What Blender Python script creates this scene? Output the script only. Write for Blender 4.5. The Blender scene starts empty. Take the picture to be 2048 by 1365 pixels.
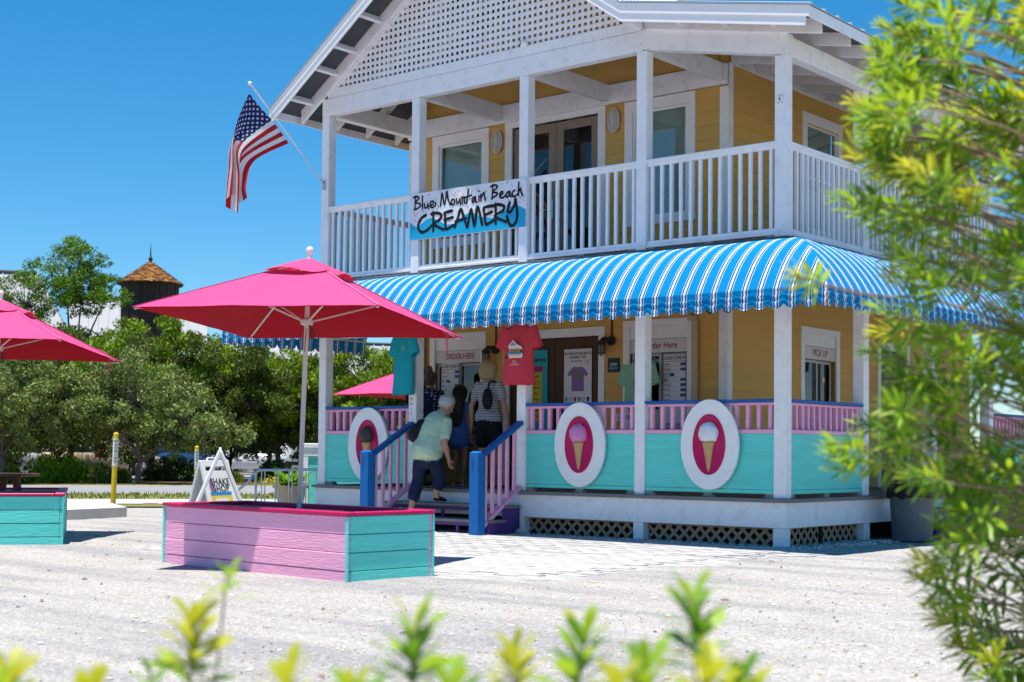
import bpy, bmesh, math, random
import numpy as np
from mathutils import Vector, Matrix, kdtree, noise
R = random.Random(7)
sc = bpy.context.scene
COL = sc.collection
rad = math.radians

# ------------------------------------------------------------------ camera, sky, sun, exposure
cam = bpy.data.cameras.new('camera')
cam.sensor_width = 36.0
cam.lens = 2869.69 * 36.0 / 2048.0
cam.shift_y = 126.1 / 2048.0
cam.clip_start = 0.05
cam.clip_end = 3000.0
cam.dof.use_dof = True
cam.dof.focus_distance = 17.2
cam.dof.aperture_fstop = 3.1
cam_o = bpy.data.objects.new('camera', cam)
COL.objects.link(cam_o)
_yaw, _pit, _rol = 0.69155, 0.03364, 0.00915
_fw = Vector((-math.sin(_yaw) * math.cos(_pit), math.cos(_yaw) * math.cos(_pit), math.sin(_pit)))
_rt = Vector((math.cos(_yaw), math.sin(_yaw), 0))
_up = _rt.cross(_fw)
_r2 = _rt * math.cos(_rol) + _up * math.sin(_rol)
_u2 = -_rt * math.sin(_rol) + _up * math.cos(_rol)
cam_o.matrix_world = Matrix(((_r2.x, _u2.x, -_fw.x, 7.4855), (_r2.y, _u2.y, -_fw.y, -13.5983),
                             (_r2.z, _u2.z, -_fw.z, 0.9792), (0, 0, 0, 1)))
sc.camera = cam_o

SUN_DIR = Vector((-0.035, 0.150, -1.0)).normalized()      # the way the light travels
w = bpy.data.worlds.new('World')
sc.world = w
w.use_nodes = True
nt = w.node_tree
sky = nt.nodes.new('ShaderNodeTexSky')
sky.sky_type = 'NISHITA'
sky.sun_disc = False
sky.sun_elevation = math.asin(-SUN_DIR.z)
sky.sun_rotation = math.atan2(-SUN_DIR.x, -SUN_DIR.y)
sky.altitude = 0
sky.air_density = 1.0
sky.dust_density = 0.0
sky.ozone_density = 10.0
bg = nt.nodes['Background']
bg.inputs['Strength'].default_value = 0.090
hsv = nt.nodes.new('ShaderNodeHueSaturation')          # the photograph's vivid grading, the same over the whole sky
hsv.inputs['Saturation'].default_value = 1.24
hsv.inputs['Hue'].default_value = 0.489
nt.links.new(sky.outputs['Color'], hsv.inputs['Color'])
nt.links.new(hsv.outputs['Color'], bg.inputs['Color'])

sl = bpy.data.lights.new('sun', 'SUN')
sl.energy = 5.0
sl.angle = rad(0.53)
sl.color = (1.0, 0.95, 0.875)
so = bpy.data.objects.new('sun', sl)
COL.objects.link(so)
so.rotation_euler = SUN_DIR.to_track_quat('-Z', 'Y').to_euler()
so.location = (0, -10, 40)

sc.view_settings.view_transform = 'Standard'
sc.view_settings.look = 'None'
sc.view_settings.exposure = 0.72
sc.view_settings.gamma = 1.0
sc.render.film_transparent = False
sc.cycles.max_bounces = 8
sc.cycles.diffuse_bounces = 4
sc.cycles.transparent_max_bounces = 12
sc.cycles.caustics_reflective = False
sc.cycles.caustics_refractive = False
sc.cycles.use_denoising = True
sc.cycles.sample_clamp_indirect = 8.0

# ------------------------------------------------------------------ helpers: materials
def lin(c):
    return tuple((x / 255 / 12.92 if x / 255 <= .04045 else ((x / 255 + .055) / 1.055) ** 2.4) for x in c)

MATS = {}
def mat(name, rgb, rough=.55, var=.10, vscale=6.0, bump=.15, bscale=60.0, stretch=(1, 1, 1), metal=0.0,
        spec=.22, trans=0.0, dirt=0.0, dirt_rgb=(.18, .15, .11), coat=0.0, sheen=0.0, attr=None, emit=None, trans_rgb=None):
    """painted or natural surface: base colour with soft mottling, optional stains, fine relief"""
    if name in MATS:
        return MATS[name]
    m = bpy.data.materials.new(name)
    m.use_nodes = True
    n, l = m.node_tree.nodes, m.node_tree.links
    b = n['Principled BSDF']
    tc = n.new('ShaderNodeTexCoord')
    mp = n.new('ShaderNodeMapping')
    mp.inputs['Scale'].default_value = stretch
    l.new(tc.outputs['Object'], mp.inputs['Vector'])
    nz = n.new('ShaderNodeTexNoise')
    nz.inputs['Scale'].default_value = vscale
    nz.inputs['Detail'].default_value = 5
    nz.inputs['Roughness'].default_value = .62
    l.new(mp.outputs['Vector'], nz.inputs['Vector'])
    rng = n.new('ShaderNodeMapRange')
    rng.inputs['From Min'].default_value = .25
    rng.inputs['From Max'].default_value = .75
    rng.inputs['To Min'].default_value = 1 - var
    rng.inputs['To Max'].default_value = 1 + var
    l.new(nz.outputs['Fac'], rng.inputs['Value'])
    mul = n.new('ShaderNodeVectorMath')
    mul.operation = 'SCALE'
    mul.inputs[0].default_value = rgb[:3]
    l.new(rng.outputs['Result'], mul.inputs['Scale'])
    col = mul.outputs['Vector']
    if attr:                                        # per-piece brightness from a mesh attribute
        at = n.new('ShaderNodeAttribute')
        at.attribute_name = attr
        m2 = n.new('ShaderNodeVectorMath')
        m2.operation = 'MULTIPLY'
        l.new(col, m2.inputs[0])
        l.new(at.outputs['Color'], m2.inputs[1])
        col = m2.outputs['Vector']
    if dirt > 0:
        dn = n.new('ShaderNodeTexNoise')
        dn.inputs['Scale'].default_value = vscale * 2.3
        dn.inputs['Detail'].default_value = 8
        dn.inputs['Roughness'].default_value = .7
        l.new(mp.outputs['Vector'], dn.inputs['Vector'])
        cr = n.new('ShaderNodeValToRGB')
        cr.color_ramp.elements[0].position = .52
        cr.color_ramp.elements[1].position = .74
        l.new(dn.outputs['Fac'], cr.inputs['Fac'])
        sc_ = n.new('ShaderNodeMath')
        sc_.operation = 'MULTIPLY'
        sc_.inputs[1].default_value = dirt
        l.new(cr.outputs['Color'], sc_.inputs[0])
        mx = n.new('ShaderNodeMix')
        mx.data_type = 'RGBA'
        l.new(sc_.outputs['Value'], mx.inputs['Factor'])
        l.new(col, mx.inputs['A'])
        mx.inputs['B'].default_value = (*dirt_rgb, 1)
        col = mx.outputs['Result']
    l.new(col, b.inputs['Base Color'])
    b.inputs['Roughness'].default_value = rough
    b.inputs['Metallic'].default_value = metal
    b.inputs['Specular IOR Level'].default_value = spec
    b.inputs['Coat Weight'].default_value = coat
    if sheen:
        b.inputs['Sheen Weight'].default_value = sheen
    if bump > 0:
        bn = n.new('ShaderNodeTexNoise')
        bn.inputs['Scale'].default_value = bscale
        bn.inputs['Detail'].default_value = 4
        l.new(mp.outputs['Vector'], bn.inputs['Vector'])
        bp = n.new('ShaderNodeBump')
        bp.inputs['Strength'].default_value = bump
        bp.inputs['Distance'].default_value = .01
        l.new(bn.outputs['Fac'], bp.inputs['Height'])
        l.new(bp.outputs['Normal'], b.inputs['Normal'])
    if trans > 0:                                   # thin cloth or leaf: light comes through
        tr = n.new('ShaderNodeBsdfTranslucent')
        if trans_rgb:
            tr.inputs['Color'].default_value = (*trans_rgb, 1)
        else:
            l.new(col, tr.inputs['Color'])
        mixs = n.new('ShaderNodeMixShader')
        mixs.inputs['Fac'].default_value = trans
        l.new(b.outputs['BSDF'], mixs.inputs[1])
        l.new(tr.outputs['BSDF'], mixs.inputs[2])
        l.new(mixs.outputs['Shader'], n['Material Output'].inputs['Surface'])
    if emit:
        b.inputs['Emission Color'].default_value = (*emit[:3], 1)
        b.inputs['Emission Strength'].default_value = emit[3]
    MATS[name] = m
    return m

def glass_mat(name, tint=(.9, .95, .93), see=.6, rough=.02):
    """window pane: part clear, part mirror by angle"""
    m = bpy.data.materials.new(name)
    m.use_nodes = True
    n, l = m.node_tree.nodes, m.node_tree.links
    n.remove(n['Principled BSDF'])
    t = n.new('ShaderNodeBsdfTransparent')
    t.inputs['Color'].default_value = (tint[0] * see, tint[1] * see, tint[2] * see, 1)
    g = n.new('ShaderNodeBsdfGlossy')
    g.inputs['Roughness'].default_value = rough
    lw = n.new('ShaderNodeLayerWeight')
    pw = n.new('ShaderNodeMath')
    pw.operation = 'POWER'
    pw.inputs[1].default_value = 4.0
    l.new(lw.outputs['Facing'], pw.inputs[0])
    f = n.new('ShaderNodeMath')
    f.operation = 'MULTIPLY_ADD'
    f.inputs[1].default_value = .88
    f.inputs[2].default_value = .085
    l.new(pw.outputs[0], f.inputs[0])
    mx = n.new('ShaderNodeMixShader')
    l.new(f.outputs[0], mx.inputs['Fac'])
    l.new(t.outputs['BSDF'], mx.inputs[1])
    l.new(g.outputs['BSDF'], mx.inputs[2])
    l.new(mx.outputs['Shader'], n['Material Output'].inputs['Surface'])
    return m

# ------------------------------------------------------------------ helpers: meshes
class MB:
    """collects shapes; build() links them as ONE mesh object"""
    def __init__(s):
        s.v, s.f, s.m = [], [], []
        s.cur = 0

    def add(s, vs, fs):
        o = len(s.v)
        s.v.extend([tuple(p) for p in vs])
        for f in fs:
            s.f.append(tuple(i + o for i in f))
            s.m.append(s.cur)
        return s

    def box(s, x0, x1, y0, y1, z0, z1, b=.004):
        x0, x1 = min(x0, x1), max(x0, x1)
        y0, y1 = min(y0, y1), max(y0, y1)
        z0, z1 = min(z0, z1), max(z0, z1)
        return s.obb(Vector(((x0 + x1) / 2, (y0 + y1) / 2, (z0 + z1) / 2)), (Vector((1, 0, 0)), Vector((0, 1, 0)), Vector((0, 0, 1))),
                     ((x1 - x0) / 2, (y1 - y0) / 2, (z1 - z0) / 2), b)

    def obb(s, c, ax, h, b=.004):
        c = Vector(c)
        b = min(b, .45 * min(h))
        if b <= 0:
            vs = [c + ax[0] * (h[0] * i) + ax[1] * (h[1] * j) + ax[2] * (h[2] * k) for i in (-1, 1) for j in (-1, 1) for k in (-1, 1)]
            return s.add(vs, [(0, 1, 3, 2), (4, 6, 7, 5), (0, 4, 5, 1), (2, 3, 7, 6), (0, 2, 6, 4), (1, 5, 7, 3)])
        vs, idx = [], {}
        for i in (-1, 1):
            for j in (-1, 1):
                for k in (-1, 1):
                    for a in range(3):
                        q = [(h[0] - b) * i, (h[1] - b) * j, (h[2] - b) * k]
                        q[a] += b * (i, j, k)[a]
                        idx[(i, j, k, a)] = len(vs)
                        vs.append(c + ax[0] * q[0] + ax[1] * q[1] + ax[2] * q[2])
        F = []
        for a in range(3):
            o1, o2 = [x for x in range(3) if x != a]
            for sg in (-1, 1):
                q = []
                for (p, r) in ((-1, -1), (1, -1), (1, 1), (-1, 1)):
                    k = [0, 0, 0]
                    k[a], k[o1], k[o2] = sg, p, r
                    q.append(idx[(*k, a)])
                F.append(q)
        for a in range(3):
            o1, o2 = [x for x in range(3) if x != a]
            for p in (-1, 1):
                for r in (-1, 1):
                    k0, k1 = [0, 0, 0], [0, 0, 0]
                    k0[a], k1[a] = -1, 1
                    k0[o1] = k1[o1] = p
                    k0[o2] = k1[o2] = r
                    F.append((idx[(*k0, o1)], idx[(*k1, o1)], idx[(*k1, o2)], idx[(*k0, o2)]))
        for i in (-1, 1):
            for j in (-1, 1):
                for k in (-1, 1):
                    F.append((idx[(i, j, k, 0)], idx[(i, j, k, 1)], idx[(i, j, k, 2)]))
        return s.add(vs, F)

    def bar(s, p, q, wd, ht, up=(0, 0, 1), b=.003):
        """straight bar from p to q; wd across, ht along 'up'"""
        p, q = Vector(p), Vector(q)
        d = (q - p)
        L = d.length
        d.normalize()
        u = Vector(up)
        sd = d.cross(u).normalized()
        u = sd.cross(d).normalized()
        return s.obb((p + q) / 2, (d, sd, u), (L / 2, wd / 2, ht / 2), b)

    def prism(s, poly, axis, a0, a1):
        """poly: 2-D points in the two other axes (in x,y,z order), extruded along axis"""
        n = len(poly)
        vs = []
        for a in (a0, a1):
            for p in poly:
                q = list(p)
                q.insert(axis, a)
                vs.append(q)
        return s.add(vs, [tuple(range(n)), tuple(range(2 * n - 1, n - 1, -1))] + [(i, (i + 1) % n, n + (i + 1) % n, n + i) for i in range(n)])

    def tube(s, pts, r, n=8, cap=True):
        pts = [Vector(p) for p in pts]
        rs = r if isinstance(r, (list, tuple)) else [r] * len(pts)
        rings = []
        prev = None
        for i, p in enumerate(pts):
            d = (pts[min(i + 1, len(pts) - 1)] - pts[max(i - 1, 0)]).normalized()
            if prev is None:
                a = d.orthogonal().normalized()
            else:
                a = (prev - d * prev.dot(d)).normalized()
            prev = a
            bb = d.cross(a)
            rings.append([p + (a * math.cos(2 * math.pi * k / n) + bb * math.sin(2 * math.pi * k / n)) * rs[i] for k in range(n)])
        return s.loft(rings, cap)

    def loft(s, rings, cap=True):
        n = len(rings[0])
        vs = [p for r in rings for p in r]
        F = [(i * n + k, i * n + (k + 1) % n, (i + 1) * n + (k + 1) % n, (i + 1) * n + k) for i in range(len(rings) - 1) for k in range(n)]
        if cap:
            F.append(tuple(range(n))[::-1])
            F.append(tuple(range((len(rings) - 1) * n, len(rings) * n)))
        return s.add(vs, F)

    def lathe(s, prof, c=(0, 0, 0), n=20, sx=1, sy=1, axis=2, cap=True):
        c = Vector(c)
        rings = []
        for (r, h) in prof:
            ring = []
            for k in range(n):
                a = 2 * math.pi * k / n
                p = [r * math.cos(a) * sx, r * math.sin(a) * sy]
                p.insert(axis, h)
                ring.append(c + Vector(p))
            rings.append(ring)
        return s.loft(rings, cap)

    def text(s, txt, o, right, up, h, ext=0.0, align='CENTER', sx=1.0, bold=0.0):
        """flat lettering, cap height about h, centred at o"""
        cu = bpy.data.curves.new('t', 'FONT')
        cu.body = txt
        cu.size = 1.0
        cu.align_x = align
        cu.align_y = 'CENTER'
        cu.resolution_u = 3
        cu.offset = bold
        ob = bpy.data.objects.new('t', cu)
        COL.objects.link(ob)
        dg = bpy.context.evaluated_depsgraph_get()
        me = ob.evaluated_get(dg).to_mesh()
        k = h / .72
        o, right, up = Vector(o), Vector(right).normalized(), Vector(up).normalized()
        s.add([o + right * (v.co.x * k * sx) + up * (v.co.y * k) for v in me.vertices], [tuple(p.vertices) for p in me.polygons])
        ob.evaluated_get(dg).to_mesh_clear()
        bpy.data.objects.remove(ob)
        bpy.data.curves.remove(cu)
        return s

    def mesh(s, name, mats, smooth=False, fix=True):
        me = bpy.data.meshes.new(name)
        me.from_pydata(s.v, [], s.f)
        mats = mats if isinstance(mats, (list, tuple)) else [mats]
        for m_ in mats:
            me.materials.append(m_)
        if len(mats) > 1:
            me.polygons.foreach_set('material_index', s.m)
        if fix:
            bm = bmesh.new()
            bm.from_mesh(me)
            bmesh.ops.recalc_face_normals(bm, faces=bm.faces)
            bm.to_mesh(me)
            bm.free()
        if smooth:
            me.polygons.foreach_set('use_smooth', [True] * len(me.polygons))
            if smooth != True:
                me.set_sharp_from_angle(angle=rad(smooth))
        me.update()
        return me

    def build(s, name, mats, parent=None, smooth=False, fix=True, **kw):
        return put(name, s.mesh(name, mats, smooth, fix), parent, **kw)

def put(name, me, parent=None, loc=None, rz=0.0, M=None, **props):
    """link a mesh; parents are Empties with a pure location+rotation, so children keep world vertices unless local"""
    o = bpy.data.objects.new(name, me)
    COL.objects.link(o)
    if loc is not None:
        o.location = loc
        o.rotation_euler = (0, 0, rz)
    if M is not None:
        o.matrix_basis = M
    if parent is not None:
        o.parent = parent
        if parent.get('_w'):
            o.matrix_parent_inverse = PM[parent.name].inverted()
    for k, v in props.items():
        o[k] = v
    return o

PM = {}
def thing(name, label, cat, loc=(0, 0, 0), rz=0.0, group=None, world=True):
    """an Empty at the thing's base; world=True: its parts are modelled in world coordinates"""
    o = bpy.data.objects.new(name, None)
    COL.objects.link(o)
    o.empty_display_size = .1
    o.location = loc
    o.rotation_euler = (0, 0, rz)
    o['label'] = label
    o['category'] = cat
    if group:
        o['group'] = group
    if world:
        o['_w'] = 1
        PM[o.name] = Matrix.Translation(Vector(loc)) @ Matrix.Rotation(rz, 4, 'Z')
    return o

def tag(o, label, cat, group=None):
    o['label'] = label
    o['category'] = cat
    if group:
        o['group'] = group
    return o

def struct(o):
    o['kind'] = 'structure'
    return o

def copy_tree(root, loc, rz, label, scale=None):
    r = root.copy()
    COL.objects.link(r)
    r.location = loc
    r.rotation_euler = (0, 0, rz)
    r['label'] = label
    if scale:
        r.scale = scale
    for ch in list(root.children):
        c = ch.copy()
        COL.objects.link(c)
        c.parent = r
        for g in list(ch.children):
            d = g.copy()
            COL.objects.link(d)
            d.parent = c
    return r

def sub(name, me, parent, M=None):
    """sub-part under a part that itself sits in world coordinates (identity)"""
    o = bpy.data.objects.new(name, me)
    COL.objects.link(o)
    o.parent = parent
    if M is not None:
        o.matrix_basis = M
    return o

def face_attr(me, name, vals):
    a = me.attributes.new(name, 'FLOAT_COLOR', 'FACE')
    v = np.asarray(vals, dtype=np.float32)
    if v.ndim == 1:
        v = np.stack([v, v, v, np.ones_like(v)], 1)
    a.data.foreach_set('color', v.ravel())

def catmull(pts, k=6):
    pts = [Vector(p) for p in pts]
    if len(pts) < 3:
        return pts
    P = [pts[0]] + pts + [pts[-1]]
    out = []
    for i in range(1, len(P) - 2):
        for j in range(k):
            t = j / k
            a, b, c, d = P[i - 1], P[i], P[i + 1], P[i + 2]
            out.append(.5 * ((2 * b) + (-a + c) * t + (2 * a - 5 * b + 4 * c - d) * t * t + (-a + 3 * b - 3 * c + d) * t ** 3))
    out.append(pts[-1])
    return out

# ------------------------------------------------------------------ shared materials
WHITE = mat('white_paint', (.85, .845, .85), .5, var=.05, vscale=3, bump=.12, bscale=35, stretch=(1, 1, 1), dirt=.48, dirt_rgb=(.46, .445, .42))
WHITE_CLEAN = mat('white_trim_paint', (.86, .855, .85), .45, var=.04, vscale=4, bump=.08, bscale=40, dirt=.25, dirt_rgb=(.52, .51, .48))
YELLOW = mat('yellow_siding_paint', (.66, .40, .112), .6, var=.07, vscale=2.5, bump=.2, bscale=45, stretch=(.25, .25, 2.5), dirt=.10, dirt_rgb=(.42, .27, .10))
TURQ = mat('turquoise_paint', (.125, .68, .60), .5, var=.12, vscale=5, bump=.5, bscale=30, stretch=(.3, .3, 2.5), dirt=.34, dirt_rgb=(.26, .62, .56))
PINK = mat('pink_paint', (.87, .40, .59), .5, var=.10, vscale=5, bump=.5, bscale=30, stretch=(.3, .3, 2.5), dirt=.34, dirt_rgb=(.70, .34, .50))
MAGENTA = mat('magenta_paint', (.50, .008, .095), .4, var=.08, vscale=8, bump=.15, dirt=.1, dirt_rgb=(.35, .05, .12))
BLUE = mat('blue_paint', (.008, .115, .37), .42, var=.10, vscale=7, bump=.2, bscale=40, dirt=.12, dirt_rgb=(.1, .2, .36))
PURPLE = mat('purple_paint', (.10, .045, .21), .5, var=.12, vscale=6, bump=.2, dirt=.15, dirt_rgb=(.15, .12, .18))
GREYDECK = mat('grey_deck_board', (.20, .195, .19), .75, var=.18, vscale=9, bump=.4, bscale=40, stretch=(.4, 2, 2))
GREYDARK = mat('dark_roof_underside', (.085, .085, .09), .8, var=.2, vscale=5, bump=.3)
METALROOF = mat('galvalume_roof', (.60, .61, .62), .38, var=.06, vscale=1.5, bump=.05, metal=.75)
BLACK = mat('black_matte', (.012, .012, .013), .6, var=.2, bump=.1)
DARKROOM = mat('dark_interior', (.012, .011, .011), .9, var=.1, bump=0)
BROWN_DOOR = mat('brown_door_paint', (.085, .043, .020), .45, var=.12, vscale=4, bump=.2, stretch=(2, 2, .3))
TAUPE = mat('taupe_door_frame', (.27, .21, .155), .5, var=.06, bump=.1)
RAWWOOD = mat('raw_lattice_wood', (.36, .27, .185), .8, var=.2, vscale=10, bump=.3)
GLASS = glass_mat('window_glass', see=.92)
GLASS_D = glass_mat('window_glass_dark', see=.25)
INK = mat('black_ink', (.010, .010, .012), .5, var=.05, bump=0)
STEEL = mat('galvanised_steel', (.50, .52, .54), .38, var=.12, vscale=12, bump=.1, metal=.7)

# ------------------------------------------------------------------ the shop building
PX = [0.0, -1.806, -3.561, -5.393, -7.116]          # right edges of the front posts
PW = .14
SY = [0.0, 1.859, 3.811, 5.70, 7.60]                # front edges of the right-hand posts
WY, WX0, WX1 = 1.80, -7.25, -1.81                   # front wall, left wall, right wall
YB = 9.4                                            # back of the house
DK, UD = .51, 3.311                                 # porch floor, balcony floor
RX, RZ = -4.53, 7.936                               # ridge
zt_l = lambda x: 5.717 + .688 * (x + 7.755)
zt_r = lambda x: RZ - .688 * (x - RX)
zt_s = lambda x: 5.58 - .2036 * (x - .555)
OV = -.54

B = thing('creamery_building', 'two storey yellow ice cream shop with white porches and gabled lattice front', 'building', (-4.5, 4, 0))

def plank_mesh(name, L, wd, ht, m, b=.003):
    return MB().box(-L / 2, L / 2, -wd / 2, wd / 2, -ht / 2, ht / 2, b).mesh(name, m)

# --- walls: backing with real openings, lapped boards as pieces
class Plane:
    """front: u=x, out towards -y.  right: u=y, out towards +x"""
    def __init__(s, kind):
        s.k = kind
    def p(s, u, o, z):
        return (u, WY - o, z) if s.k == 'front' else (WX1 + o, u, z)
    def box(s, mb, u0, u1, o0, o1, z0, z1, b=.003):
        if s.k == 'front':
            return mb.box(u0, u1, WY - o1, WY - o0, z0, z1, b)
        return mb.box(WX1 + o0, WX1 + o1, u0, u1, z0, z1, b)
    right = property(lambda s: (1, 0, 0) if s.k == 'front' else (0, 1, 0))
FR, SD = Plane('front'), Plane('right')

def wall(pl, name, u0, u1, z0, z1, holes, top=None):
    mb = MB()
    us = sorted({u0, u1, *[h[0] for h in holes], *[h[1] for h in holes]})
    zs = sorted({z0, z1, *[h[2] for h in holes], *[h[3] for h in holes]})
    for a, b_ in zip(us, us[1:]):
        for c, d in zip(zs, zs[1:]):
            um, zm = (a + b_) / 2, (c + d) / 2
            if any(h[0] < um < h[1] and h[2] < zm < h[3] for h in holes):
                continue
            pl.box(mb, a, b_, -.10, -.012, c, d, 0)
    if top:
        mb.prism(top, 1, WY + .012, WY + .10)
    return mb.build(name, YELLOW, B)

def siding(pl, par, u0, u1, z0, z1, holes, pitch=.178, lim=None, joints=()):
    n = int(math.ceil((z1 - z0) / pitch))
    for i in range(n):
        a, b_ = z0 + i * pitch, min(z0 + (i + 1) * pitch, z1)
        if b_ - a < .03:
            continue
        lo, hi = (u0, u1) if lim is None else lim(a, b_)
        if hi - lo < .1:
            continue
        segs = [(lo, hi)]
        for h in holes:
            if h[2] + .02 < (a + b_) / 2 < h[3] - .02:
                segs = [q for s_ in segs for q in ((s_[0], min(s_[1], h[0])), (max(s_[0], h[1]), s_[1])) if q[1] - q[0] > .02]
        if i % 3 == 1 and joints:                       # butt joints between board lengths
            j = joints[(i // 3) % len(joints)]
            segs = [q for s_ in segs for q in (((s_[0], j - .001), (j + .001, s_[1])) if s_[0] + .1 < j < s_[1] - .1 else (s_,))]
        for (p0, p1) in segs:
            prof = [(-.012, a), (.021, a), (.021, a + .004), (.0065, b_ + .002), (-.012, b_ + .002)]
            mb = MB()
            if pl.k == 'front':
                mb.prism([(WY - o, z) for o, z in prof], 0, p0, p1)
            else:
                mb.prism([(WX1 + o, z) for o, z in prof], 1, p0, p1)
            sub('siding_board', mb.mesh('siding_board', YELLOW), par)

UW = [(-6.80, -5.71, 3.94, 5.59), (-3.36, -2.27, 3.94, 5.59)]        # upper windows, outer trim
UDR = (-5.41, -3.67, 3.33, 5.62)                                      # balcony doors
LW = [(-6.81, -5.73, 1.25, 2.69), (-3.36, -2.275, 1.25, 2.71)]        # order windows
LDR = (-5.40, -3.66, .52, 2.66)                                       # shop doors
sh = lambda r, d=.06: (r[0] + d, r[1] - d, r[2] + d, r[3] - d)
UDRh, LDRh = (UDR[0] + .06, UDR[1] - .06, 3.30, 5.56), (LDR[0] + .06, LDR[1] - .06, .50, 2.60)
fh_u = [sh(UW[0]), sh(UW[1]), UDRh]
fh_l = [sh(LW[0]), sh(LW[1]), LDRh]
fw_lo = wall(FR, 'lower_front_wall', WX0, WX1, .3, 3.2, fh_l)
fw_up = wall(FR, 'upper_front_wall', WX0, WX1, 3.2, 5.7, fh_u, top=[(WX0, 5.7), (WX1, 5.7), (WX1, zt_r(WX1) - .08), (RX, RZ - .08), (WX0, zt_l(WX0) - .08)])
siding(FR, fw_lo, WX0 + .09, WX1 - .09, .53, 3.15, fh_l, joints=(-5.0, -3.5))
siding(FR, fw_up, WX0 + .09, WX1 - .09, 3.34, 5.60, fh_u, joints=(-5.55, -2.1))
siding(FR, fw_up, 0, 0, 5.86, 7.70, [], lim=lambda a, b_: (max(WX0, RX - (RZ - .12 - b_) / .688), min(WX1, RX + (RZ - .12 - b_) / .688)))
SWu = [(3.70, 4.855, 3.94, 5.63), (6.3, 7.4, 3.94, 5.63)]
SWl = [(3.665, 4.79, 1.25, 2.714)]
SDO = (6.0, 7.1, .52, 2.66)
sh_u, sh_l = [sh(r) for r in SWu], [sh(SWl[0]), sh(SDO)]
sw_lo = wall(SD, 'lower_right_wall', WY, YB, .3, 3.2, sh_l)
sw_up = wall(SD, 'upper_right_wall', WY, YB, 3.2, 6.0, sh_u)
siding(SD, sw_lo, WY + .09, YB, .53, 3.15, sh_l, joints=(3.1, 5.6))
siding(SD, sw_up, WY + .09, YB, 3.34, 5.90, sh_u, joints=(3.3, 5.8))
MB().box(WX0 + .01, WX0 + .1, WY + .012, YB, .3, 5.7, 0).build('left_wall', YELLOW, B)
MB().box(WX0, WX1, YB, YB + .1, .3, 5.7, 0).build('back_wall', YELLOW, B)
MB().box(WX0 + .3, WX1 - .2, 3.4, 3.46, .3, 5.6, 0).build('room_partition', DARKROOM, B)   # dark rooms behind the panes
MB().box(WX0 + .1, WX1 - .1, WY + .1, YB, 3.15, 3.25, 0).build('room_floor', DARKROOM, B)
for (z0, z1) in ((.51, 3.05), (3.33, 5.58)):                          # corner boards
    MB().box(WX1 - .10, WX1 + .028, WY - .028, WY - .002, z0, z1).build('corner_board', WHITE, B)
    MB().box(WX1 + .004, WX1 + .026, WY, WY + .10, z0, z1 + (.3 if z1 > 4 else 0)).build('corner_board', WHITE, B)
    MB().box(WX0 - .026, WX0 + .10, WY - .028, WY - .002, z0, z1).build('corner_board', WHITE, B)

# --- windows, doors
BLIND = mat('white_blind_slats', (.50, .58, .56), .6, var=.04, bump=0)
def trim_frame(pl, r, wd=.125, o0=.0, o1=.034, head=.14, m=WHITE_CLEAN, name='window'):
    mb = MB()
    u0, u1, z0, z1 = r
    pl.box(mb, u0, u0 + wd, o0, o1, z0, z1 - head)
    pl.box(mb, u1 - wd, u1, o0, o1, z0, z1 - head)
    pl.box(mb, u0, u1, o0, o1 + .004, z1 - head, z1)
    return mb.build(name, m, B)

def sash_window(pl, r):
    w_ = trim_frame(pl, r)
    u0, u1, z0, z1 = r[0] + .125, r[1] - .125, r[2] + .09, r[3] - .14
    mb = MB()
    pl.box(mb, r[0] - .01, r[1] + .01, 0, .05, r[2], r[2] + .09)
    sub('sill', mb.mesh('sill', WHITE_CLEAN), w_)
    mb = MB()
    for (a, b_, c, d) in ((u0, u0 + .035, z0, z1), (u1 - .035, u1, z0, z1), (u0 + .035, u1 - .035, z1 - .035, z1), (u0 + .035, u1 - .035, z0, z0 + .045)):
        pl.box(mb, a, b_, -.035, .008, c, d)
    zm = (z0 + z1) / 2
    pl.box(mb, u0 + .035, u1 - .035, -.035, -.008, zm - .02, zm + .02)
    sub('sash', mb.mesh('sash', WHITE_CLEAN), w_)
    mb = MB()
    pl.box(mb, u0 + .03, u1 - .03, -.024, -.018, z0 + .03, z1 - .03, 0)
    sub('pane', mb.mesh('pane', GLASS), w_)
    mb = MB()
    z = z0 + .05
    while z < z1 - .03:
        a, b_ = pl.p(u0 + .04, -.075, z), pl.p(u1 - .04, -.075, z)
        c, d = pl.p(u1 - .04, -.066, z + .0265), pl.p(u0 + .04, -.066, z + .0265)
        mb.add([a, b_, c, d], [(0, 1, 2, 3)])
        z += .028
    sub('blind', mb.mesh('blind', BLIND, fix=False), w_)

for r in UW:
    sash_window(FR, r)
for r in SWu:
    sash_window(SD, r)

# balcony double doors
d_ = trim_frame(FR, UDR, head=.10, name='balcony_door_frame')
def glazed_leaf(u0, u1, z0, z1, frame, glass, name, hand, pan=.125, low=.14):
    mb = MB()
    FR.box(mb, u0, u0 + pan, -.05, -.01, z0, z1)
    FR.box(mb, u1 - pan, u1, -.05, -.01, z0, z1)
    FR.box(mb, u0 + pan, u1 - pan, -.05, -.01, z1 - .12, z1)
    FR.box(mb, u0 + pan, u1 - pan, -.05, -.01, z0, z0 + low)
    leaf = mb.build(name, frame, B)
    mb = MB()
    FR.box(mb, u0 + pan - .01, u1 - pan + .01, -.034, -.028, z0 + low - .01, z1 - .11, 0)
    sub('pane', mb.mesh('pane', glass), leaf)
    mb = MB()
    hx = u1 - .06 if hand > 0 else u0 + .06
    FR.box(mb, hx - .022, hx + .022, -.012, .002, z0 + .85, z0 + 1.12)
    mb.tube([FR.p(hx, 0, z0 + .98), FR.p(hx, .055, z0 + .98), FR.p(hx + .10 * -hand, .055, z0 + .975)], .009, 6)
    sub('handle', mb.mesh('handle', STEEL), leaf)
    return leaf
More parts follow.
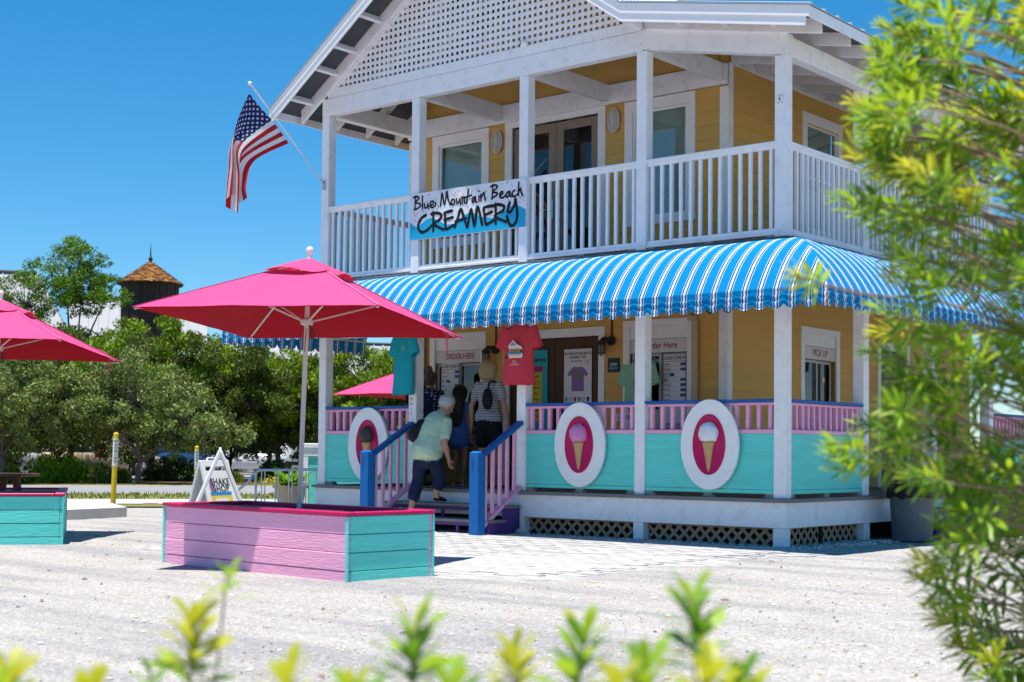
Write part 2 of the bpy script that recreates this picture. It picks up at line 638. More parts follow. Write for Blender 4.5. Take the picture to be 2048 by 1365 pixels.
du0, du1 = UDR[0] + .125, UDR[1] - .125
glazed_leaf(du0 + .01, RX - .003, 3.33, 5.505, TAUPE, GLASS_D, 'balcony_door', 1)
glazed_leaf(RX + .003, du1 - .01, 3.33, 5.505, TAUPE, GLASS_D, 'balcony_door', -1)

# shop double doors: brown, each with a raised panel
df = trim_frame(FR, LDR, head=.12, wd=.10, name='shop_door_frame')
for k, (a, b_) in enumerate(((LDR[0] + .11, RX - .004), (RX + .004, LDR[1] - .11))):
    mb = MB()
    FR.box(mb, a, b_, -.06, -.02, .52, 2.535)
    leaf = mb.build('shop_door', BROWN_DOOR, B)
    mb = MB()
    for (p0, p1, q0, q1) in ((a + .12, b_ - .12, 1.2, 2.42), (a + .12, b_ - .12, .68, 1.08)):
        FR.box(mb, p0, p0 + .03, -.02, -.006, q0, q1)
        FR.box(mb, p1 - .03, p1, -.02, -.006, q0, q1)
        FR.box(mb, p0 + .03, p1 - .03, -.02, -.006, q1 - .03, q1)
        FR.box(mb, p0 + .03, p1 - .03, -.02, -.006, q0, q0 + .03)
    sub('door_moulding', mb.mesh('door_moulding', BROWN_DOOR), leaf)
mb = MB()
FR.box(mb, LDR[0] + .02, LDR[1] - .1, .022, .034, 2.70, 2.86)
mb.build('sign_backing_board', YELLOW, B)

# order windows: tall white frames with panel head, header board, sliding panes, counter
REDTXT = mat('red_vinyl_letters', (.30, .02, .02), .5, var=.05, bump=0)
PANEL_W = mat('white_panel', (.66, .66, .67), .5, var=.04, bump=.06)
BLUE_TAG = mat('blue_price_tag', (.02, .12, .32), .5, bump=0)
GREY_W = mat('grey_white_sash', (.50, .49, .47), .5, var=.05, bump=.05)
def order_window(pl, r, txt, slide_left, txt_h=.085, sx=.8, menu=None, dark=None):
    w_ = trim_frame(pl, r, wd=.10, head=.09, name='order_window')
    u0, u1, z0, z1 = r[0] + .10, r[1] - .10, r[2], r[3] - .09
    mb = MB()
    pl.box(mb, u0, u1, -.02, .006, z1 - .16, z1)
    pl.box(mb, u0 + .05, u1 - .05, .006, .012, z1 - .135, z1 - .03)
    sub('head_panel', mb.mesh('head_panel', WHITE_CLEAN), w_)
    mb = MB()
    pl.box(mb, u0, u1, -.02, .002, z1 - .34, z1 - .165)
    sub('header_board', mb.mesh('header_board', PANEL_W), w_)
    mb = MB()
    mb.text(txt, pl.p((u0 + u1) / 2 + .03, .004, z1 - .25), pl.right, (0, 0, 1), txt_h, sx=sx, bold=.012)
    sub('lettering', mb.mesh('lettering', REDTXT, fix=False), w_)
    zt, zb = z1 - .345, z0 + .06
    um = (u0 + u1) / 2
    mb = MB()
    for (a, b_) in ((u0, um + .02), (um - .02, u1)):
        o = -.03 if a == u0 else -.055
        pl.box(mb, a, a + .04, o - .02, o, zb, zt)
        pl.box(mb, b_ - .04, b_, o - .02, o, zb, zt)
        pl.box(mb, a + .04, b_ - .04, o - .02, o, zt - .04, zt)
        pl.box(mb, a + .04, b_ - .04, o - .02, o, zb, zb + .05)
    sub('sash', mb.mesh('sash', GREY_W), w_)
    mb = MB()
    pl.box(mb, u0 + .03, um, -.044, -.04, zb + .03, zt - .03, 0)
    pl.box(mb, um, u1 - .03, -.069, -.065, zb + .03, zt - .03, 0)
    sub('pane', mb.mesh('pane', GLASS_D), w_)
    mb = MB()
    pl.box(mb, r[0] - .05, r[1] + .05, 0, .24, z0 - .03, z0 + .02)
    sub('counter', mb.mesh('counter', BLUE), w_)
    mb = MB()
    for u in (r[0] + .1, r[1] - .1):
        mb.bar(pl.p(u, .03, z0 - .25), pl.p(u, .2, z0 - .035), .04, .04)
    sub('bracket', mb.mesh('bracket', WHITE), w_)
    return w_
order_window(FR, LW[0], 'ORDER HERE', True)
order_window(FR, LW[1], 'Order Here', True, sx=.85)
order_window(SD, SWl[0], 'PICK UP', True, txt_h=.095, sx=.9)
# side door, glimpsed through the shrub
trim_frame(SD, SDO, head=.12, wd=.10, name='side_door_frame')
mb = MB()
SD.box(mb, SDO[0] + .1, SDO[1] - .1, -.06, -.02, .52, 2.54)
mb.build('side_door', BROWN_DOOR, B)

# --- porch floor, rim boards, skirting lattice
dk = MB()
dk.box(WX0 - .05, .07, -.07, WY, DK - .038, DK)
dk.box(WX1, .07, WY, YB, DK - .038, DK)
dk.build('porch_deck', GREYDECK, B)
mb = MB().box(WX0 - .02, .03, -.03, .01, .197, DK - .04)
mb.build('rim_board', WHITE, B)
MB().box(-.012, .028, .012, YB, .197, DK - .04).build('rim_board', WHITE, B)
MB().box(WX0 - .02, WX0 + .02, .012, YB, .197, DK - .04).build('rim_board', WHITE, B)
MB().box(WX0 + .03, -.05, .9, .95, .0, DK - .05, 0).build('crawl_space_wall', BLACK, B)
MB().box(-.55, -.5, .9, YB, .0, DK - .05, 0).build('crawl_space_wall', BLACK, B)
bolt = MB().lathe([(.0, -.006), (.008, -.005), (.012, .0), (.012, .004)], n=8, axis=1).mesh('bolt_head', WHITE, smooth=True)
for x in PX:
    for z in (.25, .42):
        put('bolt_head', bolt, B, M=Matrix.Translation((x - .07, -.034, z)))
for x in PX:                                            # short piers under the porch
    MB().box(x - PW, x, -.012, .12, 0, .195).build('pier', WHITE, B)
for y in SY[1:]:
    MB().box(-PW + .012, .012, y, y + PW, 0, .195).build('pier', WHITE, B)

def skirt(along, a0, a1, c):
    """diagonal lattice between two piers, each lath a piece"""
    fr = MB()
    if along == 'x':
        fr.box(a0, a1, c + .012, c + .03, .17, .196)
    else:
        fr.box(c - .03, c - .012, a0, a1, .17, .196)
    P = fr.build('skirt_lattice', RAWWOOD, B)
    L = .30
    me = plank_mesh('lath', L, .006, .04, RAWWOOD, .001)
    n = int((a1 - a0) / .135)
    for i in range(n):
        u = a0 + (i + .5) * (a1 - a0) / n
        for sg in (1, -1):
            off = .0035 * sg
            M = Matrix.Translation((u, c + off, .09)) if along == 'x' else Matrix.Translation((c + off, u, .09)) @ Matrix.Rotation(rad(90), 4, 'Z')
            put_sub = sub('lath', me, P, M @ Matrix.Rotation(rad(45 * sg), 4, 'Y'))
for i in range(4):
    if i != 2:
        skirt('x', PX[i + 1] + .01, PX[i] - PW - .01, .09)
skirt('y', .15, SY[1] - .01, -.08)

# --- posts
for i, x in enumerate(PX):
    MB().box(x - PW, x, 0, PW, DK, 3.06, .006).build('lower_post', WHITE, B)
    MB().box(x - PW, x, 0, PW, UD, 5.63 if i else 5.28, .006).build('upper_post', WHITE, B)
for y in SY[1:]:
    MB().box(-PW, 0, y, y + PW, DK, 3.06, .006).build('lower_post', WHITE, B)
    MB().box(-PW, 0, y, y + PW, UD, 5.272, .006).build('upper_post', WHITE, B)

# --- balcony floor
ud = MB()
ud.box(WX0 - .05, .06, -.055, WY, UD - .045, UD)
ud.box(WX1, .06, WY, YB, UD - .045, UD)
ud.build('balcony_deck', mat('dark_deck_edge', (.12, .125, .135), .6, var=.15, bump=.2), B)
MB().box(WX0 + .002, -.002, .004, .05, 3.06, UD - .047).build('balcony_rim_beam', WHITE, B)
MB().box(-.05, -.004, .052, YB, 3.06, UD - .047).build('balcony_rim_beam', WHITE, B)
MB().box(WX0 + .004, WX0 + .05, .052, WY, 3.06, UD - .047).build('balcony_rim_beam', WHITE, B)
for k in range(14):
    x = -.45 - k * .5
    MB().box(x - .02, x + .02, .055, WY - .03, 3.08, UD - .05, 0).build('floor_joist', YELLOW, B)
MB().box(WX0 + .06, -.06, .055, WY - .03, UD - .048, UD - .046, 0).build('balcony_subfloor', YELLOW, B)

# --- balustrades
bal_u = MB().box(-.019, .019, -.019, .019, 0, .86, .003).mesh('baluster', WHITE)
bal_l = MB().box(-.022, .022, -.022, .022, 0, .262, .003).mesh('baluster', PINK)
blk = MB().prism([(-.075, 0), (.075, 0), (.045, .046), (-.045, .046)], 1, -.035, .035).mesh('rail_block', mat('weathered_block', (.34, .30, .27), .85, var=.25, bump=.4))
def T(along, a, c, z):
    return Matrix.Translation((a, c, z)) if along == 'x' else Matrix.Translation((c, a, z)) @ Matrix.Rotation(rad(90), 4, 'Z')
def bx(mb, along, a0, a1, c0, c1, z0, z1, b=.004):
    return mb.box(a0, a1, c0, c1, z0, z1, b) if along == 'x' else mb.box(c0, c1, a0, a1, z0, z1, b)

def balcony_rail(along, a0, a1, c, blocks=True):
    mb = MB()
    bx(mb, along, a0 - .002, a1 + .002, c - .045, c + .045, 4.318, 4.359, .006)
    bx(mb, along, a0, a1, c - .02, c + .02, 4.278, 4.319)
    P = mb.build('balcony_railing', WHITE, B)
    mb = MB()
    bx(mb, along, a0, a1, c - .045, c + .045, 3.339, 3.3765, .005)
    bx(mb, along, a0, a1, c - .02, c + .02, 3.376, 3.418)
    sub('bottom_rail', mb.mesh('bottom_rail', WHITE), P)
    n = max(2, round((a1 - a0) / .124))
    for i in range(n):
        sub('baluster', bal_u, P, T(along, a0 + (i + .5) * (a1 - a0) / n + R.uniform(-.003, .003), c, 3.419) @ Matrix.Rotation(R.uniform(-.005, .005), 4, 'Y') @ Matrix.Rotation(R.uniform(-.03, .03), 4, 'Z'))
    if blocks:
        for a in (a0 + .06, (a0 + a1) / 2, a1 - .06):
            sub('rail_block', blk, P, T(along, a, c, UD - .003) @ Matrix.Diagonal((1, 1, .66, 1)))

def porch_rail(along, a0, a1, c, out):
    """out: +1 if the outer face lies towards +c, -1 towards -c"""
    mb = MB()
    bx(mb, along, a0 - .004, a1 + .004, c - .062, c + .062, 1.545, 1.579, .006)
    P = mb.build('porch_railing', BLUE, B)
    mb = MB()
    bx(mb, along, a0, a1, c - .022, c + .022, 1.514, 1.544)
    bx(mb, along, a0, a1, c - .05, c + .05, 1.208, 1.252, .005)
    sub('pink_rail', mb.mesh('pink_rail', PINK), P)
    mb = MB()
    o = c + out * .018
    bx(mb, along, a0, a1, min(o, o + out * .016), max(o, o + out * .016), .602, 1.2065, .002)
    bx(mb, along, a0, a1, min(c, c + out * .046), max(c, c + out * .046), .556, .600, .004)
    sub('turquoise_panel', mb.mesh('turquoise_panel', TURQ), P)
    n = max(2, round((a1 - a0) / .137))
    for i in range(n):
        sub('baluster', bal_l, P, T(along, a0 + (i + .5) * (a1 - a0) / n + R.uniform(-.003, .003), c, 1.2525) @ Matrix.Rotation(R.uniform(-.01, .01), 4, 'Y') @ Matrix.Rotation(R.uniform(-.04, .04), 4, 'Z'))
    for a in (a0 + .06, (a0 + a1) / 2, a1 - .06):
        sub('rail_block', blk, P, T(along, a, c, DK))

for i in range(4):
    a0, a1 = PX[i + 1] + .0, PX[i] - PW
    balcony_rail('x', a0, a1, .052)
    if i != 2:
        porch_rail('x', a0, a1, .062, -1)
for i in range(4):
    balcony_rail('y', SY[i] + PW, SY[i + 1], -.052)
    if i not in (1, 2):
        porch_rail('y', SY[i] + PW, SY[i + 1], -.062, 1)
balcony_rail('y', PW, WY - .03, WX0 + .06)
porch_rail('y', PW, WY - .03, WX0 + .07, -1)

# --- beams over the balcony
MB().box(WX0 - .002, PX[1] - .06, -.006, .13, 5.632, 5.868, .005).build('front_beam', WHITE, B)
x0, x1 = PX[1] - .058, .012
zb = lambda x: 5.636 - .2036 * (x - PX[1])
MB().prism([(x0, zb(x0)), (x1, zb(x1)), (x1, zb(x1) + .236), (x0, zb(x0) + .236)], 1, -.008, .128).build('raked_beam', WHITE, B)
MB().box(-.125, .012, .13, YB, 5.274, 5.482, .005).build('side_beam', WHITE, B)
for x in PX[1:]:
    xx = (x - PW, x) if x == PX[4] else (x - .115, x - .025)
    MB().box(xx[0], xx[1], .131, 1.715, 5.634, 5.862, .005).build('cross_beam', WHITE, B)
MB().box(WX0, WX1 + .02, 1.717, 1.775, 5.60, 5.855, .004).build('wall_header', WHITE, B)
MB().box(WX1 + .003, WX1 + .03, WY + .11, YB, 5.86, 5.975, .003).build('frieze_board', WHITE, B)
for (x, z) in ((PX[1] - .075, 5.83), (PX[1] - .075, 5.70), (-.085, 5.44), (-.085, 5.35), (PX[4] - .04, 5.83), (PX[4] - .04, 5.70), (PX[2] - .07, 5.72), (PX[3] - .07, 5.80)):
    put('bolt_head', bolt, B, M=Matrix.Translation((x, -.011, z)))

# --- gable front: frame, square lattice of single laths
gz0 = 5.872
lat_z0, sl = 5.985, .688
hw = lambda z: (RZ - .26 - z) / sl                       # half width of the lattice opening
fr = MB()
fr.box(WX0 + .10, PX[1] - .08, -.004, .05, gz0, lat_z0 + .012)
for sg in (-1, 1):
    za = lat_z0 + .013
    pts = []
    for (x, dz) in ((RX + sg * hw(za), 0), (RX, None)):
        pass
    e0, e1 = RX + sg * (hw(za) - .02), RX + sg * (hw(za) + .20)
    zt = RZ - .26 + .014
    fr.prism([(e0, za), (e1, za), (RX, zt + .135), (RX, zt - .0)] if sg < 0 else [(e1, za), (e0, za), (RX, zt), (RX, zt + .135)], 1, -.001 if sg < 0 else -.003, .045)
GL = fr.build('gable_lattice_frame', WHITE, B)
n = 0
z = lat_z0 + .075
while hw(z) > .06:
    L = 2 * hw(z) + .02
    sub('lath', plank_mesh('lath', L, .007, .046, WHITE, .001), GL, Matrix.Translation((RX, .016, z + R.uniform(-.003, .003))) @ Matrix.Rotation(R.uniform(-.0012, .0012), 4, 'Y'))
    z += .0855
x = RX - hw(lat_z0) + .05
while x < RX + hw(lat_z0) - .02:
    zz = RZ - .26 - abs(x - RX) * sl
    if zz - lat_z0 > .05:
        me = MB().box(-.023, .023, -.0035, .0035, lat_z0, zz + .02, .001).mesh('lath', WHITE)
        sub('lath', me, GL, Matrix.Translation((x + R.uniform(-.003, .003), .0245, 0)))
    x += .0855

# --- roof: metal sheet, dark deck beneath, rafters, lookouts, fascias
def roof_sheet(xa, xb, zf, name, ribs):
    d = 1 if xb > xa else -1
    mb = MB()
    mb.prism([(xa, zf(xa)), (xb, zf(xb)), (xb, zf(xb) - .009), (xa, zf(xa) - .009)], 1, OV - .014, YB + .5)
    P = mb.build(name, METALROOF, B)
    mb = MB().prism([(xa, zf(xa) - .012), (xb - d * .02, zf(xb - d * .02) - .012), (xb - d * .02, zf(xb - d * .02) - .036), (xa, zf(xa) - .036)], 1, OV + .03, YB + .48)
    sub('roof_underside', mb.mesh('roof_underside', GREYDARK), P)
    y = OV + .02
    while y < YB + .5:
        mb = MB()
        mb.bar((xa, y, zf(xa) + .009), (xb + d * .004, y, zf(xb + d * .004) + .009), .035, .018, up=(0, 0, 1))
        sub('roof_rib', mb.mesh('roof_rib', METALROOF), P)
        y += .3
    return P
roof_sheet(RX, -7.775, zt_l, 'left_roof', 1)
roof_sheet(RX, -1.80, zt_r, 'right_roof', 1)
roof_sheet(-1.80, .575, zt_s, 'shed_roof', 1)
MB().bar((RX, OV - .02, RZ + .02), (RX, YB + .5, RZ + .02), .25, .02).build('ridge_cap', METALROOF, B)

def rake(xa, xb, zf, tail):
    """two stepped fascia boards along the sloping front edge"""
    for (y0, y1, t, b_, dx) in ((OV, OV + .024, -.012, -.128, 0), (OV + .010, OV + .034, -.129, -.222, -.05 * tail)):
        e = xb + dx
        MB().prism([(xa, zf(xa) + b_), (e, zf(e) + b_), (e, zf(e) + t), (xa, zf(xa) + t)], 1, y0, y1).build('rake_fascia', WHITE_CLEAN, B)
rake(RX, -7.755, zt_l, -1)
rake(RX, -1.80, zt_r, 0)
rake(-1.80, .555, zt_s, 1)
MB().box(-7.757, -7.733, OV + .026, YB + .45, zt_l(-7.755) - .125, zt_l(-7.755) - .012).build('eave_fascia', WHITE, B)
MB().box(.533, .557, OV + .026, YB + .45, zt_s(.555) - .128, zt_s(.555) - .012).build('eave_fascia', WHITE, B)

def rafter(xa, xb, zf, y, wd=.045, dep=.165, name='rafter'):
    MB().prism([(xa, zf(xa) - .038 - dep), (xb, zf(xb) - .038 - dep), (xb, zf(xb) - .038), (xa, zf(xa) - .038)], 1, y, y + wd).build(name, WHITE, B)
rafter(RX, -7.63, zt_l, -.056, .05, .185, 'barge_rafter')
rafter(RX, -1.83, zt_r, -.056, .05, .185, 'barge_rafter')
rafter(-1.80, .43, zt_s, -.056, .05, .155, 'barge_rafter')
for k in range(1, 16):
    y = k * .61
    rafter(RX, -7.63, zt_l, y)
    if y < YB:
        rafter(-1.78, .43, zt_s, y, dep=.14)
for (xs, zf, sgn) in (((-7.45, -6.96, -6.60, -6.12, -5.62, -5.12), zt_l, 1), ((-3.94, -3.44, -2.94, -2.44), zt_r, -1)):
    for x in xs:
        u = Vector((1, 0, .688 * sgn)).normalized()
        nrm = Vector((-.688 * sgn, 0, 1)).normalized()
        c = Vector((x, (OV + .036 - .058) / 2, zf(x) - .038)) - nrm * .055
        MB().obb(c, (u, Vector((0, 1, 0)), nrm), (.022, (-.058 - OV - .036) / 2, .05), .003).build('lookout', WHITE, B)
for x in (-1.3, -.7, -.1):
    MB().box(x - .022, x + .022, OV + .036, -.058, zt_s(x) - .14, zt_s(x) - .04, .003).build('lookout', WHITE, B)

# --- wall fittings
OVAL = mat('cream_light_housing', (.62, .60, .53), .4, var=.05, bump=.05)
FROST = mat('frosted_lens', (.55, .56, .52), .25, var=.05, bump=.05)
for x, z in ((-5.546, 5.364), (-3.527, 5.381)):
    mb = MB().lathe([(.0, .075), (.055, .07), (.075, .055), (.082, 0)], (x, WY - .022, z), 20, 1, 1.9, axis=2)
    # lathe about z, then laid against the wall
    mb.v = [(x + (a - x), WY - .022 - (c - z), z + (b_ - (WY - .022))) for (a, b_, c) in mb.v]
    P = mb.build('bulkhead_light', FROST, B, smooth=50)
    mb = MB()
    ring = [(x + .084 * math.cos(t), WY - .045, z + .16 * math.sin(t)) for t in [2 * math.pi * k / 24 for k in range(25)]]
    mb.tube(ring, .014, 8, cap=False)
    ring2 = [(x + .045 * math.cos(t), WY - .10, z + .115 * math.sin(t)) for t in [2 * math.pi * k / 24 for k in range(25)]]
    mb.tube(ring2, .009, 6, cap=False)
    sub('light_ring', mb.mesh('light_ring', OVAL, smooth=True), P)
CAGE = mat('dark_bronze_fitting', (.035, .03, .025), .5, var=.2, bump=.2)
JAR = mat('jar_glass', (.32, .30, .22), .15, var=.1, bump=.05)
for x, z in ((-5.64, 2.39), (-3.64, 2.43)):
    xx = x + .10
    mb = MB().tube([(xx, WY - .035, 3.1), (xx, WY - .035, z + .06)], .012, 8)
    mb.lathe([(.02, .0), (.06, .0), (.06, .045), (.03, .05)], (xx, WY - .07, z + .03), 12, axis=1)
    mb.tube([(xx, WY - .06, z + .03), (xx - .06, WY - .12, z + .06), (x, WY - .13, z + .03)], .028, 10)
    mb.lathe([(.02, .04), (.055, .03), (.06, -.02), (.045, -.03)], (x, WY - .13, z), 14)
    P = mb.build('caged_wall_light', CAGE, B, smooth=40)
    mb = MB().lathe([(.04, -.03), (.042, -.10), (.03, -.145), (.0, -.15)], (x, WY - .13, z), 14, cap=False)
    sub('glass_jar', mb.mesh('glass_jar', JAR, smooth=True), P)
    mb = MB()
    for k in range(6):
        a = k * math.pi / 3
        mb.tube([(x + .056 * math.cos(a), WY - .13 + .056 * math.sin(a), z - .02), (x + .054 * math.cos(a), WY - .13 + .054 * math.sin(a), z - .13), (x, WY - .13, z - .175)], .004, 5)
    for hh in (-.05, -.09, -.13):
        mb.tube([(x + .056 * math.cos(t), WY - .13 + .056 * math.sin(t), z + hh) for t in [2 * math.pi * k / 14 for k in range(15)]], .004, 5, cap=False)
    sub('cage', mb.mesh('cage', CAGE), P)
mb = MB()
for x in (-2.235,):
    mb.tube([(x, WY - .06, .55), (x, WY - .06, 2.62), (x - .02, WY - .05, 2.69), (x - .1, WY - .04, 2.71)], .045, 12)
mb.build('downspout', mat('tan_downspout', (.52, .42, .27), .5, var=.08, bump=.08), B, smooth=40)
MB().tube([(-6.93, WY - .06, .55), (-6.93, WY - .06, 2.95)], .05, 12).build('downspout', mat('grey_downspout', (.34, .33, .31), .5, var=.1, bump=.08), B, smooth=40)
for dx, ax in ((-.10, -1), (.12, 1)):
    c = Vector((WX1 + dx, WY - .16, 2.80))
    d = Vector((.3 * ax, -.8, -.45)).normalized()
    mb = MB().tube([c - d * .07, c - d * .02, c + d * .06, c + d * .075], [.025, .04, .062, .06], 14)
    mb.tube([c - d * .05, (WX1 + .01, WY - .04, 2.86)], .012, 6)
    mb.build('flood_light', CAGE, B, smooth=40)
# camera on the lattice, little plate on the corner post
mb = MB().lathe([(.0, -.05), (.03, -.045), (.042, -.02), (.045, .02), (.03, .03)], (-3.60, -.045, 6.01), 14, axis=1)
cm = mb.build('security_camera', WHITE_CLEAN, B, smooth=50)
mb = MB()
for dz in (-.012, .016):
    mb.lathe([(.0, -.012), (.009, -.008), (.01, .0)], (-3.615, -.09, 6.01 + dz), 10, axis=1)
sub('lens', mb.mesh('lens', BLACK), cm)
mb = MB().box(-.095, -.045, -.014, -.001, 4.75, 4.84, .003)
pl_ = mb.build('speaker_bracket_plate', WHITE_CLEAN, B)
mb = MB()
for dx in (-.088, -.052):
    for dz in (4.757, 4.833):
        mb.lathe([(.0, -.004), (.005, -.003), (.006, 0)], (dx, -.0145, dz), 8, axis=1)
mb.box(-.076, -.064, -.019, -.014, 4.78, 4.815, .001)
sub('screw', mb.mesh('screw', BLACK), pl_)
mb = MB()
mb.text('O', (PX[3] - .085, -.003, 1.66), (1, 0, 0), (0, 0, 1), .036, bold=.01)
mb.text('N', (PX[3] - .085, -.003, 1.60), (1, 0, 0), (0, 0, 1), .036, bold=.01)
mb.text('L', (PX[3] - .085, -.003, 1.54), (1, 0, 0), (0, 0, 1), .036, bold=.01)
mb.text('Y', (PX[3] - .085, -.003, 1.48), (1, 0, 0), (0, 0, 1), .036, bold=.01)
mb.build('post_lettering', INK, B, fix=False)

# ------------------------------------------------------------------ front steps
ST = thing('porch_stairs', 'grey and purple porch steps with blue newels and pink balusters', 'stairs', (-4.5, -.45, 0))
SX0, SX1 = -5.66, -3.56
for k, (z, y0, y1) in enumerate(((.34, -.36, -.072), (.17, -.66, -.34))):
    for j in range(2):
        w2 = (y1 - y0) / 2
        MB().box(SX0, SX1, y0 + j * w2 + .003, y0 + (j + 1) * w2 - .003, z - .036, z).build('tread', GREYDECK, ST)
    MB().box(SX0 + .05, SX1 - .04, y0 + .04, y0 + .075, z - .078, z - .038).build('tread_support', PURPLE, ST)
    for x in (SX0 + .07, SX0 + .55, RX - .1, SX1 - .55, SX1 - .06):
        MB().box(x - .02, x + .02, y0 + .042, y0 + .073, z - .168, z - .079).build('riser_post', PURPLE, ST)
for x in (SX0 + .02, SX1 - .045):
    MB().prism([(-.075, .06), (-.075, .30), (-.36, .30), (-.38, .135), (-.66, .133), (-.67, .0), (-.30, .0)], 0, x, x + .03).build('stringer', PURPLE, ST)
for sx in (PX[3] - PW, PX[2] - PW):
    nw = MB().box(sx, sx + PW, -.87, -.73, -.02, .965, .006).build('newel_post', BLUE, ST)
    mb = MB()
    c = Vector((sx + PW / 2, -.80, 0))
    h_ = PW / 2
    mb.add([(c.x - h_, c.y - h_, .9655), (c.x + h_, c.y - h_, .9655), (c.x + h_, c.y + h_, .9655), (c.x - h_, c.y + h_, .9655),
            (c.x - h_ + .03, c.y - h_ + .03, .99), (c.x + h_ - .03, c.y - h_ + .03, .99), (c.x + h_ - .03, c.y + h_ - .03, .99), (c.x - h_ + .03, c.y + h_ - .03, .99)],
           [(0, 1, 5, 4), (1, 2, 6, 5), (2, 3, 7, 6), (3, 0, 4, 7), (4, 5, 6, 7), (3, 2, 1, 0)])
    sub('newel_cap', mb.mesh('newel_cap', BLUE), nw)
    mb = MB().tube([(sx + .06, -.872, .885), (sx + .06, -.89, .88), (sx + .06, -.892, .895)], .004, 5)
    mb.tube([(sx + .06, -.888, .88), (sx + .052, -.884, .82), (sx + .06, -.880, .765), (sx + .068, -.882, .81), (sx + .062, -.888, .88)], .002, 4)
    sub('hook', mb.mesh('hook', CAGE), nw)
    xc = sx + PW / 2
    MB().bar((xc, -.73, .935), (xc, -.004, 1.345), .088, .05).build('handrail', BLUE, ST)
    MB().bar((xc, -.73, .09), (xc, -.02, .555), .085, .045).build('bottom_rail', PINK, ST)
    for k in range(5):
        y = -.66 + k * .135
        t = (y + .73) / .726
        MB().box(xc - .019, xc + .019, y - .019, y + .019, .115 + .655 * (y + .73), .905 + .565 * (y + .73), .003).build('baluster', PINK, ST)

# ------------------------------------------------------------------ hand lettering of the balcony sign (metres on its board)
THIN = [[(-5.419, 4.312), (-5.427, 4.139)], [(-5.456, 4.3), (-5.414, 4.315), (-5.361, 4.298), (-5.359, 4.277), (-5.413, 4.234), (-5.344, 4.211), (-5.326, 4.183), (-5.37, 4.155), (-5.441, 4.14)], [(-5.293, 4.306), (-5.294, 4.225), (-5.291, 4.137)], [(-5.255, 4.2), (-5.25, 4.148), (-5.22, 4.147), (-5.2, 4.177), (-5.195, 4.194), (-5.181, 4.129)], [(-5.154, 4.163), (-5.097, 4.188), (-5.105, 4.219), (-5.144, 4.21), (-5.155, 4.159), (-5.114, 4.138), (-5.066, 4.16), (-5.058, 4.195)], [(-4.972, 4.142), (-4.961, 4.229), (-4.945, 4.304), (-4.902, 4.154), (-4.864, 4.318), (-4.847, 4.239), (-4.805, 4.143)], [(-4.771, 4.208), (-4.79, 4.169), (-4.764, 4.136), (-4.728, 4.157), (-4.737, 4.196), (-4.771, 4.208)], [(-4.698, 4.208), (-4.691, 4.155), (-4.662, 4.155), (-4.643, 4.191), (-4.637, 4.203), (-4.626, 4.125)], [(-4.603, 4.222), (-4.596, 4.137)], [(-4.6, 4.187), (-4.568, 4.217), (-4.557, 4.199), (-4.56, 4.149), (-4.544, 4.137)], [(-4.495, 4.305), (-4.509, 4.218), (-4.522, 4.133)], [(-4.557, 4.207), (-4.494, 4.215), (-4.44, 4.227)], [(-4.383, 4.199), (-4.422, 4.185), (-4.43, 4.144), (-4.402, 4.135), (-4.381, 4.186), (-4.375, 4.198), (-4.365, 4.139), (-4.349, 4.124)], [(-4.317, 4.201), (-4.316, 4.132)], [(-4.32, 4.267), (-4.317, 4.263)], [(-4.288, 4.217), (-4.281, 4.136)], [(-4.282, 4.175), (-4.239, 4.235), (-4.227, 4.206), (-4.211, 4.134)], [(-4.086, 4.318), (-4.098, 4.141)], [(-4.124, 4.297), (-4.076, 4.315), (-4.016, 4.294), (-4.028, 4.268), (-4.092, 4.226), (-4.027, 4.212), (-4.017, 4.187), (-4.106, 4.145)], [(-3.977, 4.17), (-3.924, 4.192), (-3.941, 4.219), (-3.973, 4.188), (-3.961, 4.143), (-3.912, 4.142), (-3.872, 4.173)], [(-3.825, 4.205), (-3.863, 4.185), (-3.866, 4.143), (-3.832, 4.144), (-3.818, 4.191), (-3.814, 4.202), (-3.802, 4.15), (-3.781, 4.136)], [(-3.732, 4.209), (-3.771, 4.188), (-3.761, 4.138), (-3.723, 4.137), (-3.684, 4.16)], [(-3.669, 4.301), (-3.672, 4.141)], [(-3.67, 4.182), (-3.645, 4.22), (-3.633, 4.195), (-3.609, 4.132)]]
BOLD = [[(-5.227, 4.05), (-5.305, 4.018), (-5.364, 3.933), (-5.344, 3.862), (-5.286, 3.833), (-5.198, 3.854), (-5.09, 3.93)], [(-5.096, 4.075), (-5.094, 3.83)], [(-5.134, 4.052), (-5.072, 4.061), (-4.995, 4.05), (-4.951, 4.014), (-4.993, 3.965), (-5.083, 3.92), (-4.918, 3.832)], [(-4.769, 4.061), (-4.891, 4.048), (-4.894, 4.017), (-4.883, 3.918), (-4.869, 3.835), (-4.747, 3.874)], [(-4.901, 3.956), (-4.758, 3.977)], [(-4.723, 3.846), (-4.67, 3.965), (-4.619, 4.066), (-4.565, 3.947), (-4.51, 3.828)], [(-4.709, 3.916), (-4.53, 3.942)], [(-4.503, 3.828), (-4.447, 4.047), (-4.385, 3.831), (-4.339, 4.07), (-4.257, 3.834)], [(-4.09, 4.055), (-4.225, 4.047), (-4.232, 4.002), (-4.212, 3.898), (-4.188, 3.832), (-4.069, 3.873)], [(-4.226, 3.951), (-4.099, 3.979)], [(-4.039, 4.072), (-4.036, 3.828)], [(-4.082, 4.047), (-4.023, 4.063), (-3.939, 4.047), (-3.899, 4.02), (-3.929, 3.971), (-4.052, 3.918), (-3.868, 3.834)], [(-3.814, 4.063), (-3.845, 3.979), (-3.824, 3.946), (-3.785, 3.96), (-3.731, 4.04), (-3.721, 4.097), (-3.691, 3.934), (-3.701, 3.834), (-3.756, 3.777), (-3.813, 3.801), (-3.854, 3.9)]]
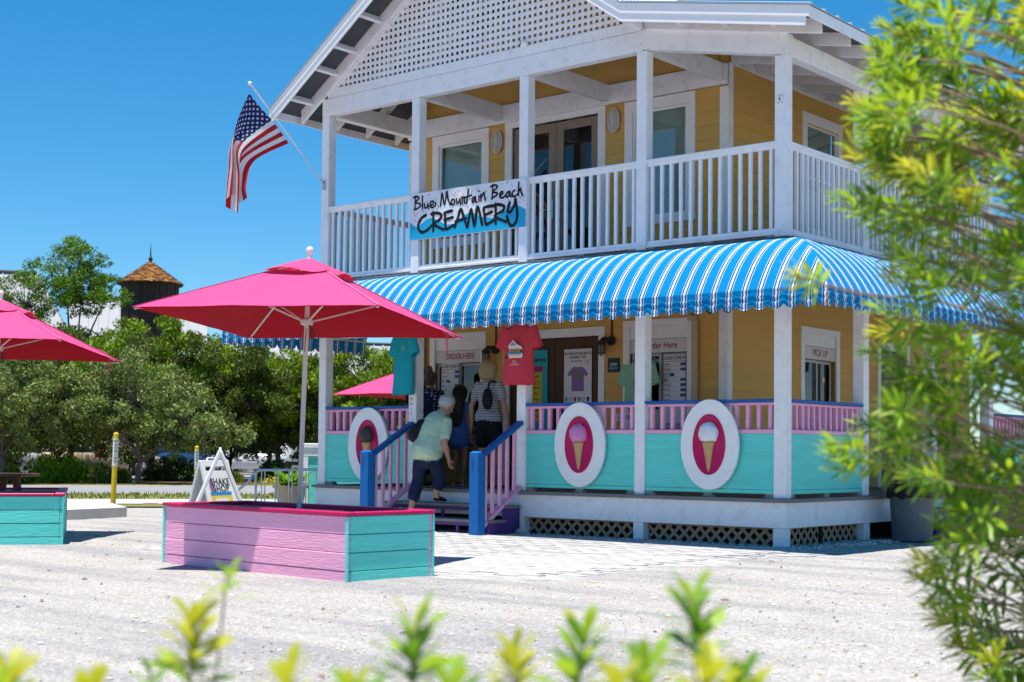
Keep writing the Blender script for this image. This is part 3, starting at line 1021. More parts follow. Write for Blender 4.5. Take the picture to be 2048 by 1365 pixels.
WAVE = [(-5.515, 3.989), (-5.45, 3.929), (-5.376, 3.911), (-5.293, 3.949), (-5.2, 4.001), (-5.117, 4.005), (-5.024, 3.969), (-4.931, 3.918), (-4.85, 3.892), (-4.749, 3.89), (-4.659, 3.934), (-4.57, 3.985), (-4.491, 4.003), (-4.402, 3.994), (-4.323, 3.957), (-4.235, 3.922), (-4.138, 3.909), (-4.052, 3.908), (-3.966, 3.933), (-3.872, 3.982), (-3.797, 4.018), (-3.722, 4.025), (-3.638, 4.001), (-3.558, 3.957)]

# ------------------------------------------------------------------ striped awning
def stripe_mat(name, axis, dark=1.0):
    m = bpy.data.materials.new(name)
    m.use_nodes = True
    n, l = m.node_tree.nodes, m.node_tree.links
    b = n['Principled BSDF']
    tc = n.new('ShaderNodeTexCoord')
    sp = n.new('ShaderNodeSeparateXYZ')
    l.new(tc.outputs['Object'], sp.inputs['Vector'])
    dv = n.new('ShaderNodeMath')
    dv.operation = 'MULTIPLY_ADD'
    dv.inputs[1].default_value = 1 / .18
    dv.inputs[2].default_value = 100.0
    l.new(sp.outputs[axis], dv.inputs[0])
    fr_ = n.new('ShaderNodeMath')
    fr_.operation = 'FRACT'
    l.new(dv.outputs[0], fr_.inputs[0])
    cr = n.new('ShaderNodeValToRGB')
    cr.color_ramp.interpolation = 'CONSTANT'
    sky_b, navy, wh, mid = (.0, .205, .47, 1), (.004, .03, .11, 1), (.80, .81, .82, 1), (.001, .13, .35, 1)
    stops = [(0, sky_b), (.275, wh), (.30, mid), (.375, navy), (.41, wh), (.53, navy), (.565, mid), (.64, wh), (.665, sky_b)]
    e = cr.color_ramp.elements
    e[0].position, e[0].color = stops[0]
    e[1].position, e[1].color = stops[1]
    for p, c in stops[2:]:
        q = e.new(p)
        q.color = c
    l.new(fr_.outputs[0], cr.inputs['Fac'])
    nz = n.new('ShaderNodeTexNoise')
    nz.inputs['Scale'].default_value = 5
    nz.inputs['Detail'].default_value = 4
    l.new(tc.outputs['Object'], nz.inputs['Vector'])
    mr = n.new('ShaderNodeMapRange')
    mr.inputs['To Min'].default_value = .86
    mr.inputs['To Max'].default_value = 1.1
    l.new(nz.outputs['Fac'], mr.inputs['Value'])
    mu = n.new('ShaderNodeVectorMath')
    mu.operation = 'SCALE'
    l.new(cr.outputs['Color'], mu.inputs[0])
    l.new(mr.outputs['Result'], mu.inputs['Scale'])
    l.new(mu.outputs['Vector'], b.inputs['Base Color'])
    b.inputs['Roughness'].default_value = .85
    b.inputs['Specular IOR Level'].default_value = .08
    bn = n.new('ShaderNodeTexNoise')
    bn.inputs['Scale'].default_value = 14
    l.new(tc.outputs['Object'], bn.inputs['Vector'])
    bp = n.new('ShaderNodeBump')
    bp.inputs['Strength'].default_value = .25
    bp.inputs['Distance'].default_value = .02
    l.new(bn.outputs['Fac'], bp.inputs['Height'])
    l.new(bp.outputs['Normal'], b.inputs['Normal'])
    tr = n.new('ShaderNodeBsdfTranslucent')
    l.new(mu.outputs['Vector'], tr.inputs['Color'])
    mx = n.new('ShaderNodeMixShader')
    mx.inputs['Fac'].default_value = .10
    l.new(b.outputs['BSDF'], mx.inputs[1])
    l.new(tr.outputs['BSDF'], mx.inputs[2])
    l.new(mx.outputs['Shader'], n['Material Output'].inputs['Surface'])
    return m
STR_X, STR_Y = stripe_mat('awning_stripes_front', 'X'), stripe_mat('awning_stripes_side', 'Y')
AW = thing('striped_awning', 'blue and white striped awning with scalloped valance around the porch', 'awning', (-3, -.5, 2.6))
prof = [(.04, 3.272), (.15, 3.266), (.27, 3.248), (.39, 3.215), (.50, 3.168), (.60, 3.108), (.69, 3.037), (.77, 2.96), (.84, 2.878), (.90, 2.795), (.955, 2.712), (1.0, 2.632)]
AXL = WX0 - .006
def aw_panel(kind):
    mb = MB()
    N = {'front': 120, 'right': 130, 'left': 40}[kind]
    rings = []
    for (d, z) in prof:
        row = []
        for i in range(N + 1):
            t = i / N
            if kind == 'front':
                x = (AXL - .86 * d) + t * (d * 1.86 - AXL)
                s_ = abs(math.sin(math.pi * (x + .07) / 1.8))
                p = (x, -d, z - .010 * s_ * math.sin(math.pi * min(1, d)) + .004 * noise.noise((x * 3, d * 4, 1)))
            elif kind == 'right':
                y = -d + t * (YB + d)
                p = (d, y, z - .010 * abs(math.sin(math.pi * y / 1.9)) * math.sin(math.pi * min(1, d)) + .004 * noise.noise((y * 3, d * 4, 2)))
            else:
                y = -d + t * (1.75 + d)
                p = (AXL - .86 * d, y, z)
            row.append(p)
        rings.append(row)
    n = N + 1
    mb.add([p for r in rings for p in r], [(i * n + k, i * n + k + 1, (i + 1) * n + k + 1, (i + 1) * n + k) for i in range(len(rings) - 1) for k in range(N)])
    return mb
for kind, m_ in (('front', STR_X), ('right', STR_Y), ('left', STR_Y)):
    aw_panel(kind).build(kind + '_canopy', m_, AW, smooth=True, fix=False)
def valance(kind):
    per, D = .18, 1.0
    a0, a1 = {'front': (AXL - .86 * D, D), 'right': (-D, YB), 'left': (-D, 1.75)}[kind]
    n = int((a1 - a0) / .018)
    rows = 9
    V = []
    for j in range(rows):
        for i in range(n + 1):
            a = a0 + (a1 - a0) * i / n
            ph = ((a / per + 100 - .4825 + .5) % 1)
            zb_ = 2.425 + .075 * (1 - math.sqrt(max(0, 1 - (2 * ph - 1) ** 2)))
            t = j / (rows - 1)
            z = 2.634 + (zb_ - 2.634) * t
            o = .010 * math.sin(9.0 * t * 2.1 + 2 * noise.noise((a * 2, 0, 3))) * (t * (1.15 - t) * 3) + .012 * noise.noise((a * 9, t * 2.5, 5)) * t + .012 * t
            V.append((a, -D - o, z) if kind == 'front' else ((D + o, a, z) if kind == 'right' else (AXL - .86 * D - o, a, z)))
    m = n + 1
    mb = MB()
    mb.add(V, [(j * m + i, j * m + i + 1, (j + 1) * m + i + 1, (j + 1) * m + i) for j in range(rows - 1) for i in range(n)])
    mb.build(kind + '_valance', STR_X if kind == 'front' else STR_Y, AW, smooth=True, fix=False)
for k in ('front', 'right', 'left'):
    valance(k)
fr = MB().tube([(AXL - .84, 1.74, 2.63), (AXL - .84, -.98, 2.63), (.98, -.98, 2.63), (.98, YB, 2.63)], .014, 6)
fr.build('frame_tube', STEEL, AW)
for x in [AXL - .0, *[q - .07 for q in PX]]:
    MB().tube([(x, -d + .012, z - .016) for d, z in prof], .012, 6).build('frame_rib', STEEL, AW)
    MB().tube([(x, .0, 2.62), (x, -.97, 2.62)], .011, 6).build('frame_brace', STEEL, AW)
for y in SY:
    MB().tube([(d - .012, y, z - .016) for d, z in prof], .012, 6).build('frame_rib', STEEL, AW)
MB().tube([(AXL - .84, .9, 2.62), (AXL, .9, 2.62)], .011, 6).build('frame_brace', STEEL, AW)

# ------------------------------------------------------------------ balcony sign
SG = thing('shop_sign', 'white and blue sign with sprinkles and brush lettering on the balcony rail', 'sign', (-4.54, -.03, 3.742))
SGX0, SGX1, SGZ0, SGZ1 = -5.515, -3.553, 3.742, 4.352
SIGN_W = mat('sign_white_vinyl', (.76, .76, .79), .4, var=.03, vscale=30, bump=.05)
SIGN_B = mat('sign_blue_vinyl', (.012, .38, .60), .4, var=.03, vscale=20, bump=.05)
MB().box(SGX0, SGX1, -.030, -.012, SGZ0, SGZ1, .003).build('sign_board', SIGN_W, SG)
mb = MB()
yy = -.0318
for (p, q) in zip(WAVE, WAVE[1:]):
    mb.add([(p[0], yy, SGZ0 + .004), (q[0], yy, SGZ0 + .004), (q[0], yy, q[1]), (p[0], yy, p[1])], [(0, 1, 2, 3)])
mb.build('blue_wave', SIGN_B, SG, fix=False)
rs = random.Random(3)
wave_z = lambda x: np.interp(x, [p[0] for p in WAVE], [p[1] for p in WAVE])
spr = [mat('sprinkle_pink', (.65, .02, .22), .5, bump=0), mat('sprinkle_teal', (.02, .38, .38), .5, bump=0), mat('sprinkle_gold', (.70, .42, .03), .5, bump=0), mat('sprinkle_blue', (.03, .28, .55), .5, bump=0), mat('sprinkle_orange', (.62, .25, .12), .5, bump=0)]
mb = MB()
k = 0
while k < 78:
    x, z = rs.uniform(SGX0 + .03, SGX1 - .03), rs.uniform(SGZ0 + .1, SGZ1 - .02)
    if z < wave_z(x) + .025:
        continue
    a = rs.uniform(0, math.pi)
    dx, dz = math.cos(a) * .018, math.sin(a) * .018
    nx, nz_ = -math.sin(a) * .0042, math.cos(a) * .0042
    mb.cur = rs.randrange(5)
    mb.add([(x - dx - nx, -.0322, z - dz - nz_), (x + dx - nx, -.0322, z + dz - nz_), (x + dx + nx, -.0322, z + dz + nz_), (x - dx + nx, -.0322, z - dz + nz_)], [(0, 1, 2, 3)])
    k += 1
o_ = mb.build('sprinkles', spr, SG, fix=False)
o_['kind'] = 'stuff'
def ribbon(strokes, wd, y0):
    mb = MB()
    y = y0
    for s_ in strokes:
        pts = catmull([(p[0], 0, p[1]) for p in s_], 6)
        y -= .00004
        for i, (p, q) in enumerate(zip(pts, pts[1:])):
            d = (q - p)
            if d.length < 1e-6:
                continue
            d.normalize()
            nn = Vector((-d.z, 0, d.x)) * wd * (.5 + .06 * math.sin(i * .9))
            y -= .000002
            mb.add([(p.x - nn.x, y, p.z - nn.z), (q.x - nn.x, y, q.z - nn.z), (q.x + nn.x, y, q.z + nn.z), (p.x + nn.x, y, p.z + nn.z)], [(0, 1, 2, 3)])
        for p in pts:
            y -= .000002
            mb.add([(p.x + wd * .5 * math.cos(t), y, p.z + wd * .5 * math.sin(t)) for t in [2 * math.pi * k / 10 for k in range(10)]], [tuple(range(10))])
    return mb
ribbon(THIN, .0245, -.0332).build('shop_name', INK, SG, fix=False)
ribbon(BOLD, .040, -.0335).build('shop_word', INK, SG, fix=False)
mb = MB()
for x in (SGX0 + .02, SGX1 - .02):
    for z in (SGZ0 + .02, SGZ1 - .02):
        mb.lathe([(.0, -.004), (.006, -.003), (.007, 0)], (x, -.0305, z), 8, axis=1)
mb.build('screw', STEEL, SG)

# ------------------------------------------------------------------ oval ice cream signs on the railing
CONE = mat('waffle_cone', (.56, .36, .16), .6, var=.16, vscale=40, bump=.6, bscale=70)
def oval_ring(a, b_, y, n=48, cx=0, cz=0):
    return [(cx + a * math.cos(2 * math.pi * k / n), y, cz + b_ * math.sin(2 * math.pi * k / n)) for k in range(n)]
def ice_sign(cx, cz, label, scoop_mat, seed):
    t = thing('ice_cream_sign', label, 'sign', (cx, -.06, cz - .5), group='oval ice cream signs on the porch railing')
    a, b_ = .372, .50
    MB().loft([oval_ring(a, b_, -.004, cx=cx, cz=cz), oval_ring(a, b_, -.034, cx=cx, cz=cz), oval_ring(a - .005, b_ - .005, -.039, cx=cx, cz=cz)]).build('oval_board', WHITE_CLEAN, t, smooth=40)
    ai, bi = .208, .335
    MB().loft([oval_ring(ai, bi, -.038, cx=cx, cz=cz), oval_ring(ai, bi, -.048, cx=cx, cz=cz), oval_ring(ai - .012, bi - .012, -.052, cx=cx, cz=cz), oval_ring(ai - .02, bi - .02, -.047, cx=cx, cz=cz)]).build('magenta_oval', MAGENTA, t, smooth=40)
    rings = []
    for (r, z) in ((.077, .035), (.074, .0), (.066, -.02), (.064, -.028), (.045, -.13), (.024, -.245), (.006, -.30)):
        rings.append([(cx + r * math.cos(u), -.046 - .55 * r * max(0, math.sin(u)) - .002, cz + z) for u in [2 * math.pi * k / 24 for k in range(24)]])
    MB().loft(rings).build('cone', CONE, t, smooth=True)
    bm = bmesh.new()
    bmesh.ops.create_icosphere(bm, subdivisions=4, radius=1)
    me = bpy.data.meshes.new('scoop')
    for v in bm.verts:
        p = v.co
        q = Vector((p.x * 2.2 + seed, p.y * 2.2, p.z * 2.2))
        k = 1 + .09 * noise.noise(q) + .05 * noise.noise(q * 2.3) + .03 * (abs(noise.noise(q * 3.7)))
        flat = 1.0 if p.z > -.55 else 1.06
        z = p.z * .122 * k
        z = max(z, -.088 + .012 * noise.noise((p.x * 5 + seed, p.y * 5, 0)))
        v.co = Vector((cx + p.x * .122 * k * flat, -.052 + p.y * .075 * k, cz + .125 + z))
    bm.to_mesh(me)
    bm.free()
    me.materials.append(scoop_mat)
    me.polygons.foreach_set('use_smooth', [True] * len(me.polygons))
    put('scoop', me, t)
ice_sign(-.920, 1.085, 'oval sign with a white vanilla scoop in a cone', mat('vanilla_scoop', (.74, .76, .80), .5, var=.10, vscale=14, bump=.6, bscale=40), 3.1)
ice_sign(-2.709, 1.077, 'oval sign with a pink strawberry scoop in a cone', mat('strawberry_scoop', (.68, .24, .50), .5, var=.14, vscale=14, bump=.6, bscale=40), 8.4)
ice_sign(-6.250, 1.062, 'oval sign with a dark chocolate scoop behind the stair newel', mat('chocolate_scoop', (.060, .045, .045), .5, var=.25, vscale=14, bump=.7, bscale=40), 5.2)

# ------------------------------------------------------------------ hanging t-shirts
def tshirt(name, label, c, w_, zt, zb, m_, rz=0.0, seed=0, hanger=True):
    t = thing(name, label, 't-shirt', (c[0], c[1], zt + .12), group='shirts hung along the porch')
    cx, cy = c
    rings = []
    N = 40
    H = zt - zb
    for j in range(26):
        v = j / 25
        z = zt - H * v
        hwid = w_ * (.30 + .20 * min(1, v / .09)) * (1 - .05 * math.sin(math.pi * min(1, v * 1.2))) * (1 + .03 * v)
        if v < .09:
            hwid = w_ * (.20 + .27 * (v / .09) ** .7)
        dep = .02 + .05 * min(1, v * 2.2) + .012 * v
        ring = []
        for k in range(N):
            u = 2 * math.pi * k / N
            x, y = math.cos(u), math.sin(u)
            sx = math.copysign(abs(x) ** .75, x)
            fold = .012 * v * math.sin(5 * x + 2.2 * v + seed) + .010 * noise.noise((x * 3 + seed, v * 5, y * 2))
            ring.append(Vector((sx * hwid + .006 * noise.noise((v * 6, seed, x)), y * dep + fold, z + (.012 * noise.noise((x * 2, seed, 9)) if j == 25 else 0))))
        rings.append(ring)
    mb = MB().loft(rings, cap=False)
    for sg in (-1, 1):
        p0 = Vector((sg * w_ * .37, 0, zt - .055))
        p1 = Vector((sg * w_ * .60, .0, zt - .30))
        d = (p1 - p0).normalized()
        a = Vector((0, 1, 0))
        b_ = d.cross(a).normalized()
        rr = []
        for q in range(7):
            f = q / 6
            ra, rb = .035 + .012 * f, .105 - .002 * f + .006 * math.sin(f * 5 + seed)
            cc = p0 + (p1 - p0) * f
            rr.append([cc + a * (ra * math.sin(2 * math.pi * k / 18)) + b_ * (rb * math.cos(2 * math.pi * k / 18)) + Vector((0, .008 * noise.noise((f * 4, k * .8, seed)), 0)) for k in range(18)])
        mb.loft(rr, cap=False)
    M = Matrix.Translation((cx, cy, 0)) @ Matrix.Rotation(rz, 4, 'Z')
    mb.v = [tuple(M @ Vector(p)) for p in mb.v]
    mb.build('shirt', m_, t, smooth=True, fix=False)
    if hanger:
        mb = MB().tube([M @ Vector(p) for p in ((-w_ * .28, 0, zt - .015), (-.02, 0, zt + .055), (.02, 0, zt + .055), (w_ * .28, 0, zt - .015))], .005, 6)
        mb.tube([M @ Vector(p) for p in ((0, 0, zt + .055), (0, 0, zt + .09), (.02, 0, zt + .115), (.0, 0, zt + .135), (-.015, 0, zt + .12))], .003, 5)
        mb.build('hanger', BLACK, t)
    return t, M
CORAL = mat('coral_cotton', (.62, .055, .085), .9, var=.10, vscale=14, bump=.3, bscale=90, trans=.12)
TEALC = mat('teal_cotton', (.012, .36, .43), .9, var=.08, vscale=14, bump=.3, bscale=90, trans=.12)
MINT = mat('mint_cotton', (.28, .52, .36), .9, var=.08, vscale=14, bump=.3, bscale=90)
tp, Mp = tshirt('t_shirt', 'coral red t-shirt with a house print hung on a porch post', (PX[2] - .035, -.09), .44, 2.545, 1.80, CORAL, .05, 1.3)
def flat(t, name, m_, polys, y, M=None):
    mb = MB()
    for i, pl in enumerate(polys):
        mb.add([(p[0], y - i * .0006, p[1]) for p in pl], [tuple(range(len(pl)))])
    if M:
        mb.v = [tuple(M @ Vector(p)) for p in mb.v]
    return mb.build(name, m_, t, fix=False)
W_INK = mat('white_print_ink', (.68, .66, .62), .7, var=.06, bump=0)
B_INK = mat('blue_print_ink', (.03, .22, .36), .7, bump=0)
G_INK = mat('grey_print_ink', (.28, .28, .28), .7, bump=0)
Y_INK = mat('amber_print_ink', (.60, .36, .10), .7, bump=0)
K_INK = mat('dark_print_ink', (.06, .03, .03), .7, bump=0)
z0 = 2.27
flat(tp, 'print_white', W_INK, [[(-.10, z0), (-.02, z0 + .075), (.035, z0 + .02), (.10, z0 - .005), (.12, z0 - .05), (.075, z0 - .03), (-.08, z0 - .03)],
                                [(-.085, z0 - .145), (.115, z0 - .145), (.125, z0 - .09), (-.085, z0 - .09)]], -.092, Mp)
flat(tp, 'print_building', Y_INK, [[(-.075, z0 - .03), (.08, z0 - .03), (.08, z0 - .075), (-.075, z0 - .075)], [(-.06, z0 - .088), (.10, z0 - .088), (.10, z0 - .115), (-.06, z0 - .115)]], -.0935, Mp)
flat(tp, 'print_gable', G_INK, [[(-.07, z0 + .005), (-.02, z0 + .055), (.025, z0 + .005)]], -.095, Mp)
flat(tp, 'print_awning', B_INK, [[(-.12, z0 - .095), (-.08, z0 - .068), (.09, z0 - .068), (.14, z0 - .095)]], -.0955, Mp)
flat(tp, 'print_windows', K_INK, [[(x, z0 - .065), (x + .018, z0 - .065), (x + .018, z0 - .04), (x, z0 - .04)] for x in (-.05, -.02, .01, .045)] + [[(-.15, z0 - .15), (-.10, z0 - .145), (-.105, z0 - .12), (-.14, z0 - .12)]], -.0952, Mp)
mb = MB()
for i, s_ in enumerate(('30-A', 'FLORIDA')):
    mb.text(s_, Mp @ Vector((-.0, -.094, z0 - .19 - i * .034)), Mp.to_3x3() @ Vector((1, 0, 0)), (0, 0, 1), .024)
mb.build('print_lettering', W_INK, tp, fix=False)
tt, Mt = tshirt('t_shirt', 'turquoise t-shirt hung beside the umbrella canopy on the porch', (-5.53, -.10), .45, 2.53, 1.715, TEALC, -.25, 4.7)
mb = MB()
for i, s_ in enumerate(('Blue', 'Mountain', 'Beach')):
    mb.text(s_, Mt @ Vector((.095, -.075, 2.345 - i * .026)), Mt.to_3x3() @ Vector((1, 0, 0)), (0, 0, 1), .016)
mb.build('chest_print', mat('gold_print_ink', (.62, .50, .16), .7, bump=0), tt, fix=False)
tg, Mg = tshirt('t_shirt', 'mint green t-shirt hung by the right order window', (-3.05, WY - .12), .38, 2.16, 1.56, MINT, .1, 7.7)
mb = MB()
mb.text('EAT', Mg @ Vector((.03, -.075, 1.88)), Mg.to_3x3() @ Vector((1, 0, 0)), (0, 0, 1), .05, bold=.02)
mb.build('chest_print', REDTXT, tg, fix=False)

# ------------------------------------------------------------------ notices on doors and windows
PAPER = mat('white_poster_paper', (.70, .69, .71), .45, var=.03, bump=.03)
def menu_board(pl, u0, u1, z0, z1, label, o=-.028):
    t = thing('menu_board', label, 'menu', pl.p((u0 + u1) / 2, o, z0))
    mb = MB()
    pl.box(mb, u0, u1, o - .004, o + .004, z0, z1, .001)
    mb.build('menu_sheet', PAPER, t)
    mb = MB()
    wd = u1 - u0
    um = (u0 + u1) / 2
    oo = o + .0055
    R3 = pl.right
    mb.text('CASH ONLY', pl.p(um, oo, z1 - .055), R3, (0, 0, 1), .05, sx=.78, bold=.02)
    for s_ in (-1, 1):
        st = [pl.p(um + s_ * wd * .45 + .014 * (1 if k % 2 == 0 else .45) * math.sin(k * math.pi / 5), oo, z1 - .055 + .014 * (1 if k % 2 == 0 else .45) * math.cos(k * math.pi / 5)) for k in range(10)]
        mb.add(st, [tuple(range(10))])
    rows = ['SINGLE', 'DOUBLE', 'PINT', 'MALT', 'FLOATS', 'SHAKES', 'CONES', 'WATER']
    for i, s_ in enumerate(rows):
        z = z1 - .135 - i * .066
        if z < z0 + .04:
            break
        mb.text(s_, pl.p(u0 + .02, oo, z), R3, (0, 0, 1), .022, align='LEFT', sx=.9, bold=.01)
        pl.box(mb, u0 + .02, u1 - .10, o + .0042, o + .0052, z - .024, z - .022, 0)
    for (a, b_, c, d) in ((u0, u1, z1 - .006, z1), (u0, u1, z0, z0 + .006), (u0, u0 + .006, z0, z1), (u1 - .006, u1, z0, z1), (u0, u1, z1 - .10, z1 - .095)):
        pl.box(mb, a, b_, o + .0042, o + .0058, c, d, 0)
    mb.build('menu_lettering', INK, t, fix=False)
    for i in range(7):
        z = z1 - .135 - i * .066
        if z < z0 + .05:
            break
        mb = MB()
        a = u1 - .085 if i != 2 else u0 + .10
        pl.box(mb, a, a + .075, o + .0042, o + .0056, z - .022, z + .018, 0)
        mb.build('price_tag', BLUE_TAG, t)
menu_board(FR, -6.62, -6.27, 1.36, 2.27, 'cash only price list in the left order window', o=-.022)
menu_board(FR, -2.78, -2.43, 1.36, 2.262, 'cash only price list in the right order window', o=-.045)

t = thing('tee_poster', 'white poster of printed tees on the brown shop door', 'poster', FR.p(-4.12, 0, 1.25))
mb = MB()
FR.box(mb, -4.354, -3.89, -.005, .001, 1.25, 2.378, .001)
mb.build('poster_sheet', PAPER, t)
mb = MB()
mb.text('BLUE MOUNTAIN BEACH', FR.p(-4.12, .0025, 2.315), (1, 0, 0), (0, 0, 1), .034, sx=.82, bold=.02)
mb.text('CREAMERY TEES', FR.p(-4.12, .0025, 2.265), (1, 0, 0), (0, 0, 1), .034, sx=.82, bold=.02)
mb.text('30A BUILDING', FR.p(-4.14, .0025, 2.215), (1, 0, 0), (0, 0, 1), .022, bold=.01)
mb.text('S-XXL', FR.p(-3.955, .0025, 2.215), (1, 0, 0), (0, 0, 1), .02)
mb.text('$24', FR.p(-3.955, .0025, 2.18), (1, 0, 0), (0, 0, 1), .02)
mb.text('Cater', FR.p(-4.13, .0025, 1.585), (1, 0, 0), (0, 0, 1), .028)
mb.text('S-XXL', FR.p(-3.965, .0025, 1.585), (1, 0, 0), (0, 0, 1), .02)
mb.text('$24', FR.p(-3.965, .0025, 1.55), (1, 0, 0), (0, 0, 1), .02)
FR.box(mb, -4.35, -3.894, .0012, .002, 1.628, 1.633, 0)
mb.build('poster_lettering', INK, t, fix=False)
def tee_shape(cx, cz, s):
    q = [(-.20, .28), (-.08, .32), (0, .29), (.08, .32), (.20, .28), (.34, .12), (.25, .05), (.20, .12), (.20, -.32), (-.20, -.32), (-.20, .12), (-.25, .05), (-.34, .12)]
    return [FR.p(cx + a * s, .0022, cz + b_ * s) for a, b_ in q]
LILAC = mat('lilac_print', (.26, .15, .34), .6, bump=0)
def tee(par, cx, cz, s, m_):
    mb = MB()
    mb.add(tee_shape(cx, cz, s), [(0, 1, 2, 12), (2, 3, 4, 5, 6, 7), (2, 7, 8, 9, 10, 12), (10, 11, 12)])
    mb.build('pictured_tee', m_, par, fix=False)
tee(t, -4.12, 1.975, .52, LILAC)
for i, c in enumerate(((.30, .22, .42), (.35, .50, .58), (.55, .03, .05), (.04, .30, .20), (.66, .42, .50), (.03, .05, .28))):
    tee(t, -4.31 + i * .073, 1.70, .095, mat('swatch_%d' % i, c, .6, bump=0))
tee(t, -4.12, 1.40, .52, mat('butter_print', (.55, .44, .20), .6, bump=0))
flatp = MB()
flatp.add([FR.p(a, .003, b_) for a, b_ in ((-4.19, 2.02), (-4.12, 2.07), (-4.05, 2.02), (-4.03, 1.99), (-4.17, 1.985))], [(0, 1, 2, 3, 4)])
flatp.build('pictured_print', mat('print_olive', (.20, .22, .10), .6, bump=0), t, fix=False)

t = thing('flavor_board', 'turquoise flavors list on the left shop door', 'menu', FR.p(-4.78, 0, 1.0))
mb = MB()
FR.box(mb, -4.95, -4.638, -.005, .003, 1.0, 2.386, .001)
mb.build('board', mat('flavor_board_teal', (.03, .40, .47), .5, var=.05, bump=.04), t)
mb = MB()
mb.text('Flavors', FR.p(-4.79, .0045, 2.255), (1, 0, 0), (0, 0, 1), .062, bold=.02)
mb.build('title', INK, t, fix=False)
mb = MB()
FR.box(mb, -4.93, -4.72, .003, .0045, 2.09, 2.165, 0)
mb.build('pink_strip', MAGENTA, t)
rs2 = random.Random(5)
for (z0, z1) in ((1.42, 2.075), (1.05, 1.25)):
    mb = MB()
    FR.box(mb, -4.92, -4.735, .003, .0045, z0, z1, 0)
    mb.build('yellow_strip', mat('flavor_strip_yellow', (.72, .47, .02), .5, bump=0), t)
    mb = MB()
    for i, s_ in enumerate(('Vanilla', 'Chocolate', 'Strawberry', 'Mint', 'Pecan', 'Lemon', 'Coffee', 'Sherbet')):
        z = z1 - .05 - i * .078
        if z > z0 + .02:
            mb.text(s_, FR.p(-4.83, .006, z), (1, 0, 0), (0, 0, 1), .026, sx=.9, bold=.015)
    mb.build('flavor_lettering', INK, t, fix=False)['kind'] = 'stuff'

t = thing('award_plaque', 'small dark teal 2020 plaque on the wall by the shop door', 'plaque', FR.p(-3.51, .02, 2.04))
mb = MB()
FR.box(mb, -3.605, -3.417, .018, .032, 2.045, 2.232, .002)
mb.build('plate', mat('plaque_teal', (.012, .05, .065), .4, var=.15, bump=.03), t)
mb = MB()
mb.text('2020', FR.p(-3.511, .0335, 2.145), (1, 0, 0), (0, 0, 1), .042, bold=.01)
mb.build('year', W_INK, t, fix=False)
mb = MB()
FR.box(mb, -3.585, -3.437, .032, .0332, 2.088, 2.108, 0)
mb.text('*', FR.p(-3.511, .0335, 2.06), (1, 0, 0), (0, 0, 1), .03)
mb.build('emblem', mat('plaque_aqua', (.10, .32, .35), .4, bump=0), t, fix=False)

t = thing('cash_notice', 'small white cash only notice seen through the porch balusters', 'notice', FR.p(-3.35, .06, 1.40))
mb = MB()
FR.box(mb, -3.46, -3.12, .03, .036, 1.405, 1.50, .001)
mb.build('notice_sheet', PAPER, t)
mb = MB()
mb.text('CASH ONLY', FR.p(-3.29, .0375, 1.45), (1, 0, 0), (0, 0, 1), .045, sx=.8, bold=.02)
mb.build('notice_lettering', INK, t, fix=False)

# pick-up window stickers
t = thing('window_sticker', 'round white sticker on the pick up window pane', 'sticker', SD.p(4.47, -.06, 2.0))
mb = MB().lathe([(.0, .004), (.04, .003), (.042, 0)], SD.p(4.47, -.062, 2.02), 16, axis=0)
mb.build('disc', W_INK, t)

# ------------------------------------------------------------------ flag
FG = thing('flag', 'stars and stripes flag draped from an angled white staff on the porch post', 'flag', (-7.2, 0, 4.67))
p0, p1 = Vector((-7.2, -.005, 4.672)), Vector((-7.23, -1.306, 5.813))
MB().tube([p0, p0.lerp(p1, .33), p0.lerp(p1, .335), p0.lerp(p1, .5), p1], [.0085, .0085, .0095, .0095, .0105], 10).build('staff', mat('white_staff', (.70, .68, .63), .35, var=.06, bump=.03), FG, smooth=40)
mb = MB().lathe([(.0, -.028), (.022, -.018), (.028, .0), (.022, .018), (.0, .028)], p1 + (p1 - p0).normalized() * .025, 14)
mb.build('finial', WHITE_CLEAN, FG, smooth=True)
mb = MB().box(-7.225, -7.175, -.02, -.001, 4.60, 4.72, .003)
mb.tube([p0 + Vector((0, -.005, 0)), p0.lerp(p1, .055)], .016, 10)
mb.build('staff_bracket', STEEL, FG)
CT = {0: [(-1.338, 5.694), (-1.579, 5.151), (-1.603, 4.699), (-1.604, 4.318)], .25: [(-1.173, 5.559), (-1.552, 5.05), (-1.568, 4.606), (-1.577, 4.211)],
      .5: [(-.971, 5.429), (-1.492, 4.981), (-1.517, 4.568), (-1.541, 4.065)], .75: [(-.792, 5.292), (-1.422, 4.848), (-1.474, 4.489), (-1.459, 4.142)],
      1: [(-.638, 5.149), (-1.235, 4.812), (-1.398, 4.454), (-1.386, 4.297)]}
ks = sorted(CT)
NS, NTt = 52, 60
V, UV = [], []
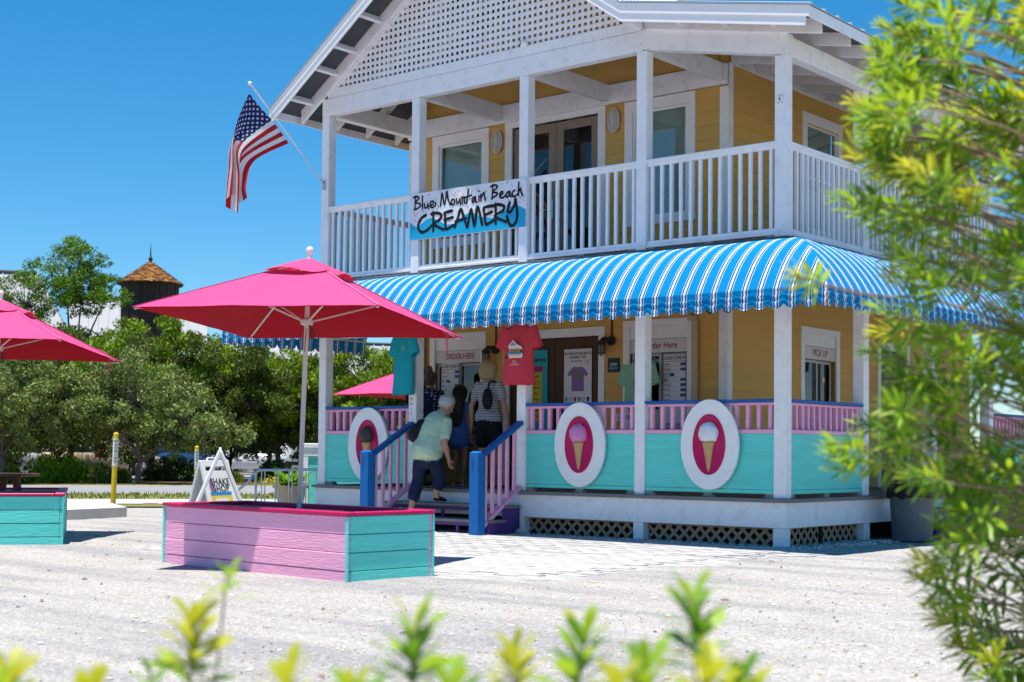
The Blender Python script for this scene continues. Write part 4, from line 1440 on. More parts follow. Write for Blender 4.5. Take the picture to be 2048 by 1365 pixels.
for i in range(NS + 1):
    s_ = i / NS
    j = min(3, int(s_ * 4))
    f = s_ * 4 - j
    ctl = [Vector((0, a[0] + (b_[0] - a[0]) * f, a[1] + (b_[1] - a[1]) * f)) for a, b_ in zip(CT[ks[j]], CT[ks[j + 1]])]
    crv = catmull(ctl, 30)
    cum = [0]
    for a, b_ in zip(crv, crv[1:]):
        cum.append(cum[-1] + (b_ - a).length)
    xo = -7.225 + .0 * s_
    for k in range(NTt + 1):
        q = k / NTt
        L = q * cum[-1]
        m_ = max(0, min(len(cum) - 2, int(np.searchsorted(cum, L)) - 1))
        ff = (L - cum[m_]) / max(1e-9, cum[m_ + 1] - cum[m_])
        p = crv[m_].lerp(crv[m_ + 1], ff)
        amp = .085 * min(1, max(0, q - .12) * 1.6)
        x = xo + amp * math.sin(s_ * 11.5 + 1.2 * q + .6) + .02 * q * math.sin(s_ * 27 + 2) - .10 * q * (1 - s_)
        V.append((x, p.y + .01 * q * math.cos(s_ * 11.5), p.z + .006 * math.sin(s_ * 9 + q * 7) * q))
        UV.append((q, 1 - s_))
n = NTt + 1
mb = MB()
mb.add(V, [(i * n + k, i * n + k + 1, (i + 1) * n + k + 1, (i + 1) * n + k) for i in range(NS) for k in range(NTt)])
def flag_mat():
    m = bpy.data.materials.new('flag_cloth')
    m.use_nodes = True
    n, l = m.node_tree.nodes, m.node_tree.links
    b = n['Principled BSDF']
    uv = n.new('ShaderNodeUVMap')
    sp = n.new('ShaderNodeSeparateXYZ')
    l.new(uv.outputs['UV'], sp.inputs['Vector'])
    def M(op, a, b_=None, c=None):
        q = n.new('ShaderNodeMath')
        q.operation = op
        for i, x in enumerate((a, b_, c)):
            if x is None:
                continue
            if isinstance(x, (int, float)):
                q.inputs[i].default_value = x
            else:
                l.new(x, q.inputs[i])
        return q.outputs[0]
    u, v = sp.outputs['X'], sp.outputs['Y']
    stripe = M('MODULO', M('FLOOR', M('MULTIPLY', v, 13.0)), 2.0)           # 0 = red, 1 = white
    inside = M('MULTIPLY', M('LESS_THAN', u, .40), M('GREATER_THAN', v, 6 / 13))
    def stars(ox, oy, nx, ny):
        gx = M('SUBTRACT', M('FRACT', M('ADD', M('MULTIPLY', u, 6 / .40), ox)), .5)
        gy = M('SUBTRACT', M('FRACT', M('ADD', M('MULTIPLY', M('SUBTRACT', v, 6 / 13), 5 / (7 / 13)), oy)), .5)
        x, y = M('MULTIPLY', gx, .40 / 6 * 1.667), M('MULTIPLY', gy, 7 / 65)
        r = M('SQRT', M('ADD', M('MULTIPLY', x, x), M('MULTIPLY', y, y)))
        an = M('ARCTAN2', x, y)
        lim = M('MULTIPLY_ADD', M('COSINE', M('MULTIPLY', an, 5.0)), .0075, .0160)
        return M('LESS_THAN', r, lim)
    st = M('MAXIMUM', stars(0, .0, 6, 5), stars(.5, .5, 6, 5))
    mx1 = n.new('ShaderNodeMix')
    mx1.data_type = 'RGBA'
    l.new(stripe, mx1.inputs['Factor'])
    mx1.inputs['A'].default_value = (.50, .006, .018, 1)
    mx1.inputs['B'].default_value = (.78, .77, .77, 1)
    mx2 = n.new('ShaderNodeMix')
    mx2.data_type = 'RGBA'
    l.new(st, mx2.inputs['Factor'])
    mx2.inputs['A'].default_value = (.008, .016, .11, 1)
    mx2.inputs['B'].default_value = (.74, .75, .78, 1)
    mx3 = n.new('ShaderNodeMix')
    mx3.data_type = 'RGBA'
    l.new(inside, mx3.inputs['Factor'])
    l.new(mx1.outputs['Result'], mx3.inputs['A'])
    l.new(mx2.outputs['Result'], mx3.inputs['B'])
    l.new(mx3.outputs['Result'], b.inputs['Base Color'])
    b.inputs['Roughness'].default_value = .55
    tr = n.new('ShaderNodeBsdfTranslucent')
    l.new(mx3.outputs['Result'], tr.inputs['Color'])
    ms = n.new('ShaderNodeMixShader')
    ms.inputs['Fac'].default_value = .4
    l.new(b.outputs['BSDF'], ms.inputs[1])
    l.new(tr.outputs['BSDF'], ms.inputs[2])
    l.new(ms.outputs['Shader'], n['Material Output'].inputs['Surface'])
    return m
fo = mb.build('flag_cloth', flag_mat(), FG, smooth=True, fix=False)
uvl = fo.data.uv_layers.new(name='UVMap')
for lp in fo.data.loops:
    uvl.data[lp.index].uv = UV[lp.vertex_index]

# ------------------------------------------------------------------ planter boxes
GREYBOX = mat('box_lining', (.10, .03, .06), .7, var=.2, bump=.2)
SOIL = mat('dark_soil', (.045, .035, .028), .95, var=.3, vscale=20, bump=.8, bscale=40)
def planter(name, label, loc, rz, L, D_, front, end):
    """local: x along the length from the near corner towards -x, y away"""
    t = thing(name, label, 'planter box', loc, rz, group='painted planter boxes', world=False)
    zs = ((-.07, .064), (.069, .203), (.208, .342), (.347, .482))
    rp = random.Random(len(label))
    for z0, z1 in zs:
        j = lambda: rp.uniform(-.002, .002)
        MB().box(-L + .002, -.002, .0 + j(), .03, z0, z1, .004).build('plank', front, t)
        MB().box(-L + .002, -.002, D_ - .03, D_ + j(), z0, z1, .004).build('plank', front, t)
        MB().box(-.028, .0 + j(), .031, D_ - .031, z0, z1, .004).build('plank', end, t)
        MB().box(-L, -L + .028 + j(), .031, D_ - .031, z0, z1, .004).build('plank', end, t)
    for pk in [c_ for c_ in t.children if c_.name.startswith('plank')]:          # nail heads near the board ends
        bb = [Vector(c_) for c_ in pk.bound_box]
        x0, x1, y0, y1 = min(v.x for v in bb), max(v.x for v in bb), min(v.y for v in bb), max(v.y for v in bb)
        z0, z1 = min(v.z for v in bb), max(v.z for v in bb)
        mb = MB()
        if x1 - x0 > y1 - y0:
            for x in (x0 + .04, x0 + (x1 - x0) * .36, x0 + (x1 - x0) * .68, x1 - .05):
                for z in (z0 + .035, z1 - .03):
                    mb.lathe([(.0, -.0015), (.0045, -.001), (.005, .001)], (x + rp.uniform(-.01, .01), y0 if y0 < .1 else y1, z), 7, axis=1)
        else:
            for y in (y0 + .05, y1 - .05):
                for z in (z0 + .035, z1 - .03):
                    mb.lathe([(.0, .0015), (.0045, .001), (.005, -.001)], (x1 if x1 > -.1 else x0, y + rp.uniform(-.01, .01), z), 7, axis=0)
        sub('nail_head', mb.mesh('nail_head', STEEL), pk)
    for (x, y) in ((.002, .0), (-L - .002, 0), (.002, D_), (-L - .002, D_)):
        MB().box(x - .014, x + .014, y - .010 if y == 0 else y - .006, y + .006 if y == 0 else y + .010, -.05, .481, .003).build('corner_strip', end, t)
    c = .100
    MB().box(-L - .018, .018, -.018, c - .018, .485, .515, .006).build('cap_board', MAGENTA, t)
    MB().box(-L - .018, .018, D_ - c + .018, D_ + .018, .485, .515, .006).build('cap_board', MAGENTA, t)
    MB().box(-c + .018, .018, c - .016, D_ - c + .016, .485, .514, .006).build('cap_board', MAGENTA, t)
    MB().box(-L - .018, -L + c - .018, c - .016, D_ - c + .016, .485, .514, .006).build('cap_board', MAGENTA, t)
    for f in (.36, .68):
        MB().box(-L * f - .03, -L * f + .03, c - .016, D_ - c + .016, .44, .478, .004).build('cross_brace', GREYBOX, t)
    MB().box(-L + .03, -.03, .034, D_ - .034, .0, .30, 0).build('soil', SOIL, t)
    return t
ang = math.atan2(-6.021 + 5.838, -.392 + 2.872)
planter('planter_box', 'pink and turquoise planter box in front of the porch steps', (-.392, -6.021, 0), ang, 2.487, .88, PINK, TURQ)
planter('planter_box', 'turquoise planter box with magenta cap at the left edge', (-5.54 - .9 * .559, -5.12 - .9 * .829, 0), rad(146) - math.pi, 2.3, .90, TURQ, TURQ)

# ------------------------------------------------------------------ pink market umbrellas
UPINK = mat('pink_umbrella_cloth', (.72, .075, .25), .75, var=.06, vscale=3, bump=.2, bscale=60, trans=.25, trans_rgb=(.52, .0, .012), sheen=.05)
UPOLE = mat('umbrella_pole', (.62, .55, .53), .35, var=.05, bump=.03)
USEAM = mat('pink_seam_tape', (.78, .13, .33), .75, var=.08, vscale=20, bump=.2, bscale=80)
USHADE = mat('canopy_underside_shade', (.38, .002, .016), .85, var=.06, vscale=3, bump=.15, bscale=60, trans=.2)  # shade of the canopy's underside put into a deep red colour
def umbrella():
    t = thing('market_umbrella', '', 'umbrella', (0, 0, 0), 0, group='pink market umbrellas', world=False)
    H = 2.078
    hs = 1.07
    MB().tube([(0, 0, .0), (0, 0, 1.0), (0, 0, H + .59)], .0205, 14).build('pole', UPOLE, t, smooth=40)
    mb = MB().lathe([(.016, -.03), (.022, -.025), (.016, -.01), (.027, .008), (.031, .026), (.024, .046), (.0, .056)], (0, 0, H + .615), 16)
    mb.build('finial', WHITE_CLEAN, t, smooth=True)
    # canopy: four sloping panels with a little sag, opening at the top under the vent flap
    N, Mr = 22, 16
    mb = MB()
    V = []
    for j in range(Mr + 1):
        r = .20 + .80 * j / Mr
        for q in range(4):
            a, b_ = [(-1, -1), (1, -1), (1, 1), (-1, 1)][q], [(1, -1), (1, 1), (-1, 1), (-1, -1)][q]
            for k in range(N):
                f = k / N
                x, y = a[0] + (b_[0] - a[0]) * f, a[1] + (b_[1] - a[1]) * f
                sag = math.sin(math.pi * f)
                inn = 1 - .022 * sag * r * r
                z = H + .55 * (1 - r) ** 1.0 - .030 * sag * math.sin(math.pi * r * .95) * 1.0 + .012 * sag * r ** 6 + .009 * noise.noise((x * r * 2.2, y * r * 2.2, q)) * (1 - abs(2 * f - 1)) + .003 * noise.noise((x * r * 7, y * r * 7, q))
                V.append((x * hs * r * inn, y * hs * r * inn, z))
    n = 4 * N
    V0 = list(V)
    mb.add(V, [(j * n + k, j * n + (k + 1) % n, (j + 1) * n + (k + 1) % n, (j + 1) * n + k) for j in range(Mr) for k in range(n)])
    cn = mb.build('canopy', UPINK, t, smooth=25, fix=False)
    ml = MB()  # added sheet below the cloth, painted darker to give the canopy a shaded underside
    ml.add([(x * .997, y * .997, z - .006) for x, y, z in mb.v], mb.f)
    sub('underside_shade', ml.mesh('underside_shade', USHADE, smooth=25, fix=False), cn)
    mb = MB()
    V = []
    for j in range(9):
        r = .02 + .27 * j / 8
        for q in range(4):
            a, b_ = [(-1, -1), (1, -1), (1, 1), (-1, 1)][q], [(1, -1), (1, 1), (-1, 1), (-1, -1)][q]
            for k in range(12):
                f = k / 12
                x, y = a[0] + (b_[0] - a[0]) * f, a[1] + (b_[1] - a[1]) * f
                w_ = math.sin(2 * math.pi * f - .4) if q % 2 == 0 else -math.sin(2 * math.pi * f + .3)
                z = H + .575 - .50 * r - .010 * (j / 8) ** 2 + .024 * (j / 8) ** 1.5 * w_
                V.append((x * hs * r, y * hs * r, z))
    n = 48
    mb.add(V, [(j * n + k, j * n + (k + 1) % n, (j + 1) * n + (k + 1) % n, (j + 1) * n + k) for j in range(8) for k in range(n)])
    sub('vent_flap', mb.mesh('vent_flap', UPINK, smooth=35, fix=False), cn)
    for q in range(4):                                       # stitched seam along each hip
        mb = MB()
        ids = [j * 4 * N + q * N for j in range(Mr + 1)]
        for a, b_ in zip(ids, ids[1:]):
            mb.bar(Vector(V0[a]) + Vector((0, 0, .003)), Vector(V0[b_]) + Vector((0, 0, .003)), .022, .003, b=0)
        sub('hip_seam', mb.mesh('hip_seam', USEAM), cn)
    for (sx, sy) in ((-1, -1), (1, -1), (1, 1), (-1, 1)):
        rb = MB().tube([(sx * .03, sy * .03, H + .535), (sx * .55, sy * .55, H + .25), (sx * hs * .985, sy * hs * .985, H - .012)], .009, 8)
        rb = rb.build('rib', UPOLE, t)
        mb = MB().tube([(sx * .035, sy * .035, H + .02), (sx * .53, sy * .53, H + .248)], .008, 8)
        sub('strut', mb.mesh('strut', UPOLE), rb)
        mb = MB().box(sx * hs * .965 - .03, sx * hs * .965 + .03, sy * hs * .965 - .03, sy * hs * .965 + .03, H - .004, H + .004, .001)
        sub('corner_pocket', mb.mesh('corner_pocket', UPINK), rb)
    mb = MB().lathe([(.022, -.03), (.05, -.025), (.055, .0), (.05, .02), (.022, .03)], (0, 0, H + .01), 16)
    mb.lathe([(.022, -.02), (.045, -.015), (.045, .02), (.022, .025)], (0, 0, H + .54), 16)
    mb.build('hub', UPOLE, t, smooth=40)
    mb = MB().tube([(.03, -.01, H + .0), (.05, -.02, H - .06), (.085, -.015, H - .10), (.06, -.02, H - .14), (.04, -.01, H - .08), (.07, .0, H - .05)], .007, 6)
    mb.build('pulley_knot', CAGE, t)
    mb = MB().tube([(-.03, -.02, H + .01), (-.06, -.03, H - .15), (-.04, -.03, H - .27), (.0, -.022, H - .24), (.005, -.022, H - .05)], .003, 5)
    mb.build('pulley_cord', CAGE, t)
    # tie strap along the right-hand hip, its end hanging free
    pts = [(hs * .70, hs * .80, H + .145), (hs * .80, hs * .83, H + .118), (hs * .88, hs * .88, H + .075), (hs * .90, hs * .885, H + .03), (hs * .90, hs * .89, H - .08), (hs * .905, hs * .892, H - .16)]
    mb = MB()
    for p, q in zip(pts, pts[1:]):
        mb.bar(p, q, .016, .002, up=(.7, -.7, .3))
    mb.build('tie_strap', UPINK, t)
    return t
um = umbrella()
def place_umb(o, base, tilt, rz, label):
    o.matrix_basis = Matrix.Translation(base) @ Matrix.Rotation(-tilt[1], 4, 'X') @ Matrix.Rotation(tilt[0], 4, 'Y') @ Matrix.Rotation(rz, 4, 'Z')
    o['label'] = label
place_umb(um, (-1.755, -5.298, 0), (-.005, .041), .421, 'large pink umbrella standing in the pink planter box')
u2 = copy_tree(um, (0, 0, 0), 0, '')
place_umb(u2, (-7.12, -5.02, 0), (-.02, .045), 2.24 - math.pi / 2, 'pink umbrella cut off by the left edge')
u3 = copy_tree(um, (0, 0, 0), 0, '')
place_umb(u3, (-9.95, 4.85, -.12), (0, .0), .12, 'distant pink umbrella seen through the porch behind the turquoise shirt')

# ------------------------------------------------------------------ ground, pavement, road
def ground_mat():
    m = bpy.data.materials.new('white_shell_gravel')
    m.use_nodes = True
    n, l = m.node_tree.nodes, m.node_tree.links
    b = n['Principled BSDF']
    tc = n.new('ShaderNodeTexCoord')
    def tex(kind, sc_, det=4, rough=.6, vec=None):
        t = n.new(kind)
        t.inputs['Scale'].default_value = sc_
        if 'Detail' in t.inputs:
            t.inputs['Detail'].default_value = det
        if 'Roughness' in t.inputs:
            t.inputs['Roughness'].default_value = rough
        l.new(vec or tc.outputs['Object'], t.inputs['Vector'])
        return t
    def ramp(src, stops):
        r = n.new('ShaderNodeValToRGB')
        e = r.color_ramp.elements
        e[0].position, e[0].color = stops[0][0], (*stops[0][1], 1)
        e[1].position, e[1].color = stops[1][0], (*stops[1][1], 1)
        for p, c in stops[2:]:
            q = e.new(p)
            q.color = (*c, 1)
        l.new(src, r.inputs['Fac'])
        return r.outputs['Color']
    def mix(f, a, b_):
        x = n.new('ShaderNodeMix')
        x.data_type = 'RGBA'
        for s_, v in ((x.inputs['Factor'], f), (x.inputs['A'], a), (x.inputs['B'], b_)):
            if isinstance(v, tuple):
                s_.default_value = (*v, 1)
            elif isinstance(v, float):
                s_.default_value = v
            else:
                l.new(v, s_)
        return x.outputs['Result']
    big = tex('ShaderNodeTexNoise', .35, 3, .5)
    mid = tex('ShaderNodeTexNoise', 2.2, 6, .65)
    stone = tex('ShaderNodeTexVoronoi', 75)
    stone2 = tex('ShaderNodeTexVoronoi', 170)
    base = mix(big.outputs['Fac'], (.54, .505, .455), (.53, .525, .51))          # warm sand to grey-white shell
    base = mix(ramp(mid.outputs['Fac'], [(.35, (0, 0, 0)), (.7, (1, 1, 1))]), base, (.62, .61, .59))
    mpn = n.new('ShaderNodeMapping')                       # old wheel tracks and scraped streaks
    mpn.inputs['Rotation'].default_value = (0, 0, .55)
    mpn.inputs['Scale'].default_value = (.22, 1.7, 1)
    l.new(tc.outputs['Object'], mpn.inputs['Vector'])
    trk = tex('ShaderNodeTexNoise', 1.0, 4, .55, mpn.outputs['Vector'])
    base = mix(ramp(trk.outputs['Fac'], [(.46, (0, 0, 0)), (.60, (.9, .9, .9))]), base, (.42, .42, .425))
    sp = ramp(stone.outputs['Color'], [(.0, (.80, .79, .77)), (.55, (.92, .91, .89)), (.80, (1, .99, .97)), (.94, (.74, .64, .52)), (.985, (.42, .41, .42))])
    mul = n.new('ShaderNodeMix')
    mul.data_type = 'RGBA'
    mul.blend_type = 'MULTIPLY'
    mul.inputs['Factor'].default_value = .82
    l.new(base, mul.inputs['A'])
    l.new(sp, mul.inputs['B'])
    l.new(mul.outputs['Result'], b.inputs['Base Color'])
    b.inputs['Roughness'].default_value = .95
    b.inputs['Specular IOR Level'].default_value = .15
    add = n.new('ShaderNodeMath')
    add.operation = 'MULTIPLY_ADD'
    add.inputs[1].default_value = .45
    l.new(stone2.outputs['Distance'], add.inputs[0])
    l.new(stone.outputs['Distance'], add.inputs[2])
    bp = n.new('ShaderNodeBump')
    bp.invert = True
    bp.inputs['Strength'].default_value = .35
    bp.inputs['Distance'].default_value = .006
    l.new(add.outputs[0], bp.inputs['Height'])
    l.new(bp.outputs['Normal'], b.inputs['Normal'])
    return m
GRAVEL = ground_mat()
def axis_steps(lo, a, b_, hi, fine):
    out = [lo, lo * .5 + a * .5, a - 12, a - 5, a - 2]
    out += list(np.arange(a, b_, fine))
    out += [b_, b_ + 2, b_ + 5, b_ + 12, hi * .5 + b_ * .5, hi]
    return out
gx, gy = axis_steps(-600, -15, 9, 600, .11), axis_steps(-600, -13.8, 3, 600, .11)
def gz(x, y):
    if not (-15 <= x <= 9 and -13.8 <= y <= 3):
        return -.012
    q = .55 * noise.noise((x * .5, y * .5, 3)) + .5 * noise.noise((x * 1.9, y * 1.9, 7)) + .35 * noise.noise((x * 5, y * 5, 11))
    return -.012 + .012 * q
V = [(x, y, gz(x, y)) for y in gy for x in gx]
n = len(gx)
gm = MB()
gm.add(V, [(j * n + i, j * n + i + 1, (j + 1) * n + i + 1, (j + 1) * n + i) for j in range(len(gy) - 1) for i in range(n - 1)])
struct(gm.build('ground', GRAVEL, smooth=True, fix=False))

def poly_sheet(name, pts, z, m_, sub_n=None):
    mb = MB()
    mb.add([(p[0], p[1], z) for p in pts], [tuple(range(len(pts)))])
    return struct(mb.build(name, m_, fix=False))
PAVE = mat('pale_paving', (.47, .46, .45), .85, var=.16, vscale=1.2, bump=.5, bscale=16, stretch=(1, 1, 1), dirt=.30, dirt_rgb=(.60, .575, .53))
# paved apron before the porch: rows of concrete pavers, with a sandy ragged edge
pv = thing('paved_apron', 'pale concrete paver apron between planter box and porch', 'paving', (-2, -2.5, 0))
pv['kind'] = 'structure'
rp = random.Random(21)
# front edge of the apron as seen: runs from behind the planter to the corner post
def apron_ok(x, y):
    if y > -.12 or y < -5.4:
        return False
    if x < -4.7 + .25 * noise.noise((y * 1.5, 8, 2)):
        return False
    lim = np.interp(x, [-7, -.6, .1, .75, .9, .9, 3], [-5.2, -5.2, -5.3, -5.0, -3.6, -1.4, -1.2])
    edge = lim + .10 * noise.noise((x * 2, y, 4))
    if x > .82 + .12 * noise.noise((y * 2, 3, 1)):
        return False
    return y > edge
PVM = [mat('paver_%d' % k, (.47 * f, .462 * f, .455 * f), .88, var=.12, vscale=4, bump=.5, bscale=50, dirt=.35, dirt_rgb=(.50, .48, .45)) for k, f in enumerate((.78, .84, .90))]
pm = [MB().box(-.117, .117, -.057, .057, -.03, .006, .004).mesh('paver', q) for q in PVM]
near = []
yy = -.18
row = 0
while yy > -5.4:
    xx = -6.8 + (.12 if row % 2 else 0)
    while xx < 1.2:
        if apron_ok(xx, yy):
            near.append((xx, yy))
        xx += .242
    yy -= .122
    row += 1
def sink(x, y):
    """pavers at the rim lie under drifted sand"""
    m_ = 0
    for r_ in (.18, .36, .54):
        for a_ in range(8):
            if not apron_ok(x + r_ * math.cos(a_ * .785), min(-.2, y + r_ * math.sin(a_ * .785))):
                return max(0, .030 - .045 * (r_ - .18)) * (.7 + .6 * noise.noise((x * 2.2, y * 2.2, 6)))
    return .004 * (1 + noise.noise((x * 1.1, y * 1.1, 9)))
near.sort(key=lambda p: (p[0] - 7.5) ** 2 + (p[1] + 13.6) ** 2)
for i, (x, y) in enumerate(near[:300]):
    put('paver', pm[rp.randrange(3)], pv, M=Matrix.Translation((x, y, rp.uniform(-.003, .002) - sink(x, y))) @ Matrix.Rotation(rp.uniform(-.012, .012), 4, 'Z'))
    pv.children[-1].matrix_parent_inverse = PM[pv.name].inverted()
mb = MB()
for (x, y) in near[300:]:
    z = rp.uniform(-.003, .002) - sink(x, y)
    mb.cur = rp.randrange(3)
    mb.box(x - .117, x + .117, y - .057, y + .057, z - .03, z + .006, 0)
o_ = mb.build('paver_field', PVM, pv)
o_['kind'] = 'stuff'

E_ = Vector((.6, .8, 0))
N_ = Vector((-.8, .6, 0))
def strip(name, n0, n1, z, m_, t0=-90, t1=140):
    q = [N_ * a + E_ * t for (a, t) in ((n0, t0), (n0, t1), (n1, t1), (n1, t0))]
    return poly_sheet(name, q, z, m_)
ASPH = mat('sun_bleached_asphalt', (.235, .235, .245), .9, var=.12, vscale=2, bump=.4, bscale=60)
CONC = mat('pale_concrete', (.40, .395, .385), .88, var=.12, vscale=1.5, bump=.3, bscale=40, dirt=.25, dirt_rgb=(.28, .27, .25))
GRASS_M = mat('verge_grass', (.16, .175, .045), .95, var=.35, vscale=5, bump=.9, bscale=40, dirt=.35, dirt_rgb=(.26, .22, .09))
BANK_M = mat('bank_grass', (.10, .16, .02), .95, var=.35, vscale=4, bump=.9, bscale=40)
MULCH = mat('leaf_mulch', (.10, .055, .03), .95, var=.5, vscale=7, bump=.9, bscale=30, dirt=.4, dirt_rgb=(.22, .13, .07))
strip('sidewalk', 12.3, 14.8, .004, CONC)
strip('grass_verge', 14.8, 18.2, .008, GRASS_M)
strip('road', 18.2, 26.1, .004, ASPH)
strip('road_edge_line', 18.32, 18.50, .009, mat('white_road_paint', (.72, .72, .71), .7, bump=.2))
strip('road_yellow_line', 25.75, 25.95, .009, mat('yellow_road_paint', (.66, .40, .06), .7, bump=.2))
strip('grass_bank', 26.1, 27.6, .012, BANK_M)
strip('mulch_bed', 27.6, 34.5, .010, MULCH)
strip('parking_lot', 34.5, 56, .006, ASPH)
strip('far_ground', 56, 300, .010, BANK_M)
poly_sheet('grass_patch', [(-13.3, .4), (-12.1, 1.9), (-11.6, 3.2), (-12.6, 3.4), (-13.4, 1.8), (-14.2, .9)], .010, GRASS_M)

# raised concrete slab at left
sb = MB()
pts = [(-10.15, -1.056), (-9.6, -3.6), (-13.1, -3.9), (-14.0, -1.6), (-11.6, -.30)]
nn = len(pts)
sb.add([(x, y, .13) for x, y in pts] + [(x, y, -.03) for x, y in pts], [tuple(range(nn)), tuple(range(2 * nn - 1, nn - 1, -1))] + [(i, (i + 1) % nn, nn + (i + 1) % nn, nn + i) for i in range(nn)])
tag(sb.build('concrete_slab', mat('weathered_concrete', (.50, .49, .46), .9, var=.12, vscale=2, bump=.4, bscale=40, dirt=.5, dirt_rgb=(.26, .25, .22))), 'low weathered concrete slab beyond the left planter box', 'slab')

# pebbles, shell bits and fallen leaves lying on the gravel
PEB = mat('pebble', (.62, .60, .57), .85, var=.15, vscale=30, bump=.3, attr='tint')
def pebbles(name, spots, m_, tints, flat=.6):
    rp = random.Random(len(spots))
    base = [Vector(p) for p in ((1, 0, 0), (-1, 0, 0), (0, 1, 0), (0, -1, 0), (0, 0, 1), (0, 0, -1))]
    tri = [(0, 2, 4), (2, 1, 4), (1, 3, 4), (3, 0, 4), (2, 0, 5), (1, 2, 5), (3, 1, 5), (0, 3, 5)]
    mb = MB()
    cols = []
    for (x, y, s_) in spots:
        a = rp.uniform(0, 6.28)
        ca, sa = math.cos(a), math.sin(a)
        e1, e2, e3 = s_ * rp.uniform(.7, 1.4), s_ * rp.uniform(.5, 1.0), s_ * flat * rp.uniform(.6, 1.1)
        vs = []
        for p in base:
            q = Vector((p.x * e1 * rp.uniform(.8, 1.2), p.y * e2 * rp.uniform(.8, 1.2), p.z * e3))
            vs.append((x + q.x * ca - q.y * sa, y + q.x * sa + q.y * ca, gz(x, y) + .004 + q.z))
        mb.add(vs, tri)
        c = rp.choice(tints)
        k = rp.uniform(.8, 1.15)
        cols += [(c[0] * k, c[1] * k, c[2] * k, 1)] * 8
    o = mb.build(name, m_, fix=False)
    face_attr(o.data, 'tint', cols)
    return o
rg = random.Random(5)
spots = []
while len(spots) < 11000:                                   # scattered chips, denser towards the near right
    x, y = rg.uniform(-13, 7.5), rg.uniform(-12.5, -.2)
    dd = math.hypot(x - 7.5, y + 13.6)
    if dd < 2.6 or (apron_ok(x, y) and rg.random() < .93):
        continue
    dens = .10 + .9 * max(0, min(1, (noise.noise((x * .35, y * .35, 2)) * .9 + .25))) if x < 2 else .75
    if rg.random() < dens * min(1, 40 / (dd * dd)) + .05:
        spots.append((x, y, rg.uniform(.003, .0095) if rg.random() < .93 else rg.uniform(.010, .021)))
WH, TN, GY, DKT = (1.05, 1.03, 1.0), (1.0, .80, .58), (.62, .62, .64), (.22, .22, .24)
o_ = pebbles('loose_pebbles', spots, PEB, [WH, WH, WH, WH, TN, TN, GY, DKT])
o_['kind'] = 'stuff'
o_['label'] = 'small white and tan pebbles scattered over the gravel'
lv = MB()
cols = []
for k in range(60):                                        # a few dry leaves blown over the lot
    x, y = rg.uniform(-7, 5.5), rg.uniform(-10.5, -1.2)
    a, s_ = rg.uniform(0, 6.28), rg.uniform(.018, .04)
    c_, d_ = math.cos(a), math.sin(a)
    pts = [(-1, 0, .0), (-.3, .42, .25), (.5, .36, .3), (1, 0, .1), (.5, -.36, .25), (-.3, -.42, .35)]
    z0 = gz(x, y) + .006
    lv.add([(x + s_ * (p[0] * c_ - p[1] * d_), y + s_ * (p[0] * d_ + p[1] * c_), z0 + s_ * p[2] * .6) for p in pts], [(0, 1, 2, 3), (0, 3, 4, 5)])
    t_ = rg.choice(((1, .8, .6), (1.3, .9, .5), (.7, .5, .35)))
    cols += [(*t_, 1)] * 2
o_ = lv.build('dry_leaves', mat('dry_leaf', (.26, .15, .07), .8, var=.2, vscale=20, bump=.1, attr='tint'), fix=False)
face_attr(o_.data, 'tint', cols)
o_['kind'] = 'stuff'
o_['label'] = 'dry brown leaves scattered on the gravel'
spots = [(rg.uniform(-3.6, .35), rg.uniform(-.28, .14) if rg.random() < .8 else rg.uniform(-.36, -.2), rg.uniform(.012, .028)) for _ in range(900)]
spots += [(rg.uniform(-.10, .42), rg.uniform(.1, 2.2), rg.uniform(.012, .028)) for _ in range(450)]
spots += [(rg.uniform(-5.3, -3.6), rg.uniform(-.85, -.2), rg.uniform(.010, .022)) for _ in range(500)]
o_ = pebbles('border_stones', spots, PEB, [WH, WH, GY, GY, (.8, .78, .75)], flat=.8)
o_['kind'] = 'stuff'
o_['label'] = 'white stones along the foot of the porch'

# ------------------------------------------------------------------ yard furniture
# trash can
t = thing('trash_can', 'grey round trash can with black liner by the corner of the porch', 'trash can', (.44, 2.2, 0))
CAN = mat('grey_plastic', (.115, .13, .145), .5, var=.10, vscale=8, bump=.2, dirt=.2, dirt_rgb=(.25, .25, .24))
MB().lathe([(.215, .0), (.225, .01), (.258, .56), (.27, .60), (.262, .64), (.25, .62), (.235, .2)], (.44, 2.2, 0), 32, cap=False).build('can', CAN, t, smooth=40)
rings = []
for j, (r, z) in enumerate(((.20, .50), (.255, .655), (.285, .66), (.292, .60), (.286, .55), (.29, .50))):
    rings.append([(.44 + (r + .018 * noise.noise((k * .7, j * 1.3, 1)) * (j > 1)) * math.cos(2 * math.pi * k / 36), 2.2 + (r + .018 * noise.noise((k * .7, j * 1.3, 1)) * (j > 1)) * math.sin(2 * math.pi * k / 36), z + (.035 * noise.noise((k * .5, 4, 2)) if j == 5 else 0)) for k in range(36)])
MB().loft(rings, cap=False).build('bin_liner', mat('black_plastic_bag', (.010, .010, .011), .25, var=.2, bump=.6, bscale=25), t, smooth=True, fix=False)

# long purple side steps
t = thing('side_steps', 'long purple steps along the right side of the porch', 'steps', (.35, 5, 0))
for (z, x0, x1) in ((.34, .075, .37), (.17, .36, .67)):
    MB().box(x0, x1, 2.7, 7.5, z - .036, z).build('tread', GREYDECK, t)
    MB().box(x1 - .06, x1 - .03, 2.72, 7.48, z - .168, z - .038).build('riser', PURPLE, t)
MB().prism([(.075, .0), (.62, .0), (.62, .13), (.34, .132), (.34, .30), (.075, .30)], 1, 2.66, 2.70).build('stringer', PURPLE, t)

